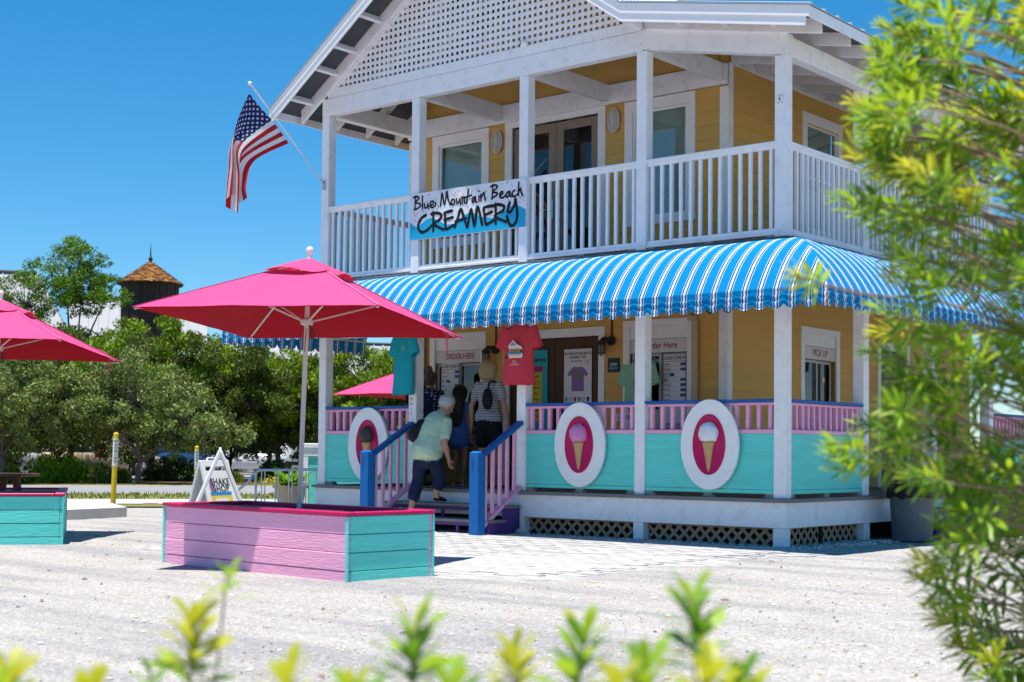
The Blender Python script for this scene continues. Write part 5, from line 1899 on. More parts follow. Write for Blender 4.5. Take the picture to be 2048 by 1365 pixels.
# pipeline markers
def marker(loc, h, lean, label):
    t = thing('marker_post', label, 'post', loc, group='yellow utility marker posts')
    ax = Vector((lean, 0, 1)).normalized()
    b = Vector(loc)
    YP = mat('yellow_marker_plastic', (.68, .47, .02), .45, var=.06, bump=.06)
    WP = mat('white_marker_label', (.68, .68, .66), .45, var=.06, bump=.03)
    MB().tube([b - ax * .05, b + ax * h], .045, 14).build('tube', YP, t, smooth=50)
    MB().tube([b + ax * (h * .55), b + ax * (h * .94)], .0465, 14).build('label_sleeve', WP, t, smooth=50)
    mb = MB()
    d = (Vector((7.5, -13.6, 0)) - b)
    d.z = 0
    d.normalize()
    rgt = Vector((-d.y, d.x, 0))
    for i, s_ in enumerate('WARNING'):
        mb.text(s_, b + ax * (h * .90 - i * .058) + d * .0475, rgt, (0, 0, 1), .045, bold=.02)
    mb.build('label_lettering', INK, t, fix=False)
    MB().lathe([(.045, 0), (.047, .01), (.03, .03), (.0, .035)], b + ax * h, 14).build('cap', YP, t, smooth=True)
marker((-13.9, 1.32, 0), 1.23, .045, 'leaning yellow marker post on the grass by the sidewalk')
marker((-17.05, 5.58, 0), 1.02, .0, 'upright yellow marker post beside the sandwich board')
MB_ = MB().lathe([(.0, .035), (.13, .03), (.16, .01), (.16, -.01)], (-13.45, 1.78, .0), 18)
tag(MB_.build('valve_cover', mat('rusty_iron', (.16, .08, .05), .8, var=.3, bump=.5), smooth=40), 'rusty round valve cover beside the leaning yellow post', 'valve cover')

# sandwich boards
SIGNPL = mat('white_sign_plastic', (.70, .70, .68), .4, var=.05, bump=.06, dirt=.12, dirt_rgb=(.4, .38, .35))
def a_frame(loc, wax, wd, spread, H, label, face=None):
    t = thing('sandwich_board', label, 'sign', loc, group='white sandwich board signs')
    c = Vector(loc)
    a = Vector((*wax, 0)).normalized()
    b_ = Vector((-a.y, a.x, 0))
    for sg in (-1, 1):
        u = (b_ * (-sg * spread) + Vector((0, 0, H))).normalized()        # up the panel
        nrm = a.cross(u).normalized()
        foot = c + b_ * (sg * spread)
        Lp = math.hypot(spread, H)
        mb = MB()
        for e in (-1, 1):
            mb.obb(foot + u * (Lp / 2) + a * (e * (wd / 2 - .035)), (a, u, nrm), (.035, Lp / 2, .02), .008)
        mb.obb(foot + u * (Lp - .04), (a, u, nrm), (wd / 2 - .07, .04, .019), .006)
        mb.obb(foot + u * .10, (a, u, nrm), (wd / 2 - .07, .03, .019), .006)
        P = mb.build('leg_frame', SIGNPL, t)
        mb = MB().obb(foot + u * (Lp * .5 - .0), (a, u, nrm), (wd / 2 - .069, Lp * .5 - .135, .008), .002)
        sub('panel', mb.mesh('panel', SIGNPL), P)
        if face == sg:
            out = nrm if nrm.dot(Vector((7.5, -13.6, 1)) - c) > 0 else -nrm
            rgt = u.cross(out).normalized()
            o = foot + u * (Lp * .5) + out * .010
            def q(x, y, k=0):
                return tuple(o + rgt * (x * (wd / 2 - .075)) + u * (y * (Lp * .5 - .14)) + out * (.001 * k))
            def rect(x0, x1, y0, y1, k, m_, nm):
                mb = MB()
                mb.add([q(x0, y0, k), q(x1, y0, k), q(x1, y1, k), q(x0, y1, k)], [(0, 1, 2, 3)])
                sub(nm, mb.mesh(nm, m_, fix=False), P)
            rect(-1, 1, -1, -.05, 1, mat('sign_yellow', (.68, .50, .08), .5, bump=0), 'yellow_field')
            rect(-.62, .62, -.86, -.18, 2, W_INK, 'white_field')
            rect(-1, 1, -.05, .10, 2, mat('sign_blue_band', (.03, .22, .50), .5, bump=0), 'blue_band')
            mb = MB()
            mb.text('SHAKE', o + rgt * .02 + u * (Lp * .5 * .36) + out * .003, rgt, u, .09, bold=.01)
            mb.text('SHOP', o + rgt * .02 + u * (Lp * .5 * .16) + out * .003, rgt, u, .09, bold=.01)
            sub('lettering', mb.mesh('lettering', INK, fix=False), P)
            mb = MB()
            mb.add([q(-.75 + .22 * math.cos(k * .63), .36 + .26 * math.sin(k * .63) * (1.4 if k < 5 else 1), 2) for k in range(10)], [tuple(range(10))])
            sub('swirl_print', mb.mesh('swirl_print', mat('print_violet', (.22, .14, .30), .5, bump=0), fix=False), P)
    hd = MB().tube([c + a * -.14 + Vector((0, 0, H - .01)), c + a * -.12 + Vector((0, 0, H + .03)), c + a * .12 + Vector((0, 0, H + .03)), c + a * .14 + Vector((0, 0, H - .01))], .014, 8)
    hd.build('handle', SIGNPL, t, smooth=40)
a_frame((-6.02, -2.70, 0), (-.79, .61), .50, .40, .965, 'narrow white sandwich board seen edge on behind the planter')
a_frame((-6.95, -2.05, 0), (-.22, .975), .56, .24, .84, 'white and yellow sandwich board with printed face behind the other one', face=-1)

# steel crowd barrier
t = thing('crowd_barrier', 'galvanised steel barrier beside the fern pot left of the porch', 'barrier', (-8.0, -.1, 0))
b0, b1 = Vector((-8.05, -.45, 0)), Vector((-7.35, .15, 0))
dirb = (b1 - b0).normalized()
top = .70
q0 = b0 - dirb * .0
MB().tube([b0 - dirb * .42 + Vector((0, 0, .12)), b0 - dirb * .30 + Vector((0, 0, .36)), b0 - dirb * .10 + Vector((0, 0, .52)), b0 - dirb * .02 + Vector((0, 0, .62)), b0 + dirb * .05 + Vector((0, 0, top)), b1 + Vector((0, 0, top + .015))], .019, 10).build('top_rail', STEEL, t, smooth=40)
MB().tube([b0 + dirb * .05 + Vector((0, 0, .16)), b1 + Vector((0, 0, .16))], .016, 8).build('lower_rail', STEEL, t)
L = (b1 - b0).length
for k in range(5):
    for dd in (0, .045):
        p = b0 + dirb * (.10 + k * .19 + dd)
        MB().tube([p + Vector((0, 0, .17)), p + Vector((0, 0, top - .01))], .008, 6).build('bar', STEEL, t)
for f in (.02, .98):
    p = b0 + dirb * (L * f)
    MB().tube([p, p + Vector((0, 0, top - .02))], .016, 8).build('post', STEEL, t)
    MB().bar(p - Vector((-dirb.y, dirb.x, 0)) * .25 + Vector((0, 0, .01)), p + Vector((-dirb.y, dirb.x, 0)) * .25 + Vector((0, 0, .01)), .05, .015).build('foot_plate', STEEL, t)
MB().tube([b0 - dirb * .045 + Vector((0, 0, .585)), b0 - dirb * .015 + Vector((0, 0, .63))], .022, 10).build('blue_tape', SIGN_B, t)

# fern in a pot
t = thing('potted_fern', 'bright green fern in a beige pot by the steel barrier', 'potted plant', (-8.95, 1.02, 0))
MB().lathe([(.15, 0), (.16, .01), (.235, .40), (.27, .41), (.275, .45), (.25, .455), (.235, .42)], (-8.95, 1.02, 0), 24, cap=False).build('pot', mat('beige_pot', (.40, .33, .25), .85, var=.15, bump=.4, dirt=.3), t, smooth=40)
MB().lathe([(.0, .41), (.23, .40)], (-8.95, 1.02, 0), 20, cap=False).build('potting_soil', SOIL, t)
LEAF_F = mat('fern_leaf', (.16, .34, .02), .6, var=.25, vscale=10, bump=.1, trans=.35, attr='tint')
rf = random.Random(8)
mb = MB()
cols = []
for k in range(90):
    a = rf.uniform(0, 6.28)
    ln, el = rf.uniform(.28, .55), rf.uniform(.25, 1.2)
    d = Vector((math.cos(a) * math.cos(el), math.sin(a) * math.cos(el), math.sin(el)))
    p = Vector((-8.95 + .1 * math.cos(a) * rf.random(), 1.02 + .1 * math.sin(a) * rf.random(), .42))
    sd = d.cross(Vector((0, 0, 1))).normalized()
    for s_ in range(6):
        f0, f1 = s_ / 6, (s_ + 1) / 6
        g = lambda f: p + d * (ln * f) - Vector((0, 0, .22 * ln * f * f))
        w0, w1 = .028 * math.sin(math.pi * (.12 + .88 * f0)), .028 * math.sin(math.pi * (.12 + .88 * f1))
        mb.add([g(f0) - sd * w0, g(f0) + sd * w0, g(f1) + sd * w1, g(f1) - sd * w1], [(0, 1, 2, 3)])
        cols.append(rf.uniform(.7, 1.25))
o_ = mb.build('fronds', LEAF_F, t, fix=False)
face_attr(o_.data, 'tint', cols)

# low wall with turquoise panel left of the porch
t = thing('half_wall', 'white framed turquoise half wall left of the porch', 'low wall', (-9.2, 1.9, 0))
wa, wb = Vector((-9.36, 1.62, 0)), Vector((-8.0, 2.75, 0))
dw = (wb - wa).normalized()
nw_ = Vector((dw.y, -dw.x, 0))
up3 = Vector((0, 0, 1))
MB().obb(wa.lerp(wb, .5) + up3 * .50, (dw, nw_, up3), ((wb - wa).length / 2, .04, .50), .003).build('turquoise_board', TURQ, t)
MB().obb(wa.lerp(wb, .5) + up3 * 1.055 , (dw, nw_, up3), ((wb - wa).length / 2 + .03, .075, .035), .006).build('cap', WHITE_CLEAN, t)
MB().obb(wa.lerp(wb, .5) + up3 * .955 + nw_ * .048, (dw, nw_, up3), ((wb - wa).length / 2, .012, .062), .003).build('top_trim', WHITE_CLEAN, t)
MB().obb(wa + dw * .05 + up3 * .49 + nw_ * .046, (dw, nw_, up3), (.05, .012, .40), .003).build('side_trim', WHITE_CLEAN, t)
MB().obb(wa.lerp(wb, .5) + up3 * .05 + nw_ * .046, (dw, nw_, up3), ((wb - wa).length / 2, .012, .045), .003).build('base_trim', WHITE_CLEAN, t)

# picnic table behind the left planter
t = thing('picnic_table', 'brown wooden picnic table behind the left planter box', 'picnic table', (-8.6, -4.6, 0), rad(40), world=False)
WOODT = mat('brown_stained_wood', (.13, .062, .036), .65, var=.25, vscale=4, bump=.4, bscale=30, stretch=(3, .3, 3))
for k in range(5):
    MB().box(-.90, .90, -.36 + k * .146, -.22 + k * .146, .635, .672, .006).build('top_plank', WOODT, t)
for sg in (-1, 1):
    for k in range(2):
        MB().box(-.90, .90, sg * (.62 + k * .15) - .07, sg * (.62 + k * .15) + .07, .36, .395, .006).build('bench_plank', WOODT, t)
    for x in (-.65, .65):
        MB().bar((x, sg * .55, 0), (x, sg * .20, .63), .04, .09, up=(1, 0, 0)).build('leg', WOODT, t)
for x in (-.62, .62):
    MB().box(x - .02, x + .02, -.76, .76, .27, .355, .004).build('bench_support', WOODT, t)

# ------------------------------------------------------------------ trees
BARK = mat('grey_bark', (.13, .10, .08), .9, var=.35, vscale=6, bump=.8, bscale=25, stretch=(2, 2, .4))
LEAF = {
    'oak': mat('oak_leaf', (.155, .225, .055), .55, var=.30, vscale=1.2, bump=0, trans=.22, attr='tint', spec=.4),
    'cedar': mat('cedar_leaf', (.15, .265, .010), .6, var=.35, vscale=1.0, bump=0, trans=.24, attr='tint'),
    'dark': mat('dark_leaf', (.085, .135, .018), .6, var=.35, vscale=1.0, bump=0, trans=.22, attr='tint'),
    'pine': mat('pine_leaf', (.095, .205, .010), .55, var=.3, vscale=1.2, bump=0, trans=.28, attr='tint'),
}
def leaf_mesh(name, clumps, m_, seed, per, size, up=.35, aspect=.42, dead=.03):
    """one mesh of small leaf blades spread through the clumps; light and dark blades mixed"""
    g = np.random.default_rng(seed)
    P, S = [], []
    for (c, r) in clumps:
        k = max(6, int(per * r * r / .12))
        d = g.normal(size=(k, 3))
        d /= np.linalg.norm(d, axis=1)[:, None]
        rr = g.random(k) ** .45
        P.append(np.array(c)[None] + d * rr[:, None] * np.array([r, r, r * .78])[None])
        S.append(np.full(k, 1.0) * g.uniform(.75, 1.25))
    P, S = np.concatenate(P), np.concatenate(S)
    n = len(P)
    a = g.normal(size=(n, 3))
    a[:, 2] += up
    a /= np.linalg.norm(a, axis=1)[:, None]
    b = np.cross(a, g.normal(size=(n, 3)))
    b /= np.linalg.norm(b, axis=1)[:, None]
    nrm = np.cross(a, b)
    L = size * g.uniform(.6, 1.35, n)[:, None]
    W = L * aspect
    v = np.stack([P - a * L * .5, P + b * W * .5 + nrm * L * .06, P + a * L * .5, P - b * W * .5 + nrm * L * .06], 1).reshape(-1, 3)
    me = bpy.data.meshes.new(name)
    me.vertices.add(4 * n)
    me.vertices.foreach_set('co', v.astype(np.float32).ravel())
    me.loops.add(4 * n)
    me.loops.foreach_set('vertex_index', np.arange(4 * n, dtype=np.int32))
    me.polygons.add(n)
    me.polygons.foreach_set('loop_start', np.arange(0, 4 * n, 4, dtype=np.int32))
    me.update()
    me.validate()
    me.materials.append(m_)
    t = (S * g.uniform(.65, 1.4, n)).astype(np.float32)
    col = np.stack([t * g.uniform(.9, 1.25, n), t, t * g.uniform(.7, 1.1, n), np.ones(n)], 1)
    dd = g.random(n) < dead
    col[dd, :3] = np.array([2.2, 1.2, .9])[None]
    face_attr(me, 'tint', col)
    return me

def tree(name, label, base, blobs, kind, seed, trunk_r=.10, lean=(0, 0), clump=(.26, .5), n_clump=60, per=100, size=.12, group='trees beyond the road', open_=.0):
    """blobs: (dx, dy, z, rx, rz) crown masses relative to the base"""
    rt_ = random.Random(seed)
    t = thing(name, label, 'tree', (*base, 0), group=group)
    bx_, by_ = base
    clumps, limbs = [], []
    tot = sum(b[3] ** 2 * b[4] for b in blobs)
    zmin = min(b[2] - b[4] for b in blobs)
    fork = Vector((bx_ + lean[0] * zmin, by_ + lean[1] * zmin, max(.5, zmin * .75)))
    for (dx, dy, z, rx, rz) in blobs:
        k = max(4, int(1.5 * n_clump * rx * rx * rz / tot))
        rx, rz = rx * 1.13, rz * 1.12
        hub = Vector((bx_ + dx, by_ + dy, z - rz * .35))
        limbs.append((fork, hub, trunk_r * .55))
        for _ in range(k):
            while True:
                p = Vector((rt_.uniform(-1, 1), rt_.uniform(-1, 1), rt_.uniform(-1, 1)))
                if p.length < 1 and rt_.random() < (.30 + .9 * p.length ** 2):
                    break
            c = Vector((bx_ + dx + p.x * rx, by_ + dy + p.y * rx, z + p.z * rz))
            r = rt_.uniform(*clump) * (.62 if rt_.random() < .45 else 1)
            if rt_.random() < .24:                               # stray sprays break the outline
                c = Vector((bx_ + dx + p.x * rx * 1.32, by_ + dy + p.y * rx * 1.32, z + p.z * rz * 1.30))
                r *= .62
            clumps.append((tuple(c), r))
            if rt_.random() < .5:
                limbs.append((hub, c, trunk_r * .2))
    mb = MB()
    base3 = Vector((bx_, by_, -.1))
    path = [base3 + (fork - base3) * f + Vector((rt_.uniform(-.05, .05), rt_.uniform(-.05, .05), 0)) * (0 < f < 1) for f in (0, .2, .45, .7, 1)]
    mb.tube(path, [trunk_r * f for f in (1.35, 1.05, .95, .88, .8)], 10)
    tr = mb.build('trunk', BARK, t, smooth=True)
    for i, (p, q, r) in enumerate(limbs):
        m_ = p.lerp(q, .5) + Vector((rt_.uniform(-.15, .15), rt_.uniform(-.15, .15), rt_.uniform(.0, .2)))
        mm = MB().tube(catmull([p, m_, q], 3), [r * (1 - .75 * k / 6) for k in range(7)], 6)
        sub('limb', mm.mesh('limb', BARK, smooth=True), tr)
    sp_ = {'oak': (.35, .42, size), 'cedar': (1.1, .30, size * 1.25), 'dark': (.9, .32, size * 1.15), 'pine': (.6, .34, size)}[kind]
    me = leaf_mesh('crown', clumps, LEAF[kind], seed, per, sp_[2], sp_[0], sp_[1])
    put('crown', me, t)
    return t
tree('pine_tree', 'tall airy green tree with open limbs against the sky', (-35.35, 14.5), [(-.2, -.1, 7.0, 1.15, .95), (-1.3, -1.0, 6.1, .95, .75), (.85, .65, 6.2, .8, .7), (.2, .2, 6.1, 1.0, .5), (-1.6, -1.3, 4.9, .9, .5), (1.3, 1.0, 4.9, .5, .35), (0, 0, 4.3, 1.3, .7)], 'pine', 1, .11, n_clump=190, clump=(.22, .42), per=170, size=.12)
tree('oak_tree', 'grey green oak with low crown at the left edge', (-28.2, 7.7), [(0, 0, 2.6, 1.5, 1.0), (-1.1, -.9, 2.3, 1.2, 1.0), (.8, .8, 2.2, 1.1, .95), (.3, .2, 1.5, 1.3, .5)], 'oak', 2, .10, n_clump=110, per=190)
tree('oak_tree', 'grey green oak with drooping crown behind the leaning marker post', (-26.2, 10.6), [(0, 0, 2.55, 1.3, .95), (1.1, .85, 1.9, 1.1, .85), (-.9, -.8, 2.3, 1.1, .85), (1.5, 1.3, 1.35, .9, .5)], 'oak', 3, .09, n_clump=110, per=190, lean=(.15, .1))
tree('cedar_tree', 'bright yellow green cedar below the shingled tower', (-30.2, 14.1), [(0, 0, 4.2, 1.3, 1.0), (-1.0, -.8, 3.3, 1.2, .95), (1.2, 1.0, 3.4, 1.2, .95), (.1, .1, 2.5, 1.6, .8)], 'cedar', 4, .11, n_clump=130, per=190)
tree('cedar_tree', 'dark green cedar left of the umbrella pole', (-28.2, 15.3), [(0, 0, 3.6, 1.3, 1.0), (.7, .6, 2.6, 1.2, .9), (-.8, -.6, 2.5, 1.2, .9), (0, 0, 1.8, 1.1, .6)], 'dark', 5, .11, n_clump=110, per=190)
tree('cedar_tree', 'mixed green cedar between the umbrella pole and porch', (-28.0, 17.4), [(0, 0, 3.4, 1.2, .85), (.9, .75, 2.7, 1.1, .85), (-.7, -.6, 2.5, 1.0, .8), (.2, .2, 1.9, 1.2, .5)], 'cedar', 6, .10, n_clump=110, per=190)
tree('oak_tree', 'green oak seen through the porch beside the left post', (-26.4, 19.6), [(0, 0, 3.5, 1.2, .9), (.7, .6, 2.6, 1.1, .9), (-.5, -.4, 2.2, 1.0, .9), (.2, .2, 1.5, 1.2, .6)], 'cedar', 7, .10, n_clump=110, per=190)
tree('oak_tree', 'dark oak seen through the porch behind the far umbrella', (-25.6, 21.2), [(0, 0, 3.6, 1.2, .9), (.8, .7, 2.8, 1.2, .9), (-.6, -.5, 2.3, 1.0, .9), (.4, .3, 1.6, 1.3, .7)], 'oak', 8, .10, n_clump=110, per=190)
tree('oak_tree', 'oak seen between the porch customers and stair post', (-25.4, 24.0), [(0, 0, 3.4, 1.3, 1.0), (.8, .7, 2.4, 1.2, .9), (-.6, -.5, 2.0, 1.1, .9)], 'oak', 9, .10, n_clump=90, per=180)
tree('cedar_tree', 'dark tree rising behind the left umbrella', (-35.0, 11.2), [(0, 0, 3.9, 1.5, 1.0), (1.2, .9, 3.2, 1.2, .9), (-1.2, -.9, 3.0, 1.3, 1.0), (.2, .1, 2.2, 1.6, .8)], 'dark', 10, .11, n_clump=110, per=180)
tree('cedar_tree', 'shadowed cedar filling the gap under the tall airy tree', (-33.0, 13.0), [(0, 0, 3.6, 1.4, .9), (.9, .8, 2.9, 1.2, .9), (-.9, -.7, 2.6, 1.2, .9), (0, 0, 1.9, 1.4, .5)], 'dark', 11, .10, n_clump=110, per=180)
tree('cedar_tree', 'pale cedar behind the steel barrier', (-31.0, 19.6), [(0, 0, 3.2, 1.4, .9), (.9, .8, 2.4, 1.2, .8), (-.8, -.7, 2.3, 1.2, .8)], 'cedar', 12, .10, n_clump=90, per=180)

# fillers in the front row
for i, (x, y, hh, kind, lab) in enumerate(((-30.6, 9.4, 2.9, 'dark', 'dark scrub tree between the two grey green oaks'), (-29.0, 12.4, 3.0, 'oak', 'grey green scrub oak right of the leaning marker'), (-29.4, 16.6, 3.3, 'dark', 'dark scrub tree right of the umbrella pole'),
                                          (-27.6, 18.6, 3.0, 'dark', 'dark scrub tree beside the left porch post'), (-26.6, 22.6, 3.0, 'dark', 'dark scrub tree behind the white haired customer'), (-32.4, 7.6, 3.2, 'dark', 'dark scrub tree at the far left edge'))):
    tree('scrub_tree', lab, (x, y), [(0, 0, hh, 1.1, .85), (.9, .75, hh * .70, 1.1, .85), (-.9, -.75, hh * .70, 1.1, .85), (.1, .1, hh * .42, 1.3, .6)], kind, 80 + i, .08, n_clump=100, per=150, size=.12)
# a second row further back closes the gaps
for i, (x, y, hh, kind, lab) in enumerate(((-40.6, 12.6, 3.6, 'dark', 'dark tree far left behind the silver pickup'), (-39.4, 15.6, 3.4, 'dark', 'dark tree behind the tan sedan'), (-42.5, 23.0, 4.0, 'cedar', 'green tree behind the dark blue sedan'),
                                          (-40.8, 26.2, 3.8, 'cedar', 'green tree behind the white sedan'), (-37.2, 27.8, 3.3, 'dark', 'dark tree behind the silver grey van'), (-33.4, 31.6, 4.6, 'cedar', 'green tree far behind the turquoise shirt'), (-31.4, 33.6, 4.3, 'dark', 'dark tree far behind the porch customers'))):
    tree('cedar_tree', lab, (x, y), [(0, 0, hh, 1.5, 1.1), (1.3, 1.1, hh * .75, 1.4, 1.0), (-1.3, -1.1, hh * .75, 1.4, 1.0), (0, 0, hh * .5, 1.8, .8)], kind, 50 + i, .11, n_clump=90, per=120, size=.15, group='trees behind the parked cars')

# low planting along the far side of the road
def bush(name, label, base, r, h, m_, seed, n=900, size=.14, spiky=True, group='shrubs along the far verge'):
    g = np.random.default_rng(seed)
    t = thing(name, label, 'shrub', (*base, 0), group=group)
    P = g.normal(size=(n, 3))
    P /= np.linalg.norm(P, axis=1)[:, None]
    P *= (g.random(n) ** .4)[:, None]
    P[:, 2] = np.abs(P[:, 2])
    P = P * np.array([r, r, h]) + np.array([base[0], base[1], .02])
    a = np.stack([g.normal(0, .35, n), g.normal(0, .35, n), np.ones(n)], 1) if spiky else g.normal(size=(n, 3))
    a /= np.linalg.norm(a, axis=1)[:, None]
    b = np.cross(a, g.normal(size=(n, 3)))
    b /= np.linalg.norm(b, axis=1)[:, None]
    L = (size * g.uniform(.7, 1.4, n))[:, None]
    W = L * (.22 if spiky else .5)
    v = np.stack([P - a * L * .5, P + b * W * .5, P + a * L * .5, P - b * W * .5], 1).reshape(-1, 3)
    me = bpy.data.meshes.new('foliage')
    me.from_pydata(v.tolist(), [], [(4 * i, 4 * i + 1, 4 * i + 2, 4 * i + 3) for i in range(n)])
    me.materials.append(m_)
    face_attr(me, 'tint', g.uniform(.6, 1.4, n))
    put('foliage', me, t)
    mb = MB()
    for k in range(7):
        a_ = k * .9
        mb.tube([(base[0], base[1], 0), (base[0] + r * .5 * math.cos(a_), base[1] + r * .5 * math.sin(a_), h * .6)], [.012, .005], 5)
    put('stems', mb.mesh('stems', BARK), t)
SHR = mat('lime_shrub_leaf', (.15, .30, .012), .6, var=.3, vscale=1.5, bump=0, trans=.3, attr='tint')
SHR2 = mat('olive_shrub_leaf', (.16, .19, .03), .6, var=.3, vscale=1.5, bump=0, trans=.3, attr='tint')
YFL = mat('yellow_blossom', (.62, .42, .02), .6, var=.3, vscale=3, bump=0, trans=.2, attr='tint')
for i, (px_, py_, r, h, m_, lab) in enumerate(((-28.9, 8.2, .55, .55, SHR, 'low lime green shrub leftmost on the far verge'), (-28.4, 9.1, .62, .78, SHR, 'tall lime green shrub behind the picnic table'),
                                               (-28.1, 9.8, .58, .74, SHR, 'rounded lime green shrub right of the tall one'), (-27.6, 10.4, .48, .58, SHR2, 'olive green shrub before the red triangle'), (-27.8, 11.2, .40, .40, SHR2, 'small olive shrub left of the leaning marker'),
                                               (-26.0, 13.9, .40, .30, SHR2, 'small olive shrub right of the leaning marker'), (-25.0, 16.0, .40, .36, SHR, 'small lime shrub beside the upright marker'), (-24.2, 17.4, .45, .42, SHR, 'lime shrub behind the steel barrier'))):
    bush('verge_shrub', lab, (px_, py_), r, h, m_, 30 + i, n=1300)
DKS = mat('dark_understory_leaf', (.075, .115, .022), .6, var=.35, vscale=1.5, bump=0, trans=.25, attr='tint')
for i, (nn0, tt0, r, h, lab) in enumerate(((31.0, -9.5, .7, .75, 'dark shrub under the left edge oak'), (31.5, -3.0, .6, .6, 'dark shrub under the drooping oak'), (32.2, -.4, .7, .7, 'dark shrub left of the upright marker'), (31.6, 2.2, .6, .62, 'dark shrub above the sandwich boards'),
                                           (32.0, 5.6, .7, .72, 'dark shrub behind the steel barrier'), (31.4, 8.6, .7, .8, 'dark shrub right of the umbrella pole'), (31.0, 11.5, .8, .95, 'dark shrub seen through the left porch bay'), (31.5, 14.2, .8, .95, 'dark shrub behind the far pink umbrella'), (31.2, -6.2, .8, .7, 'dark shrub right of the left edge oak'), (31.8, .9, .6, .6, 'dark shrub between marker and sandwich boards'), (31.6, 3.9, .7, .6, 'dark shrub over the narrow sandwich board'), (31.8, 7.1, .6, .62, 'dark shrub left of the umbrella pole'))):
    p_ = N_ * nn0 + E_ * tt0
    bush('verge_shrub', lab, (p_.x, p_.y), r * 1.2, h * 1.15, DKS, 60 + i, n=1500, size=.13, spiky=False)
rg = random.Random(12)
g = np.random.default_rng(77)
n = 2600
tt = g.uniform(-4, 14, n)
nn_ = g.uniform(26.2, 27.5, n)
msk = np.array([noise.noise((float(a) * .6, float(b), 5)) > -.05 for a, b in zip(tt, nn_)])
tt, nn_ = tt[msk], nn_[msk]
n = len(tt)
P = np.stack([-.8 * nn_ + .6 * tt, .6 * nn_ + .8 * tt, g.uniform(.02, .22, n)], 1)
a = g.normal(size=(n, 3))
a /= np.linalg.norm(a, axis=1)[:, None]
b = np.cross(a, g.normal(size=(n, 3)))
b /= np.linalg.norm(b, axis=1)[:, None]
L = .05
v = np.stack([P - a * L, P + b * L * .6, P + a * L, P - b * L * .6], 1).reshape(-1, 3)
me = bpy.data.meshes.new('yellow_groundcover')
me.from_pydata(v.tolist(), [], [(4 * i, 4 * i + 1, 4 * i + 2, 4 * i + 3) for i in range(n)])
me.materials.append(YFL)
face_attr(me, 'tint', np.where(g.random(n)[:, None] < .55, np.array([[1., 1, 1, 1]]), np.array([[.3, .42, .6, 1]])) * g.uniform(.7, 1.2, n)[:, None])
o_ = put('yellow_groundcover', me)
o_['kind'] = 'stuff'
o_['label'] = 'yellow flowering ground cover along the far side of the road'
# short grass on the verge
n = 9000
tt, nn_ = g.uniform(-14, 22, n), g.uniform(14.85, 18.15, n)
P = np.stack([-.8 * nn_ + .6 * tt, .6 * nn_ + .8 * tt, np.full(n, .008)], 1)
h = g.uniform(.03, .09, n)
d = g.normal(0, .02, (n, 2))
w_ = g.normal(size=(n, 2))
w_ = w_ / np.linalg.norm(w_, axis=1)[:, None] * .012
v = np.stack([P - np.c_[w_, np.zeros(n)], P + np.c_[w_, np.zeros(n)], P + np.c_[d, h]], 1).reshape(-1, 3)
me = bpy.data.meshes.new('verge_grass_blades')
me.from_pydata(v.tolist(), [], [(3 * i, 3 * i + 1, 3 * i + 2) for i in range(n)])
me.materials.append(mat('grass_blade', (.17, .185, .04), .7, var=.3, vscale=2, bump=0, trans=.3, attr='tint'))
face_attr(me, 'tint', g.uniform(.6, 1.5, n))
o_ = put('verge_grass_blades', me)
o_['kind'] = 'stuff'
o_['label'] = 'short dry grass on the verge before the road'

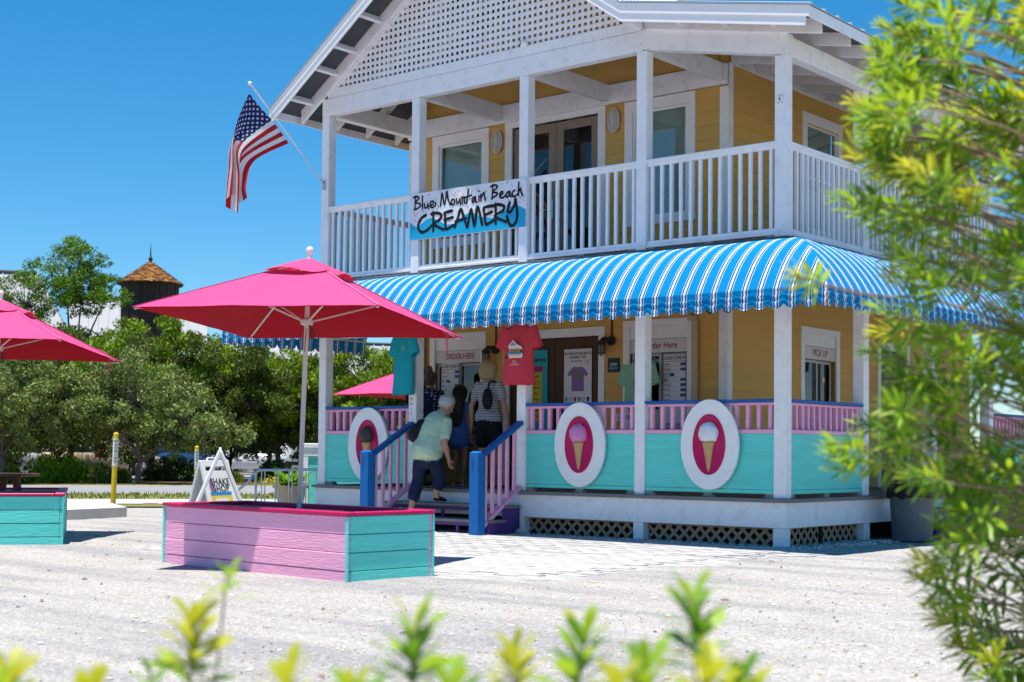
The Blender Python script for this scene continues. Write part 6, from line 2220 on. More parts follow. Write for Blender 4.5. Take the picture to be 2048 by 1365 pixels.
# ------------------------------------------------------------------ parked cars
TYRE = mat('tyre_rubber', (.018, .018, .018), .8, var=.2, bump=.3)
ALLOY = mat('alloy_rim', (.45, .46, .48), .3, var=.1, bump=.05, metal=.8)
CGLASS = mat('car_glass', (.012, .016, .018), .05, var=.1, bump=0, spec=.8)
RED = mat('red_tail_lens', (.45, .008, .008), .15, var=.1, bump=0)
LAMPW = mat('clear_lamp_lens', (.62, .63, .65), .1, var=.05, bump=0)
def car(name, label, loc, rz, paint, L=4.6, W=1.8, H=1.45, kind='sedan', extra=None):
    t = thing(name, label, 'car', loc, rz, group='cars parked behind the trees', world=False)
    hb = .92 if kind == 'suv' else .80
    gc = .24
    wb = L * .29
    def prof_body(f):
        return f
    # lower body, lofted from tail to nose
    secs = [(-.5, .60, hb * .93, .84), (-.492, .36, hb * .99, .93), (-.44, gc, hb + .02, .985), (-.2, gc, hb + .03, 1.0), (.1, gc, hb + .02, 1.0), (.27, gc, hb - .01, .99), (.42, gc, hb - .08, .96), (.485, .32, hb - .17, .88), (.5, .45, hb - .26, .78)]
    rings = []
    for (f, z0, z1, wf) in secs:
        w2 = W / 2 * wf
        m = (z0 + z1) / 2
        rings.append([(f * L, y, z) for (y, z) in ((-w2 * .90, z0), (w2 * .90, z0), (w2 * .985, z0 + .10), (w2, m), (w2 * .97, z1 - .07), (w2 * .90, z1), (-w2 * .90, z1), (-w2 * .97, z1 - .07), (-w2, m), (-w2 * .985, z0 + .10))])
    bd = MB().loft(rings).build('body', paint, t, smooth=35)
    # cabin
    if kind == 'sedan':
        st = ((-.40, hb + .0), (-.24, H - .03), (-.05, H), (.07, H - .04), (.25, hb + .01))
    elif kind == 'pickup':
        st = ((-.10, hb), (-.07, H - .03), (.03, H), (.13, H - .05), (.26, hb + .01))
    else:
        st = ((-.485, hb), (-.44, H - .05), (-.1, H), (.08, H - .04), (.25, hb + .01))
    rr = []
    for (f, z) in st:
        w2, w1 = W / 2 * .90, W / 2 * .72
        k = (z - hb) / (H - hb) if H > hb else 0
        ww = w2 + (w1 - w2) * k
        rr.append([(f * L, -w2, hb - .01), (f * L, w2, hb - .01), (f * L, ww, z - .04 * k), (f * L, ww * .86, z), (f * L, -ww * .86, z), (f * L, -ww, z - .04 * k)])
    sub('cabin', MB().loft(rr).mesh('cabin', paint, smooth=30), bd)
    w2, w1 = W / 2 * .905, W / 2 * .735
    def wpt(f, k, sg):
        z = hb + (H - hb) * k
        return (f * L, sg * (w2 + (w1 - w2) * k + .006), z)
    a, b_ = st[1][0], st[3][0]
    for sg in (-1, 1):
        n_ = 2
        xs = [a + .02 + (b_ - a - .02) * i / n_ for i in range(n_ + 1)]
        for i in range(n_):
            mb = MB()
            x0, x1 = xs[i] + .008, xs[i + 1] - .008
            x0b = x0 - (.06 if i == 0 and kind == 'sedan' else 0)
            x1b = x1 + (.10 if i == n_ - 1 else 0)
            mb.add([wpt(x0b, .10, sg), wpt(x1b, .10, sg), wpt(x1, .84, sg), wpt(x0, .84, sg)], [(0, 1, 2, 3)])
            sub('side_window', mb.mesh('side_window', CGLASS, fix=False), bd)
        mb = MB().lathe([(.0, -.06), (.05, -.05), (.075, 0), (.05, .05), (0, .06)], (b_ * L + .05 * L, sg * (W / 2 + .04), hb + .10), 10, axis=1)
        sub('mirror', mb.mesh('mirror', paint, smooth=True), bd)
        for x in (-L * .12, L * .09):
            sub('door_handle', MB().box(x - .08, x + .08, sg * W / 2 * 1.0 - .004, sg * (W / 2 + .018), hb - .16, hb - .135, .004).mesh('door_handle', paint), bd)
    for nm, (f0, z0), (f1, z1) in (('windscreen', st[-1], st[-2]), ('rear_window', st[0], st[1])):
        mb = MB()
        s_ = 1 if nm == 'windscreen' else -1
        def mp(k, sg):
            f, z = f0 + (f1 - f0) * k, z0 + (z1 - z0) * k
            return (f * L + s_ * .012, sg * (W / 2 * .84 + (W / 2 * .64 - W / 2 * .84) * k), z + .008)
        mb.add([mp(.1, -1), mp(.1, 1), mp(.92, 1), mp(.92, -1)], [(0, 1, 2, 3)])
        sub(nm, mb.mesh(nm, CGLASS, fix=False), bd)
    if kind == 'pickup':
        sub('bed', MB().box(-.48 * L, -.11 * L, -W * .40, W * .40, hb - .02, hb + .05, .01).mesh('bed', BLACK), bd)
    for sx in (-1, 1):
        for sy in (-1, 1):
            c = (sx * wb, sy * (W / 2 - .10), .33)
            tyre = MB().lathe([(.20, -.11), (.30, -.115), (.33, -.08), (.33, .08), (.30, .115), (.20, .11)], c, 22, axis=1, cap=False)
            wl = put('wheel', tyre.mesh('wheel', TYRE, smooth=40), t)
            mb = MB().lathe([(.0, .07 * sy), (.06, .09 * sy), (.19, .10 * sy), (.21, .11 * sy), (.21, .0)], c, 18, axis=1)
            for k in range(5):
                aa = k * 2 * math.pi / 5
                mb.bar((c[0] + .04 * math.cos(aa), c[1] + .105 * sy, c[2] + .04 * math.sin(aa)), (c[0] + .2 * math.cos(aa), c[1] + .108 * sy, c[2] + .2 * math.sin(aa)), .045, .02, up=(0, 1, 0))
            sub('rim', mb.mesh('rim', ALLOY, smooth=40), wl)
            mb = MB().lathe([(.365, .0), (.365, .03 * sy), (.34, .03 * sy), (.34, .0)], (c[0], sy * (W / 2 - .025), .34), 22, axis=1, cap=False)
            sub('wheel_arch', mb.mesh('wheel_arch', BLACK), wl)
    for sy in (-1, 1):
        put('tail_light', MB().box(-L / 2 - .005, -L / 2 + .09, sy * W * .37 - .10, sy * W * .37 + .10, hb - .26, hb - .06, .02).mesh('tail_light', RED), t)
        put('headlight', MB().box(L / 2 - .16, L / 2 - .02, sy * W * .33 - .14, sy * W * .33 + .14, hb - .30, hb - .19, .02).mesh('headlight', LAMPW), t)
    put('bumper', MB().box(-L / 2 - .05, -L / 2 + .06, -W * .42, W * .42, .36, .50, .03).mesh('bumper', BLACK), t)
    put('grille', MB().box(L / 2 - .05, L / 2 + .012, -W * .24, W * .24, .42, .56, .02).mesh('grille', BLACK), t)
    return t
CP = lambda n_, c, m_=.3: mat(n_, c, .28, var=.03, bump=0, metal=m_, coat=.6)
ae = math.atan2(.8, .6)
car('parked_pickup', 'silver pickup truck at the left edge behind the oak trunks', (-38.3, 12.2, 0), ae + math.pi, CP('silver_paint', (.52, .54, .56)), 5.4, 1.95, 1.80, 'pickup')
car('parked_car', 'tan sedan behind the lime green shrubs', (-37.3, 17.0, 0), ae + .25, CP('tan_paint', (.40, .30, .20), .1), 4.5, 1.8, 1.45, 'sedan')
car('parked_car', 'dark blue sedan behind the leaning oak limb', (-37.6, 20.6, 0), ae + .9, CP('blue_paint_metallic', (.03, .09, .24)), 4.5, 1.8, 1.45, 'sedan')
car('parked_car', 'white sedan behind the sandwich boards', (-36.6, 23.6, 0), ae + 3.0, CP('white_car_paint', (.68, .69, .70), .0), 4.6, 1.82, 1.46, 'sedan')
car('parked_van', 'silver grey van with dark windscreen above the steel barrier', (-34.2, 25.4, 0), ae - 2.2, CP('grey_van_paint', (.44, .47, .50)), 4.7, 1.9, 1.85, 'suv')
car('parked_car', 'white hatchback seen through the porch beyond the left post', (-33.0, 29.5, 0), ae + .6, CP('white_car_paint', (.68, .69, .70), .0), 4.3, 1.8, 1.5, 'suv')
# warning triangle on a stake
t = thing('red_triangle_sign', 'red triangular reflector sign behind the lime green shrubs', 'sign', (-31.0, 12.75, 0), group=None)
c = Vector((-31.0, 12.75, .86))
rg_, u_ = Vector((.77, .637, 0)), Vector((0, 0, 1))
mb = MB()
q = [c + rg_ * (-.20) - u_ * .17, c + rg_ * .20 - u_ * .17, c + u_ * .18]
bk = Vector((-.637, .77, 0)) * .02
mb.add([*q, *[p + bk for p in q]], [(0, 1, 2), (5, 4, 3), (0, 3, 4, 1), (1, 4, 5, 2), (2, 5, 3, 0)])
mb.build('triangle_plate', mat('red_reflector', (.60, .012, .012), .4, var=.08, bump=.05), t)
MB().tube([(-31.02, 12.78, 0), (-31.02, 12.78, .75)], .02, 8).build('stake', STEEL, t)

# ------------------------------------------------------------------ houses and the tower beyond
SEAM = mat('pale_metal_roofing', (.30, .31, .325), .6, var=.06, vscale=.6, bump=.05, metal=.0)
HWALL = mat('pale_house_wall', (.62, .60, .55), .7, var=.06, bump=.15)
def house(name, label, c, L, D_, zw, zr, hip=.0, window_rows=1):
    """ridge runs along E_; the near roof slope faces the road"""
    t = thing(name, label, 'house', (c[0], c[1], 0), group='houses beyond the trees')
    o = Vector((c[0], c[1], 0))
    pt = lambda e, n_, z: o + E_ * e + N_ * n_ + Vector((0, 0, z))
    mb = MB()
    mb.obb(o + Vector((0, 0, zw / 2)), (E_, N_, Vector((0, 0, 1))), (L / 2 - .3, D_ / 2 - .3, zw / 2), 0)
    mb.build('wall', HWALL, t)
    mb = MB()
    rl = L / 2 - hip
    A, B_, C_, D2 = pt(-L / 2, -D_ / 2, zw), pt(L / 2, -D_ / 2, zw), pt(L / 2, D_ / 2, zw), pt(-L / 2, D_ / 2, zw)
    R0, R1 = pt(-rl, 0, zr), pt(rl, 0, zr)
    mb.add([A, B_, C_, D2, R0, R1], [(0, 1, 5, 4), (1, 2, 5), (2, 3, 4, 5), (3, 0, 4), (3, 2, 1, 0)])
    rf = mb.build('roof', SEAM, t)
    n_ = int(L / .42)
    for i in range(1, n_):
        e = -L / 2 + i * L / n_
        if abs(e) > rl and hip > 0:
            f = (L / 2 - abs(e)) / hip
        else:
            f = 1
        p, q = pt(e, -D_ / 2, zw + .03), pt(e, -D_ / 2 * (1 - f), zw + (zr - zw) * f + .03)
        sub('seam', MB().bar(p, q, .05, .05).mesh('seam', SEAM), rf)
    sub('ridge_cap', MB().bar(R0 + Vector((0, 0, .03)), R1 + Vector((0, 0, .03)), .3, .06).mesh('ridge_cap', SEAM), rf)
    for i in range(int(L / 2.2)):
        e = -L / 2 + 1.4 + i * 2.2
        cw = pt(e, -D_ / 2 + .29, zw - 1.3)
        wn = put('window', MB().obb(cw, (E_, N_, Vector((0, 0, 1))), (.5, .03, .7), .01).mesh('window', WHITE_CLEAN), t)
        wn.matrix_parent_inverse = PM[t.name].inverted()
        sub('pane', MB().obb(cw - N_ * .032, (E_, N_, Vector((0, 0, 1))), (.42, .005, .62), 0).mesh('pane', CGLASS), wn)
house('metal_roof_house', 'house with pale standing seam metal roof at the left edge', (-50.4, 18.4), 11.0, 7.0, 4.9, 8.62, hip=2.0)
house('metal_roof_house', 'house with pale metal roof behind the tall airy tree', (-47.0, 25.6), 6.0, 6.5, 5.0, 7.75)
house('metal_roof_house', 'low metal roofed house between umbrella pole and porch', (-42.5, 31.0), 9.0, 6.0, 3.6, 6.0)
t = thing('shingled_tower', 'round dark wooden tower with orange shingled cone roof and spire', 'tower', (-38.8, 20.2, 0))
tc_ = Vector((-38.8, 20.2, 0))
TWOOD = mat('dark_barn_wood', (.070, .045, .032), .85, var=.4, vscale=4, bump=.6, stretch=(3, 3, .2))
SHING = mat('cedar_shingle', (.34, .155, .045), .85, var=.25, vscale=8, bump=.4, attr='tint')
rt_ = random.Random(9)
mb = MB()
NP = 44
for k in range(NP):
    a0, a1 = 2 * math.pi * k / NP, 2 * math.pi * (k + .94) / NP
    r = 1.09 + rt_.uniform(-.012, .012)
    mb.add([tc_ + Vector((r * math.cos(a), r * math.sin(a), z)) for z in (0, 7.38) for a in (a0, a1)] + [tc_ + Vector(((r - .05) * math.cos(a), (r - .05) * math.sin(a), z)) for z in (0, 7.38) for a in (a0, a1)],
           [(0, 1, 3, 2), (0, 2, 6, 4), (1, 5, 7, 3), (4, 6, 7, 5), (2, 3, 7, 6)])
pw_ = mb.build('plank_wall', TWOOD, t)
pw_['kind'] = 'stuff'
MB().lathe([(1.03, 0), (1.03, 7.36)], tc_, 30).build('wall_core', BLACK, t)
mb = MB()
cols = []
rows = 15
for i in range(rows):
    f0, f1 = i / rows, (i + 1.25) / rows
    z0, z1 = 7.36 + .92 * f0, 7.36 + .92 * min(1, f1)
    r0, r1 = 1.27 * (1 - f0) + .03, max(.02, 1.27 * (1 - f1)) + .01
    n_ = max(8, int(2 * math.pi * r0 / .12))
    for k in range(n_):
        a0, a1 = 2 * math.pi * (k + .5 * (i % 2)) / n_, 2 * math.pi * (k + .93 + .5 * (i % 2)) / n_
        lift = rt_.uniform(.015, .045)
        mb.add([tc_ + Vector((r0 * math.cos(a0), r0 * math.sin(a0), z0 + lift)), tc_ + Vector((r0 * math.cos(a1), r0 * math.sin(a1), z0 + lift)), tc_ + Vector((r1 * math.cos(a1), r1 * math.sin(a1), z1)), tc_ + Vector((r1 * math.cos(a0), r1 * math.sin(a0), z1))], [(0, 1, 2, 3)])
        cols.append(rt_.uniform(.55, 1.4))
o_ = mb.build('shingles', SHING, t, fix=False)
o_['kind'] = 'stuff'
face_attr(o_.data, 'tint', cols)
MB().lathe([(1.25, 7.33), (1.25, 7.37), (.04, 8.25)], tc_, 30).build('roof_cone', TWOOD, t)
MB().lathe([(.03, 8.22), (.06, 8.30), (.10, 8.36), (.05, 8.42), (.03, 8.48), (.022, 8.7), (.004, 8.98)], tc_, 10).build('spire', CAGE, t, smooth=True)

# ------------------------------------------------------------------ people: one continuous skin grown from lofted limbs, remeshed
SKIN = mat('skin', (.50, .27, .18), .5, var=.08, vscale=8, bump=.08, bscale=90)
SKIN_TAN = mat('tanned_skin', (.34, .17, .10), .5, var=.08, vscale=8, bump=.08)
class Fig:
    def __init__(s):
        s.mb, s.tags = MB(), []
    def chain(s, pts, rad_, tag_, n=14, side=(1, 0, 0), k=4):
        """pts: joints; rad_: (rx, ry) at each; smooth taper in between; rounded ends"""
        P = [Vector(p) for p in pts]
        Rr = [(r, r) if isinstance(r, (int, float)) else r for r in rad_]
        if len(P) > 2:
            C_ = catmull(P, k)
            Q = catmull([Vector((r[0], r[1], 0)) for r in Rr], k)
        else:
            C_ = [P[0].lerp(P[-1], i / k) for i in range(k + 1)]
            Q = [Vector((Rr[0][0] + (Rr[-1][0] - Rr[0][0]) * i / k, Rr[0][1] + (Rr[-1][1] - Rr[0][1]) * i / k, 0)) for i in range(k + 1)]
        rings = []
        N = len(C_)
        for i, (c, q) in enumerate(zip(C_, Q)):
            d = (C_[min(N - 1, i + 1)] - C_[max(0, i - 1)]).normalized()
            a = Vector(side)
            a = (a - d * a.dot(d)).normalized()
            b = d.cross(a)
            rings.append([c + a * (q.x * math.cos(t)) + b * (q.y * math.sin(t)) for t in [2 * math.pi * j / n for j in range(n)]])
        def cap(c, q, d, first):
            out = []
            for f in (.9, .6, .2):
                a = Vector(side)
                a = (a - d * a.dot(d)).normalized()
                b = d.cross(a)
                h = math.sqrt(1 - f * f) * min(q.x, q.y) * .9
                out.append([c + d * h + a * (q.x * f * math.cos(t)) + b * (q.y * f * math.sin(t)) for t in [2 * math.pi * j / n for j in range(n)]])
            return out
        d0, d1 = (C_[0] - C_[1]).normalized(), (C_[-1] - C_[-2]).normalized()
        st = cap(C_[0], Q[0], d0, True)
        # keep ring orientation consistent with the chain direction
        def fix(rs, dref):
            return rs
        a = Vector(side)
        st2 = []
        for f in (.2, .6, .9):
            d = -d0
            aa = (a - d * a.dot(d)).normalized()
            b = d.cross(aa)
            h = math.sqrt(1 - f * f) * min(Q[0].x, Q[0].y) * .9
            st2.append([C_[0] + d0 * h + aa * (Q[0].x * f * math.cos(t)) + b * (Q[0].y * f * math.sin(t)) for t in [2 * math.pi * j / n for j in range(n)]])
        allr = st2 + rings + cap(C_[-1], Q[-1], d1, False)
        m0 = len(s.mb.v)
        s.mb.loft(allr)
        s.tags += [tag_] * (len(s.mb.v) - m0)
        return s
    def hand(s, w, d, out, tag_, curl=.5, flip=1):
        """w: wrist, d: down the hand, out: towards the thumb"""
        w, d, o = Vector(w), Vector(d).normalized(), Vector(out)
        o = (o - d * o.dot(d)).normalized()
        pn = d.cross(o).normalized() * flip
        s.chain([w, w + d * .045, w + d * .085], [(.026, .018), (.038, .017), (.036, .014)], tag_, 10, side=o)
        for i, (off, ln) in enumerate(((.027, .068), (.009, .078), (-.010, .072), (-.027, .055))):
            b = w + d * .080 + o * off
            m1 = b + d * (ln * .45) + pn * (ln * .12 * curl)
            e = m1 + (d * (.50 - .15 * curl) + pn * (.45 * curl)) * ln
            s.chain([b, m1, e], [.0095, .0088, .0075], tag_, 7, side=o, k=2)
        b = w + d * .02 + o * .026
        s.chain([b, b + d * .035 + o * .022 + pn * .008, b + d * .068 + o * .026 + pn * .02], [.013, .0105, .0085], tag_, 7, side=o, k=2)
        return s
    def head(s, c, fwd, up, tag_, sc_=1.0, ear=True):
        c, f, u = Vector(c), Vector(fwd).normalized(), Vector(up).normalized()
        u = (u - f * u.dot(f)).normalized()
        r = f.cross(u)
        q = sc_
        s.chain([c - u * .115 * q + f * .025 * q, c - u * .08 * q + f * .022 * q, c - u * .03 * q + f * .008 * q, c + u * .03 * q, c + u * .085 * q - f * .005 * q],
                [(.032 * q, .04 * q), (.052 * q, .066 * q), (.068 * q, .086 * q), (.074 * q, .094 * q), (.055 * q, .07 * q)], tag_, 18, side=r)
        s.chain([c + f * .088 * q + u * .008 * q, c + f * .103 * q - u * .016 * q, c + f * .112 * q - u * .034 * q], [.009 * q, .012 * q, .013 * q], tag_, 8, side=r, k=2)   # nose
        s.chain([c + f * .084 * q - u * .066 * q - r * .018 * q, c + f * .092 * q - u * .067 * q, c + f * .084 * q - u * .066 * q + r * .018 * q], [.007 * q, .009 * q, .007 * q], tag_, 7, side=u, k=2)  # lips
        s.chain([c + f * .078 * q - u * .105 * q, c + f * .072 * q - u * .112 * q], [.018 * q, .016 * q], tag_, 8, side=r, k=2)
        for e in (-1, 1):
            s.chain([c + r * (e * .036 * q) + f * .078 * q + u * .012 * q, c + r * (e * .022 * q) + f * .083 * q + u * .012 * q], [.011 * q, .011 * q], tag_, 7, k=2)        # brow/eye mass
            if ear:
                s.chain([c + r * (e * .074 * q) - u * .03 * q - f * .008 * q, c + r * (e * .084 * q) + u * .0 * q - f * .014 * q, c + r * (e * .078 * q) + u * .025 * q - f * .012 * q], [(.010 * q, .012 * q), (.010 * q, .016 * q), (.009 * q, .012 * q)], tag_, 7, side=r, k=2)
        return s
    def build(s, t, mats, voxel=.0085):
        """remesh to one skin, colour by nearest limb"""
        me = s.mb.mesh('body', list(mats.values())[0])
        o = bpy.data.objects.new('body_src', me)
        COL.objects.link(o)
        md = o.modifiers.new('r', 'REMESH')
        md.mode = 'VOXEL'
        md.voxel_size = voxel
        md.adaptivity = .0
        sm = o.modifiers.new('s', 'SMOOTH')
        sm.iterations = 3
        sm.factor = .5
        dg = bpy.context.evaluated_depsgraph_get()
        out = bpy.data.meshes.new_from_object(o.evaluated_get(dg))
        bpy.data.objects.remove(o)
        out.name = 'body'
        out.materials.clear()
        names = list(mats)
        for k in names:
            out.materials.append(mats[k])
        pts, tg = [], []
        for fc in s.mb.f:
            if len(fc) != 4:
                continue
            a, b, c, d = [Vector(s.mb.v[i]) for i in fc]
            tag_ = s.tags[fc[0]]
            for u in (.0, .25, .5, .75):
                for w_ in (.0, .25, .5, .75):
                    pts.append(a.lerp(b, u).lerp(d.lerp(c, u), w_))
                    tg.append(tag_)
        kd = kdtree.KDTree(len(pts))
        for i, v in enumerate(pts):
            kd.insert(v, i)
        kd.balance()
        idx = []
        for p in out.polygons:
            _, i, _ = kd.find(p.center + p.normal * .004)
            idx.append(names.index(tg[i]))
        out.polygons.foreach_set('material_index', idx)
        cloth = {i for i, k in enumerate(names) if k in ('top', 'bottom')}
        mark = {}
        for p in out.polygons:
            if p.material_index in cloth:
                for vi in p.vertices:
                    mark[vi] = mark.get(vi, 0) + 1
        nrm = [v.normal.copy() for v in out.vertices]
        for vi, k in mark.items():
            if k >= 4:                                       # soft creases, none across the hems
                c = out.vertices[vi].co
                q = Vector((c.x * 7, c.y * 7, c.z * 11 + c.x * 6))
                fold = noise.noise(q) + .6 * (1 - 2 * abs(noise.noise(q * 1.7 + Vector((3, 1, 2)))))
                out.vertices[vi].co = c + nrm[vi] * (.0075 * fold)
        out.polygons.foreach_set('use_smooth', [True] * len(out.polygons))
        return put('body', out, t)

def hair_shell(name, t, rings, m_, seed, lump=.008, n=22, freq=14, strands=120):
    mb = MB()
    rr = []
    for j, (c, rx, ry) in enumerate(rings):
        c = Vector(c)
        rr.append([c + Vector((rx * math.cos(a), ry * math.sin(a), 0)) * (1 + lump / max(rx, .02) * noise.noise((math.cos(a) * freq * .25 + seed, math.sin(a) * freq * .25, j * .35))) for a in [2 * math.pi * k / n for k in range(n)]])
    mb.loft(rr)
    rs_ = random.Random(int(seed * 10))
    for _ in range(strands):                                 # locks lying over the shape
        a0 = rs_.uniform(0, 2 * math.pi)
        top_, low_ = len(rings) - 2, rs_.choice((0, 0, 0, 1, 2))
        pts = []
        for j in range(top_, low_ - 1, -1):
            c, rx, ry = Vector(rings[j][0]), rings[j][1], rings[j][2]
            a = a0 + .10 * math.sin(j * 1.3 + a0 * 3) + rs_.uniform(-.05, .05)
            k = 1.03 + rs_.uniform(-.01, .05)
            pts.append(c + Vector((rx * k * math.cos(a), ry * k * math.sin(a), rs_.uniform(-.004, .004))))
        if low_ == 0:
            pts.append(pts[-1] + Vector((rs_.uniform(-.008, .008), rs_.uniform(-.012, .004), -rs_.uniform(.006, .028))))
        pts = catmull(pts, 2)
        mb.tube(pts, [.0048 * (1 - .75 * (i / len(pts)) ** 2) for i in range(len(pts))], 4)
    return put(name, mb.mesh(name, m_, smooth=True), t)
def hair_mat(name, rgb, rough=.45):
    return mat(name, rgb, rough, var=.30, vscale=60, bump=.8, bscale=70, stretch=(1.5, 1.5, .12), spec=.4)

def stand(f, H=1.68, top='top', bottom='bottom', skin='skin', hem=.93, leg_end=.60, sleeve=.16, arms=True, wide=1.0, shoe='shoe', stance=.10, armout=.03, short_r=.092):
    k = H / 1.68
    z = lambda v: v * k
    w_ = wide * k
    f.chain([(0, 0, z(hem - .01)), (0, -.01, z(hem + .05)), (0, 0, z(1.06)), (0, .005, z(1.16)), (0, .005, z(1.26)), (0, -.005, z(1.35)), (0, -.005, z(1.405))],
            [(.202 * w_, .150 * w_), (.192 * w_, .144 * w_), (.152 * w_, .112 * w_), (.158 * w_, .116 * w_), (.172 * w_, .120 * w_), (.160 * w_, .094 * w_), (.075 * w_, .062 * w_)], top, 20)
    f.chain([(0, -.01, z(1.39)), (0, .008, z(1.50))], [.054 * k, .049 * k], skin, 12)
    if bottom:
        f.chain([(0, -.015, z(.80)), (0, -.02, z(.88)), (0, -.01, z(.97))], [(.165 * w_, .118 * w_), (.178 * w_, .132 * w_), (.165 * w_, .118 * w_)], bottom, 18)
    for e in (-1, 1):
        x = e * stance * k
        if bottom:
            f.chain([(e * .088 * k, -.01, z(.86)), (x * .98, -.005, z(.74)), (x, -.003, z(leg_end))], [short_r * w_, short_r * .98 * w_, short_r * .90 * w_], bottom, 14)
        f.chain([(e * .09 * k, -.008, z(.84)), (x, .0, z(.62)), (x, .012, z(.47)), (x, -.016, z(.34)), (x, -.012, z(.20)), (x, -.018, z(.085)), (x, -.02, z(.045))],
                [.080 * w_, .070 * w_, .054 * k, .056 * k, .043 * k, .033 * k, .034 * k], skin, 14)
        f.chain([(x, -.045, z(.035)), (x * 1.06, .06, z(.034)), (x * 1.12, .155, z(.026))], [(.034 * k, .030 * k), (.040 * k, .028 * k), (.040 * k, .018 * k)], skin, 10)
        f.chain([(x, -.065, z(.012)), (x * 1.06, .05, z(.012)), (x * 1.12, .175, z(.012))], [(.036 * k, .012), (.040 * k, .012), (.042 * k, .012)], shoe, 10)
        if arms:
            s0 = Vector((e * .160 * w_, -.005, z(1.355)))
            el = Vector((e * (.205 * w_ + armout), -.03, z(1.085)))
            wr = Vector((e * (.215 * w_ + armout * 1.3), .015, z(.855)))
            f.chain([s0, s0.lerp(el, sleeve / .27 * .5), s0.lerp(el, sleeve / .27)], [.062 * w_, .060 * w_, .056 * w_], top, 14)
            f.chain([s0, s0.lerp(el, .5), el, el.lerp(wr, .3), wr], [.048 * k, .043 * k, .036 * k, .037 * k, .025 * k], skin, 12)
            f.hand(wr, (e * .08, .12, -1), (0, 1, .1), skin, curl=.7, flip=e)

STRIPE = None
def stripes_mat():
    m = mat('striped_jersey', (.70, .70, .72), .85, var=.05, vscale=10, bump=.2)
    n, l = m.node_tree.nodes, m.node_tree.links
    b = n['Principled BSDF']
    tc = n.new('ShaderNodeTexCoord')
    sp = n.new('ShaderNodeSeparateXYZ')
    l.new(tc.outputs['Object'], sp.inputs['Vector'])
    nz = n.new('ShaderNodeTexNoise')
    nz.inputs['Scale'].default_value = 5
    l.new(tc.outputs['Object'], nz.inputs['Vector'])
    a = n.new('ShaderNodeMath')
    a.operation = 'MULTIPLY_ADD'
    a.inputs[1].default_value = .022
    l.new(nz.outputs['Fac'], a.inputs[0])
    l.new(sp.outputs['Z'], a.inputs[2])
    q = n.new('ShaderNodeMath')
    q.operation = 'MULTIPLY'
    q.inputs[1].default_value = 1 / .0215
    l.new(a.outputs[0], q.inputs[0])
    fr_ = n.new('ShaderNodeMath')
    fr_.operation = 'FRACT'
    l.new(q.outputs[0], fr_.inputs[0])
    g_ = n.new('ShaderNodeMath')
    g_.operation = 'LESS_THAN'
    g_.inputs[1].default_value = .45
    l.new(fr_.outputs[0], g_.inputs[0])
    mx = n.new('ShaderNodeMix')
    mx.data_type = 'RGBA'
    l.new(g_.outputs[0], mx.inputs['Factor'])
    mx.inputs['A'].default_value = (.66, .66, .69, 1)
    mx.inputs['B'].default_value = (.016, .018, .035, 1)
    l.new(mx.outputs['Result'], b.inputs['Base Color'])
    return m
def print_mat():
    m = mat('navy_floral_cotton', (.012, .018, .07), .85, var=.08, vscale=12, bump=.2)
    n, l = m.node_tree.nodes, m.node_tree.links
    b = n['Principled BSDF']
    tc = n.new('ShaderNodeTexCoord')
    v = n.new('ShaderNodeTexVoronoi')
    v.inputs['Scale'].default_value = 22
    v.inputs['Randomness'].default_value = .35
    l.new(tc.outputs['Object'], v.inputs['Vector'])
    nz = n.new('ShaderNodeTexNoise')
    nz.inputs['Scale'].default_value = 120
    l.new(tc.outputs['Object'], nz.inputs['Vector'])
    a = n.new('ShaderNodeMath')
    a.operation = 'MULTIPLY_ADD'
    a.inputs[1].default_value = .5
    l.new(nz.outputs['Fac'], a.inputs[0])
    l.new(v.outputs['Distance'], a.inputs[2])
    c = n.new('ShaderNodeMath')
    c.operation = 'LESS_THAN'
    c.inputs[1].default_value = .52
    l.new(a.outputs[0], c.inputs[0])
    mx = n.new('ShaderNodeMix')
    mx.data_type = 'RGBA'
    l.new(c.outputs[0], mx.inputs['Factor'])
    mx.inputs['A'].default_value = (.010, .014, .055, 1)
    mx.inputs['B'].default_value = (.46, .50, .60, 1)
    l.new(mx.outputs['Result'], b.inputs['Base Color'])
    return m
BLACKCLOTH = mat('black_cotton', (.012, .012, .014), .9, var=.2, bump=.3)
FLIP = mat('flip_flop', (.55, .53, .50), .7, var=.1, bump=.2)

# 1 - woman in striped top and black shorts at the window, seen from behind
t = thing('person', 'person in striped top and black shorts standing at top of the steps', 'person', (-4.93, .92, DK), rad(6), group='customers on the porch', world=False)
f = Fig()
stand(f, 1.675, hem=.92, leg_end=.60, wide=1.02, armout=.055, stance=.105, short_r=.105)
f.head((0, .012, 1.555), (0, 1, 0), (0, 0, 1), 'skin', .96)
f.build(t, {'skin': SKIN, 'top': stripes_mat(), 'bottom': BLACKCLOTH, 'shoe': BLACKCLOTH})
BLONDE = hair_mat('blonde_hair', (.52, .39, .22))
hair_shell('hair', t, [((0, -.025, 1.425), .072, .06), ((0, -.034, 1.445), .098, .085), ((0, -.036, 1.49), .112, .10), ((0, -.03, 1.55), .114, .116), ((0, -.02, 1.61), .110, .122), ((0, -.010, 1.66), .092, .106), ((0, -.004, 1.69), .058, .07), ((0, 0, 1.70), .015, .02)], BLONDE, 2.0, .010)
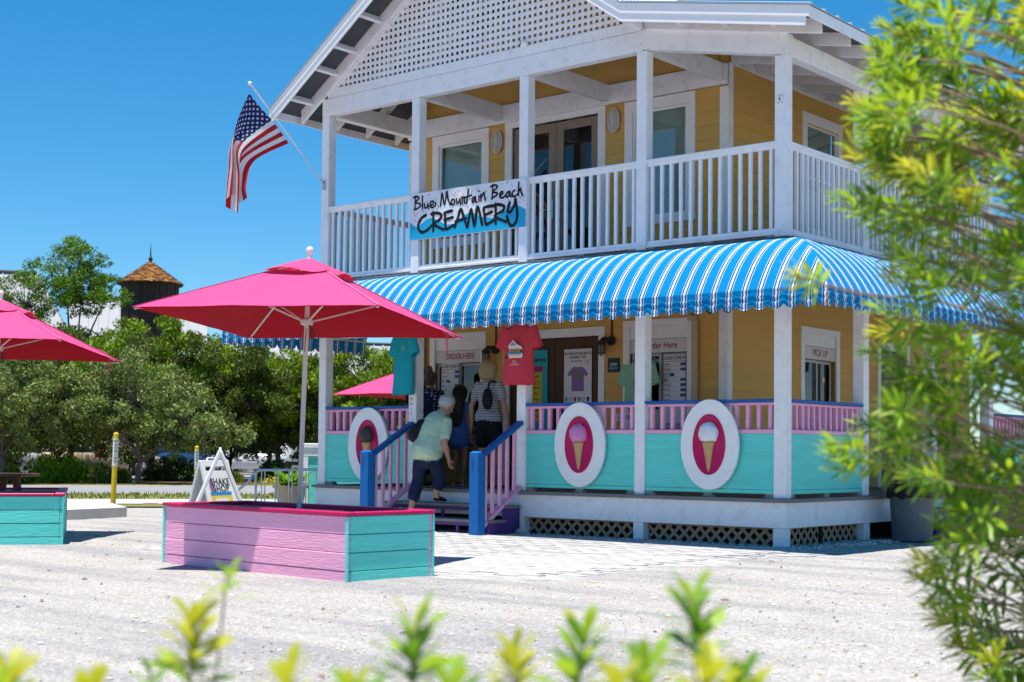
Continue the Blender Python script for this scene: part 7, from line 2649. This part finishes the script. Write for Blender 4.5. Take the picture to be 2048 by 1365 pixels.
# 2 - girl in a blue dress with long dark hair
t = thing('person', 'child in blue tunic with long dark hair between two customers', 'person', (-5.78, 1.30, DK), rad(12), group='customers on the porch', world=False)
f = Fig()
stand(f, 1.40, hem=.95, leg_end=.66, wide=.86, armout=.01, stance=.085, sleeve=.14)
kk = 1.40 / 1.68
f.chain([(0, 0, 1.05 * kk + .04), (0, 0, .95 * kk), (0, 0, .86 * kk), (0, 0, .745 * kk)], [(.130, .105), (.150, .120), (.165, .132), (.178, .140)], 'top', 20)
f.head((0, .01, 1.285), (0, 1, 0), (0, 0, 1), 'skin', .93)
f.build(t, {'skin': SKIN_TAN, 'top': mat('blue_chambray', (.055, .12, .33), .85, var=.10, vscale=10, bump=.25), 'bottom': mat('cream_shorts', (.55, .52, .44), .85, var=.06, bump=.2), 'shoe': FLIP})
DARKH = hair_mat('dark_brown_hair', (.016, .011, .009))
hair_shell('hair', t, [((.0, -.075, .76), .035, .022), ((.0, -.088, .82), .062, .036), ((0, -.092, .92), .078, .042), ((0, -.090, 1.02), .084, .046), ((0, -.080, 1.10), .086, .050), ((0, -.05, 1.18), .088, .068), ((0, -.026, 1.25), .094, .096), ((0, -.014, 1.31), .093, .104), ((0, -.006, 1.355), .078, .088), ((0, 0, 1.392), .03, .04), ((0, 0, 1.396), .008, .01)], DARKH, 4.0, .010)
# 3 - woman in navy print dress, hair pinned up
t = thing('person', 'person in navy patterned dress with pinned up hair', 'person', (-6.10, 1.02, DK), rad(20), group='customers on the porch', world=False)
f = Fig()
stand(f, 1.58, hem=.93, leg_end=.62, bottom=None, wide=1.02, armout=.03, sleeve=.17)
kk = 1.58 / 1.68
f.chain([(0, 0, 1.04 * kk), (0, 0, .93 * kk), (0, -.005, .80 * kk), (0, 0, .66 * kk), (0, 0, .50 * kk)], [(.145, .11), (.18, .135), (.20, .155), (.215, .17), (.225, .18)], 'top', 22)
f.head((0, .01, 1.465), (0, 1, 0), (0, 0, 1), 'skin', .94)
f.build(t, {'skin': SKIN, 'top': print_mat(), 'shoe': BLACKCLOTH})
ASHB = hair_mat('ash_brown_hair', (.13, .10, .075))
hair_shell('hair', t, [((0, -.035, 1.40), .05, .045), ((0, -.035, 1.43), .082, .078), ((0, -.026, 1.48), .092, .100), ((0, -.018, 1.53), .088, .102), ((0, -.02, 1.565), .068, .082), ((.0, -.045, 1.59), .045, .05), ((.01, -.06, 1.62), .042, .042), ((.01, -.06, 1.65), .026, .026), ((.01, -.06, 1.662), .006, .006)], ASHB, 6.0, .014)
# 4 - dark-haired customer half hidden by the post
t = thing('person', 'dark haired person in black half hidden behind the porch post', 'person', (-6.47, 1.22, DK), rad(5), group='customers on the porch', world=False)
f = Fig()
stand(f, 1.64, leg_end=.20, short_r=.085, armout=.02)
f.head((0, .01, 1.52), (0, 1, 0), (0, 0, 1), 'skin', .96)
f.build(t, {'skin': SKIN_TAN, 'top': BLACKCLOTH, 'bottom': BLACKCLOTH, 'shoe': BLACKCLOTH}, .012)
hair_shell('hair', t, [((0, -.03, 1.40), .06, .055), ((0, -.03, 1.45), .088, .085), ((0, -.024, 1.53), .094, .104), ((0, -.014, 1.59), .088, .10), ((0, -.006, 1.63), .06, .07), ((0, 0, 1.652), .012, .016)], DARKH, 8.0, .012)
# 5 - white-haired woman climbing the steps, leaning forward
EX, EY = -4.80, -.40
t = thing('person', 'white haired person in pale green shirt climbing the porch steps', 'person', (EX, EY, .17), 0, group='customers on the porch', world=False)
f = Fig()
pel = Vector((0, -.03, .80))
chest = Vector((.02, .125, 1.15))
neck = Vector((.03, .20, 1.285))
hc = Vector((.05, .30, 1.40))
ax = (chest - pel).normalized()
f.chain([pel + ax * .0, pel.lerp(chest, .25), pel.lerp(chest, .5) + Vector((0, -.02, .01)), pel.lerp(chest, .75) + Vector((0, -.035, .015)), chest + Vector((0, -.03, .015)), chest.lerp(neck, .55) + Vector((0, -.015, .01)), neck - ax * .02],
        [(.218, .190), (.204, .178), (.184, .152), (.175, .138), (.172, .125), (.135, .100), (.075, .068)], 'top', 20)
f.chain([neck - ax * .03, neck + Vector((0, .035, .045)), hc - Vector((0, .02, .05))], [.058, .052, .05], 'skin', 12)
f.chain([pel + Vector((0, -.01, -.10)), pel + Vector((0, -.015, 0)), pel + ax * .08], [(.165, .13), (.182, .150), (.172, .14)], 'bottom', 18)
# back leg on the lower tread, front leg on the upper one
for (x, hip, knee, cuff, ank, toe) in ((-.095, (-.09, -.03, .76), (-.10, -.07, .44), (-.10, -.15, .24), (-.10, -.19, .095), (-.10, -.03, .035)),
                                       (.095, (.09, -.02, .76), (.10, .10, .50), (.10, .075, .375), (.10, .055, .255), (.11, .20, .20))):
    hip, knee, cuff, ank, toe = map(Vector, (hip, knee, cuff, ank, toe))
    f.chain([hip, hip.lerp(knee, .5), knee, cuff], [.102, .090, .080, .074], 'bottom', 14)
    f.chain([knee, knee.lerp(ank, .4) + Vector((0, -.015, 0)), ank], [.052, .050, .036], 'skin', 12)
    heel = ank + (toe - ank) * -.12 + Vector((0, 0, -.045))
    f.chain([ank, ank + Vector((0, 0, -.03))], [.035, .036], 'skin', 10)
    f.chain([heel, heel.lerp(toe, .5) + Vector((0, 0, .012)), toe], [(.032, .026), (.040, .030), (.040, .020)], 'shoe', 10)
for e in (-1, 1):
    s0 = chest + Vector((e * .155, .015, .03))
    el = Vector((e * .235, .05, .91)) if e > 0 else Vector((-.235, .20, .92))
    wr = Vector((e * .21, .15, .72)) if e > 0 else Vector((-.22, .42, .84))
    f.chain([s0, s0.lerp(el, .35), s0.lerp(el, .68)], [.072, .068, .064], 'top', 14)
    f.chain([s0, s0.lerp(el, .5), el, el.lerp(wr, .3), wr], [.050, .047, .040, .040, .027], 'skin', 12)
    f.hand(wr, (wr - el), (0, .4, 1), 'skin', .8, flip=e)
f.head(hc, (.10, .80, -.50), (.0, .50, .85), 'skin', .96)
f.build(t, {'skin': SKIN, 'top': mat('pale_green_cotton', (.46, .60, .42), .85, var=.07, vscale=9, bump=.3, bscale=25), 'bottom': mat('navy_capri_denim', (.014, .024, .062), .85, var=.12, bump=.3), 'shoe': mat('black_clog', (.014, .012, .011), .5, var=.2, bump=.2)})
bm = bmesh.new()
bmesh.ops.create_icosphere(bm, subdivisions=4, radius=1)
me = bpy.data.meshes.new('hair')
Rm = Matrix.Rotation(rad(-32), 3, 'X')
for v in bm.verts:
    p = v.co.copy()
    k = 1 + .13 * noise.noise(p * 4.2) + .10 * noise.noise(p * 9)
    q = Vector((p.x * .098 * k, p.y * .112 * k - .026, p.z * .112 * k + .018))
    if p.y > .35 and p.z < .35:                              # keep the face clear
        q.y -= .05
        q *= .86
    if p.z < -.75:
        q.z += .02
    v.co = hc + Rm @ q
bm.to_mesh(me)
bm.free()
me.materials.append(mat('white_curly_hair', (.44, .43, .42), .7, var=.35, vscale=60, bump=.9, bscale=55))
me.polygons.foreach_set('use_smooth', [True] * len(me.polygons))
put('hair', me, t)

# bags
BAGM = mat('black_nylon', (.011, .011, .012), .55, var=.25, bump=.4, bscale=50)
t = thing('shoulder_bag', 'black sling bag on the back of the white haired person', 'bag', (EX - .19, EY - .10, 1.15))
c = Vector((EX - .15, EY - .03, 1.24))
u = Vector((.30, .50, .82)).normalized()
s_ = Vector((.80, -.60, .05))
s_ = (s_ - u * s_.dot(u)).normalized()
nn_ = u.cross(s_)
MB().obb(c, (s_, nn_, u), (.105, .07, .15), .03).build('bag_body', BAGM, t, smooth=40)
MB().obb(c - nn_ * .068 * (1 if nn_.y > 0 else -1) - u * .03, (s_, nn_, u), (.085, .03, .08), .02).build('front_pocket', BAGM, t, smooth=40)
sh_ = Vector((EX + .02, EY + .16, 1.14 + .17 + .135))
MB().tube(catmull([c + u * .14, c + u * .2 + Vector((.05, .05, .02)), sh_ + Vector((-.06, -.04, .0)), sh_ + Vector((.06, .08, -.02))], 5), .014, 6).build('strap', BAGM, t, smooth=True)
MB().obb(c + u * .16, (s_, nn_, u), (.05, .014, .02), .008).build('grab_handle', BAGM, t)
t = thing('mini_backpack', 'small black bag hanging at the back of the striped top', 'bag', (-4.82, .74, 1.55))
c = Vector((-4.83, .765, 1.68))
rr = []
for k in range(9):
    v = k / 8
    w_ = .085 * math.sin(math.pi * (.12 + .80 * v)) ** .6
    rr.append([(c.x + w_ * math.cos(a), c.y + .05 * math.sin(math.pi * (.1 + .8 * v)) * math.sin(a), c.z + (v - .5) * .27) for a in [2 * math.pi * j / 18 for j in range(18)]])
MB().loft(rr).build('bag_body', BAGM, t, smooth=True)
MB().tube(catmull([(-4.83, .77, 1.80), (-4.81, .79, 1.90), (-4.80, .88, 1.915), (-4.80, 1.0, 1.86)], 5), .012, 6).build('strap', BAGM, t, smooth=True)

# ------------------------------------------------------------------ near foliage: twig ends of the shrub at right, shoot tips below (metres)
TIPS = [(5.788, -9.181, 1.449), (5.952, -9.586, 1.288), (5.719, -9.52, 0.67), (5.811, -8.759, 2.395), (5.781, -8.266, 2.648), (5.959, -9.619, 0.979), (5.802, -9.096, 1.297), (5.806, -9.51, 0.959), (5.814, -8.37, 0.079), (5.809, -9.597, 0.862), (5.526, -8.622, 0.683), (5.789, -9.64, 0.564), (6.064, -9.668, 0.317), (5.983, -9.383, 1.033), (5.501, -8.892, 2.429), (6.081, -9.533, 2.234), (5.873, -9.635, 1.179), (6.085, -9.444, 1.728), (5.853, -8.791, 1.622), (5.933, -9.527, 2.197), (5.657, -9.298, 1.099), (5.807, -8.9, 0.242), (5.494, -8.426, 0.202), (5.891, -9.138, 0.455), (5.658, -9.762, 2.162), (5.939, -9.355, 0.606), (6.083, -9.732, 1.949), (5.55, -8.652, 2.1), (5.3, -8.688, 1.082), (5.597, -9.744, 1.957), (5.976, -9.682, 1.57), (5.7, -8.265, 1.779), (5.811, -9.986, 1.115), (6.213, -9.671, 0.887), (5.927, -9.799, 0.822), (5.637, -8.451, 1.268), (6.028, -9.169, 0.668), (5.615, -8.645, 0.417), (5.765, -8.847, 0.465), (5.716, -8.97, 1.643), (5.553, -8.396, 2.554), (5.95, -9.154, 0.467), (5.832, -9.165, 0.791), (5.479, -8.841, 0.506), (5.842, -9.15, 2.444), (6.028, -9.823, 0.451), (5.975, -9.551, 1.731), (5.661, -8.849, 0.387), (5.5, -8.787, 2.161), (6.006, -9.113, 0.39), (5.834, -9.77, 1.124), (5.731, -8.479, 1.395), (5.54, -9.433, 1.852), (5.591, -9.462, 1.845), (5.66, -8.301, 1.907), (5.519, -8.885, 0.425), (5.794, -9.785, 0.691), (5.658, -9.732, 1.405), (5.577, -9.017, 1.038), (5.637, -8.325, 0.977), (5.461, -9.467, 2.087), (5.82, -9.059, 1.712), (5.908, -9.206, 1.07), (5.868, -8.657, 2.417), (5.629, -9.037, 2.266), (5.741, -8.971, 0.361), (5.96, -8.845, 0.201), (5.518, -9.462, 1.682), (5.268, -8.94, 1.408), (5.607, -8.863, 2.259), (5.631, -8.333, 0.476), (6.179, -9.59, 1.31), (5.768, -8.879, 1.878), (5.882, -8.912, 1.296), (5.423, -8.762, 1.877), (5.515, -8.608, 0.329), (5.547, -9.294, 1.167), (5.866, -8.933, 1.591), (5.96, -8.98, 0.602), (5.446, -9.182, 1.801), (5.551, -8.715, 0.279), (6.01, -9.706, 1.592), (5.776, -9.273, 2.033), (5.756, -9.064, 1.033), (6.102, -9.414, 1.707), (5.438, -8.999, 2.296), (6.1, -9.796, 1.478), (5.602, -8.499, 2.194), (5.75, -9.081, 0.235), (5.666, -8.821, 0.718), (5.736, -9.945, 1.931), (5.8, -9.119, 2.442), (5.626, -9.045, 1.316), (5.696, -8.573, 2.664), (5.556, -8.872, 2.182), (5.793, -9.765, 1.499), (5.196, -8.834, 1.352), (5.67, -8.471, 0.59), (5.847, -8.638, 0.371), (5.937, -9.142, 0.721), (5.505, -9.015, 0.946), (6.219, -9.657, 0.767), (5.574, -9.231, 2.31), (5.928, -8.718, 1.194), (5.54, -9.092, 0.598), (5.134, -8.772, 1.09), (5.51, -9.053, 1.692), (5.725, -9.552, 1.182), (5.93, -9.239, 2.111), (6.136, -9.66, 0.49), (6.001, -9.113, 2.319), (6.113, -9.34, 1.362), (5.46, -8.423, 0.79), (5.406, -9.096, 1.289), (5.873, -8.988, 1.539), (5.746, -9.576, 1.04), (5.699, -8.985, 0.903), (5.478, -9.171, 2.4), (5.964, -9.242, 1.874), (5.993, -9.055, 0.769), (5.258, -8.834, 1.73), (5.94, -9.376, 1.352), (5.582, -9.645, 0.957), (5.964, -9.364, 0.824), (5.54, -8.477, 0.83), (5.654, -9.434, 1.774), (5.713, -9.457, 1.892), (5.53, -9.211, 1.618), (6.101, -9.654, 1.198), (5.663, -8.486, 2.509), (5.719, -9.695, 0.987), (5.902, -8.697, 1.77), (5.622, -8.818, 1.384), (5.749, -8.528, 0.947), (5.713, -8.242, 0.492), (5.582, -8.856, 1.012), (5.603, -9.441, 2.096), (6.207, -9.638, 1.711), (5.372, -9.186, 1.83), (5.898, -9.844, 0.731), (5.499, -8.703, 0.708), (5.344, -8.674, 1.444), (5.157, -8.795, 2.147), (5.709, -9.089, 0.627), (5.502, -9.038, 1.32), (5.446, -9.472, 1.949), (5.78, -8.715, 1.694), (5.723, -9.82, 1.076), (5.332, -8.79, 1.855), (5.785, -8.993, 0.169), (6.136, -9.602, 0.589), (6.057, -9.69, 1.766), (5.663, -9.046, 1.4), (5.498, -8.667, 0.291), (5.911, -9.754, 0.852), (5.445, -8.498, 1.685), (5.88, -9.589, 2.362), (5.868, -8.517, 2.651), (5.905, -9.448, 1.962), (5.935, -9.309, 1.183), (5.38, -9.141, 2.258), (5.784, -8.871, 0.648), (5.569, -8.743, 1.693), (5.587, -8.373, 2.383), (5.408, -8.519, 0.486), (5.777, -9.917, 1.031), (5.647, -8.871, 2.008), (6.177, -9.53, 2.082), (5.887, -8.778, 0.156), (6.024, -9.361, 2.147), (6.067, -9.483, 1.15), (5.789, -8.292, 2.263), (5.905, -9.225, 0.94), (6.139, -9.75, 1.103), (5.621, -9.15, 2.211), (5.872, -9.53, 2.024), (5.537, -9.034, 1.189), (6.053, -9.622, 2.264), (5.727, -8.65, 0.889), (5.67, -8.481, 2.581), (5.938, -9.855, 1.282), (5.666, -9.439, 1.922), (5.188, -8.838, 2.095), (6.221, -9.718, 1.21), (5.186, -8.86, 1.853), (5.679, -9.616, 2.321), (5.963, -9.366, 2.193), (5.652, -8.687, 2.062), (6.0, -9.326, 0.383), (5.115, -8.711, 1.012), (5.234, -8.614, 1.266), (5.468, -8.51, 0.718), (5.776, -9.079, 0.674), (5.935, -9.533, 2.032), (6.038, -9.389, 0.694), (5.68, -9.196, 2.434), (5.996, -9.757, 1.773), (5.796, -9.14, 0.206), (5.675, -9.36, 1.578), (5.337, -9.019, 2.457), (5.304, -8.663, 1.251), (5.34, -8.561, 1.77), (5.475, -8.711, 2.552), (5.951, -9.038, 1.128), (5.825, -9.72, 1.905), (5.814, -9.487, 1.95), (5.911, -8.665, 1.499), (5.784, -9.532, 0.896), (6.046, -9.203, 2.108), (5.767, -9.433, 0.415), (5.258, -8.818, 1.692), (5.86, -9.03, 1.761), (5.909, -9.959, 2.201), (5.674, -9.665, 1.215), (5.698, -9.644, 2.086), (5.785, -9.683, 1.751), (5.71, -8.791, 0.177), (5.56, -8.391, 0.883), (5.819, -9.747, 1.306), (5.963, -9.502, 2.031), (5.511, -9.357, 1.564), (6.038, -9.158, 1.068), (5.829, -8.539, 1.181), (6.188, -9.686, 1.525), (5.877, -9.99, 0.925), (5.623, -8.982, 2.005), (6.035, -9.282, 1.661), (5.543, -8.764, 2.015), (5.452, -8.902, 1.815), (6.105, -9.545, 0.614), (5.583, -8.479, 2.71), (5.595, -8.993, 0.895), (5.786, -9.353, 1.23), (6.101, -9.371, 2.166), (5.665, -9.644, 1.168), (5.667, -8.504, 0.088), (5.784, -9.969, 1.961), (5.967, -9.344, 1.633), (6.228, -9.72, 1.86), (5.707, -8.728, 0.232), (5.731, -9.437, 1.941), (5.998, -9.558, 1.207), (6.122, -9.384, 1.461), (5.343, -8.564, 2.267), (5.38, -8.451, 0.392), (5.788, -8.549, 0.605), (5.796, -8.521, 1.252), (6.124, -9.541, 0.545), (5.627, -8.421, 0.458), (6.151, -9.418, 2.223), (5.803, -8.64, 1.043), (5.924, -9.7, 0.896), (5.914, -8.666, 2.131), (6.023, -9.138, 1.433), (5.398, -8.574, 1.989), (5.713, -9.662, 1.502), (5.454, -8.714, 1.592), (5.636, -8.928, 0.249), (5.751, -8.954, 1.805), (5.77, -8.313, 0.432), (5.926, -9.742, 1.707), (5.44, -8.676, 0.459), (5.675, -8.288, 1.094), (5.768, -8.678, 0.565), (5.698, -8.298, 0.981), (5.807, -9.286, 1.266), (5.569, -9.567, 1.951), (5.39, -8.892, 2.018), (5.861, -8.611, 2.597), (5.779, -8.286, 0.913), (5.932, -9.149, 2.32), (5.952, -9.71, 0.953), (5.589, -9.197, 2.266), (5.978, -9.691, 1.473), (5.8, -9.655, 0.789), (5.622, -9.554, 1.666), (5.234, -8.964, 2.012), (5.885, -9.172, 1.618), (5.837, -8.948, 2.273), (5.804, -8.678, 1.902), (5.864, -9.999, 1.75), (5.565, -9.298, 1.85), (6.053, -9.201, 2.333), (6.082, -9.744, 2.179), (5.716, -9.524, 2.136), (5.535, -9.759, 1.017), (5.479, -9.674, 0.988), (5.522, -9.671, 1.745), (5.456, -9.598, 1.77), (5.645, -9.592, 2.24), (5.62, -9.356, 2.315), (5.699, -9.607, 0.632), (5.712, -9.46, 0.504), (5.549, -10.028, 1.481), (5.566, -9.645, 1.97), (5.5, -9.567, 1.901), (5.61, -9.619, 2.21), (5.535, -9.548, 2.146)]
SHOOTS = [[(5.527, -12.412, 0.643, 1), (5.593, -12.487, 0.63, 0)], [(5.578, -12.303, 0.602, 1), (5.525, -12.154, 0.622, 0), (5.58, -12.112, 0.705, 1), (5.466, -11.948, 0.762, 0)], [(5.926, -12.212, 0.644, 1), (5.995, -12.155, 0.638, 0), (5.964, -11.989, 0.71, 0), (6.074, -12.024, 0.631, 0)], [(5.986, -11.773, 0.65, 1), (6.134, -11.782, 0.694, 0), (6.289, -11.911, 0.642, 1)], [(6.291, -11.845, 0.667, 0), (6.292, -11.719, 0.76, 0), (6.372, -11.712, 0.634, 0), (6.391, -11.828, 0.668, 1)]]

LEAFN = mat('shrub_leaf_near', (.26, .42, .028), .42, var=.22, vscale=20, bump=.1, trans=.42, trans_rgb=(.42, .58, .025), attr=None, spec=.5)
LEAFY = mat('shrub_leaf_young', (.42, .43, .03), .42, var=.20, vscale=20, bump=.1, trans=.42, trans_rgb=(.60, .60, .03), spec=.5)
LEAFD = mat('shrub_leaf_old', (.12, .25, .022), .42, var=.22, vscale=20, bump=.1, trans=.38, trans_rgb=(.16, .32, .02), spec=.5)
TWIG = mat('shrub_twig', (.30, .21, .14), .8, var=.25, vscale=20, bump=.4)
def leaf_shape(L, W, fold=.25, droop=.12, round_=.5):
    mb = MB()
    V = []
    st = (0, .18, .5, .8, 1)
    wd = (.10, .62, 1.0, .62, .0) if round_ < .6 else (.08, .42, .85, 1.0, .25)
    for s_, w_ in zip(st, wd):
        y = s_ * L
        z = -droop * L * s_ * s_
        V += [(-w_ * W / 2, y, z + fold * w_ * W / 2), (0, y, z), (w_ * W / 2, y, z + fold * w_ * W / 2)]
    F = []
    for i in range(4):
        for k in range(2):
            F.append((i * 3 + k, i * 3 + k + 1, (i + 1) * 3 + k + 1, (i + 1) * 3 + k))
    return V, F
narrow = leaf_shape(1, .185)
wide = leaf_shape(1, .34, fold=.2, droop=.18, round_=.7)
def leaf_me(name, sh, m_):
    mb = MB()
    mb.add(*sh)
    return mb.mesh(name, m_, smooth=True, fix=False)
LM = {k: leaf_me('leaf', narrow, m_) for k, m_ in (('n', LEAFN), ('y', LEAFY), ('d', LEAFD))}
LMW = {k: leaf_me('leaf', wide, m_) for k, m_ in (('n', LEAFN), ('y', LEAFY), ('d', LEAFD))}
def orient(p, d, roll, L):
    d = Vector(d).normalized()
    s_ = d.cross(Vector((0, 0, 1)))
    if s_.length < .05:
        s_ = Vector((1, 0, 0))
    s_.normalize()
    u = s_.cross(d)
    M = Matrix(((s_.x, d.x, u.x, 0), (s_.y, d.y, u.y, 0), (s_.z, d.z, u.z, 0), (0, 0, 0, 1)))
    return Matrix.Translation(p) @ M @ Matrix.Rotation(roll, 4, 'Y') @ Matrix.Diagonal((L, L, L, 1))

# --- tall shrub at the right edge
rb = random.Random(31)
base = Vector((7.4855, -13.5983, 0)) + Vector((-.6374, .7698, 0)) * 4.6 + Vector((.7704, .6376, 0)) * 2.25
SB = thing('leafy_shrub', 'tall leafy green shrub out of focus along the right edge', 'shrub', tuple(base))
stems = []
for k in range(6):
    a = k * 1.05
    tp = base + Vector((.35 * math.cos(a), .35 * math.sin(a), 2.3 + .1 * k))
    path = catmull([base + Vector((.05 * math.cos(a), .05 * math.sin(a), -.05)), base + Vector((.14 * math.cos(a), .14 * math.sin(a), .8)), base + Vector((.22 * math.cos(a + .3), .22 * math.sin(a + .3), 1.5)), tp], 6)
    stems.append(path)
    MB().tube(path, [.016 * (1 - .6 * i / len(path)) for i in range(len(path))], 8).build('stem', TWIG, SB, smooth=True)
leaves = []
for i, tpos in enumerate(TIPS):
    p = Vector(tpos)
    # leave a stem lower down and reach out to the tip
    best = min((q for s_ in stems for q in s_ if q.z < p.z - .05 or q.z < .25), key=lambda q: (q - p).length + .8 * abs((p.z - .35) - q.z), default=stems[0][2])
    mid = best.lerp(p, .55) + Vector((rb.uniform(-.06, .06), rb.uniform(-.06, .06), rb.uniform(-.02, .10)))
    pre = best.lerp(p, .85) + Vector((rb.uniform(-.03, .03), rb.uniform(-.03, .03), rb.uniform(.0, .05)))
    path = catmull([best, mid, pre, p], 4)
    MB().tube(path, [.0058 * (1 - .72 * k / len(path)) for k in range(len(path))], 5).build('branch', TWIG, SB, smooth=True)
    d = (p - pre).normalized()
    d = (d + Vector((rb.uniform(-.3, .3), rb.uniform(-.3, .3), rb.uniform(-.25, .45)))).normalized()
    young = rb.random() < .15
    n_ = rb.randint(26, 38)
    side = d.orthogonal().normalized()
    ln = rb.uniform(.09, .18)
    for k in range(n_):
        f = k / n_
        ang_ = k * 2.4 + rb.uniform(-.3, .3)
        o = side * math.cos(ang_) + d.cross(side) * math.sin(ang_)
        op = .35 + .85 * (1 - f) + rb.uniform(-.15, .15)
        ld = (d * math.cos(op) + o * math.sin(op)).normalized()
        q = p - d * (ln * (1 - f))
        kind = 'y' if (young and f > .45) or rb.random() < .04 else ('d' if rb.random() < .34 else 'n')
        leaves.append((orient(q, ld, rb.uniform(-.6, .6), rb.uniform(.075, .115) * (1 - .35 * f)), kind))
camp = Vector((7.4855, -13.5983, .979))
leaves.sort(key=lambda e: (e[0].translation - camp).length)
for M_, kind in leaves[:300]:
    put('leaf', LM[kind], SB, M=M_)
mb = MB()
order = ['n', 'y', 'd']
for M_, kind in leaves[300:]:
    mb.cur = order.index(kind)
    mb.add([M_ @ Vector(v) for v in narrow[0]], narrow[1])
o_ = mb.build('foliage', [LEAFN, LEAFY, LEAFD], SB, smooth=True, fix=False)
o_['kind'] = 'stuff'

# --- shoots rising into the bottom of the picture
labs = ['blurred yellow green shoots in the bottom left corner', 'blurred thin stems with yellow leaves below the pink planter', 'blurred green shoots below the turquoise end of the planter',
        'blurred yellow and green shoots at the bottom centre', 'blurred tall leafy shoots right of the bottom centre']
for gi, grp in enumerate(SHOOTS):
    cx = sum(s_[0] for s_ in grp) / len(grp)
    cy = sum(s_[1] for s_ in grp) / len(grp)
    t = thing('low_shrub', labs[gi], 'shrub', (cx, cy, 0), group='low shrubs right before the camera')
    for (x, y, z, yl) in grp:
        p = Vector((x, y, z))
        root = Vector((cx + (x - cx) * .4, cy + (y - cy) * .4, -.02))
        mid = root.lerp(p, .6) + Vector((rb.uniform(-.02, .02), rb.uniform(-.02, .02), 0))
        path = catmull([root, mid, p], 6)
        MB().tube(path, [.0042 * (1 - .55 * k / len(path)) for k in range(len(path))], 6).build('stem', TWIG, t, smooth=True)
        d = (p - mid).normalized()
        side = d.orthogonal().normalized()
        small = gi == 1 and not yl
        n_ = 9 if small else rb.randint(22, 32)
        span = .05 if small else .115
        for k in range(n_):
            f = k / n_
            ang_ = k * 2.4 + rb.uniform(-.3, .3)
            o = side * math.cos(ang_) + d.cross(side) * math.sin(ang_)
            op = .38 + .85 * (1 - f) + rb.uniform(-.15, .15)
            ld = (d * math.cos(op) + o * math.sin(op)).normalized()
            q = p - d * (span * (1 - f))
            kind = 'y' if yl and f > .2 else ('y' if f > .85 and rb.random() < .4 else ('d' if rb.random() < .35 else 'n'))
            put('leaf', LMW[kind], t, M=orient(q, ld, rb.uniform(-.5, .5), rb.uniform(.070, .105) * (1 - .35 * f) * (.6 if small else 1)))
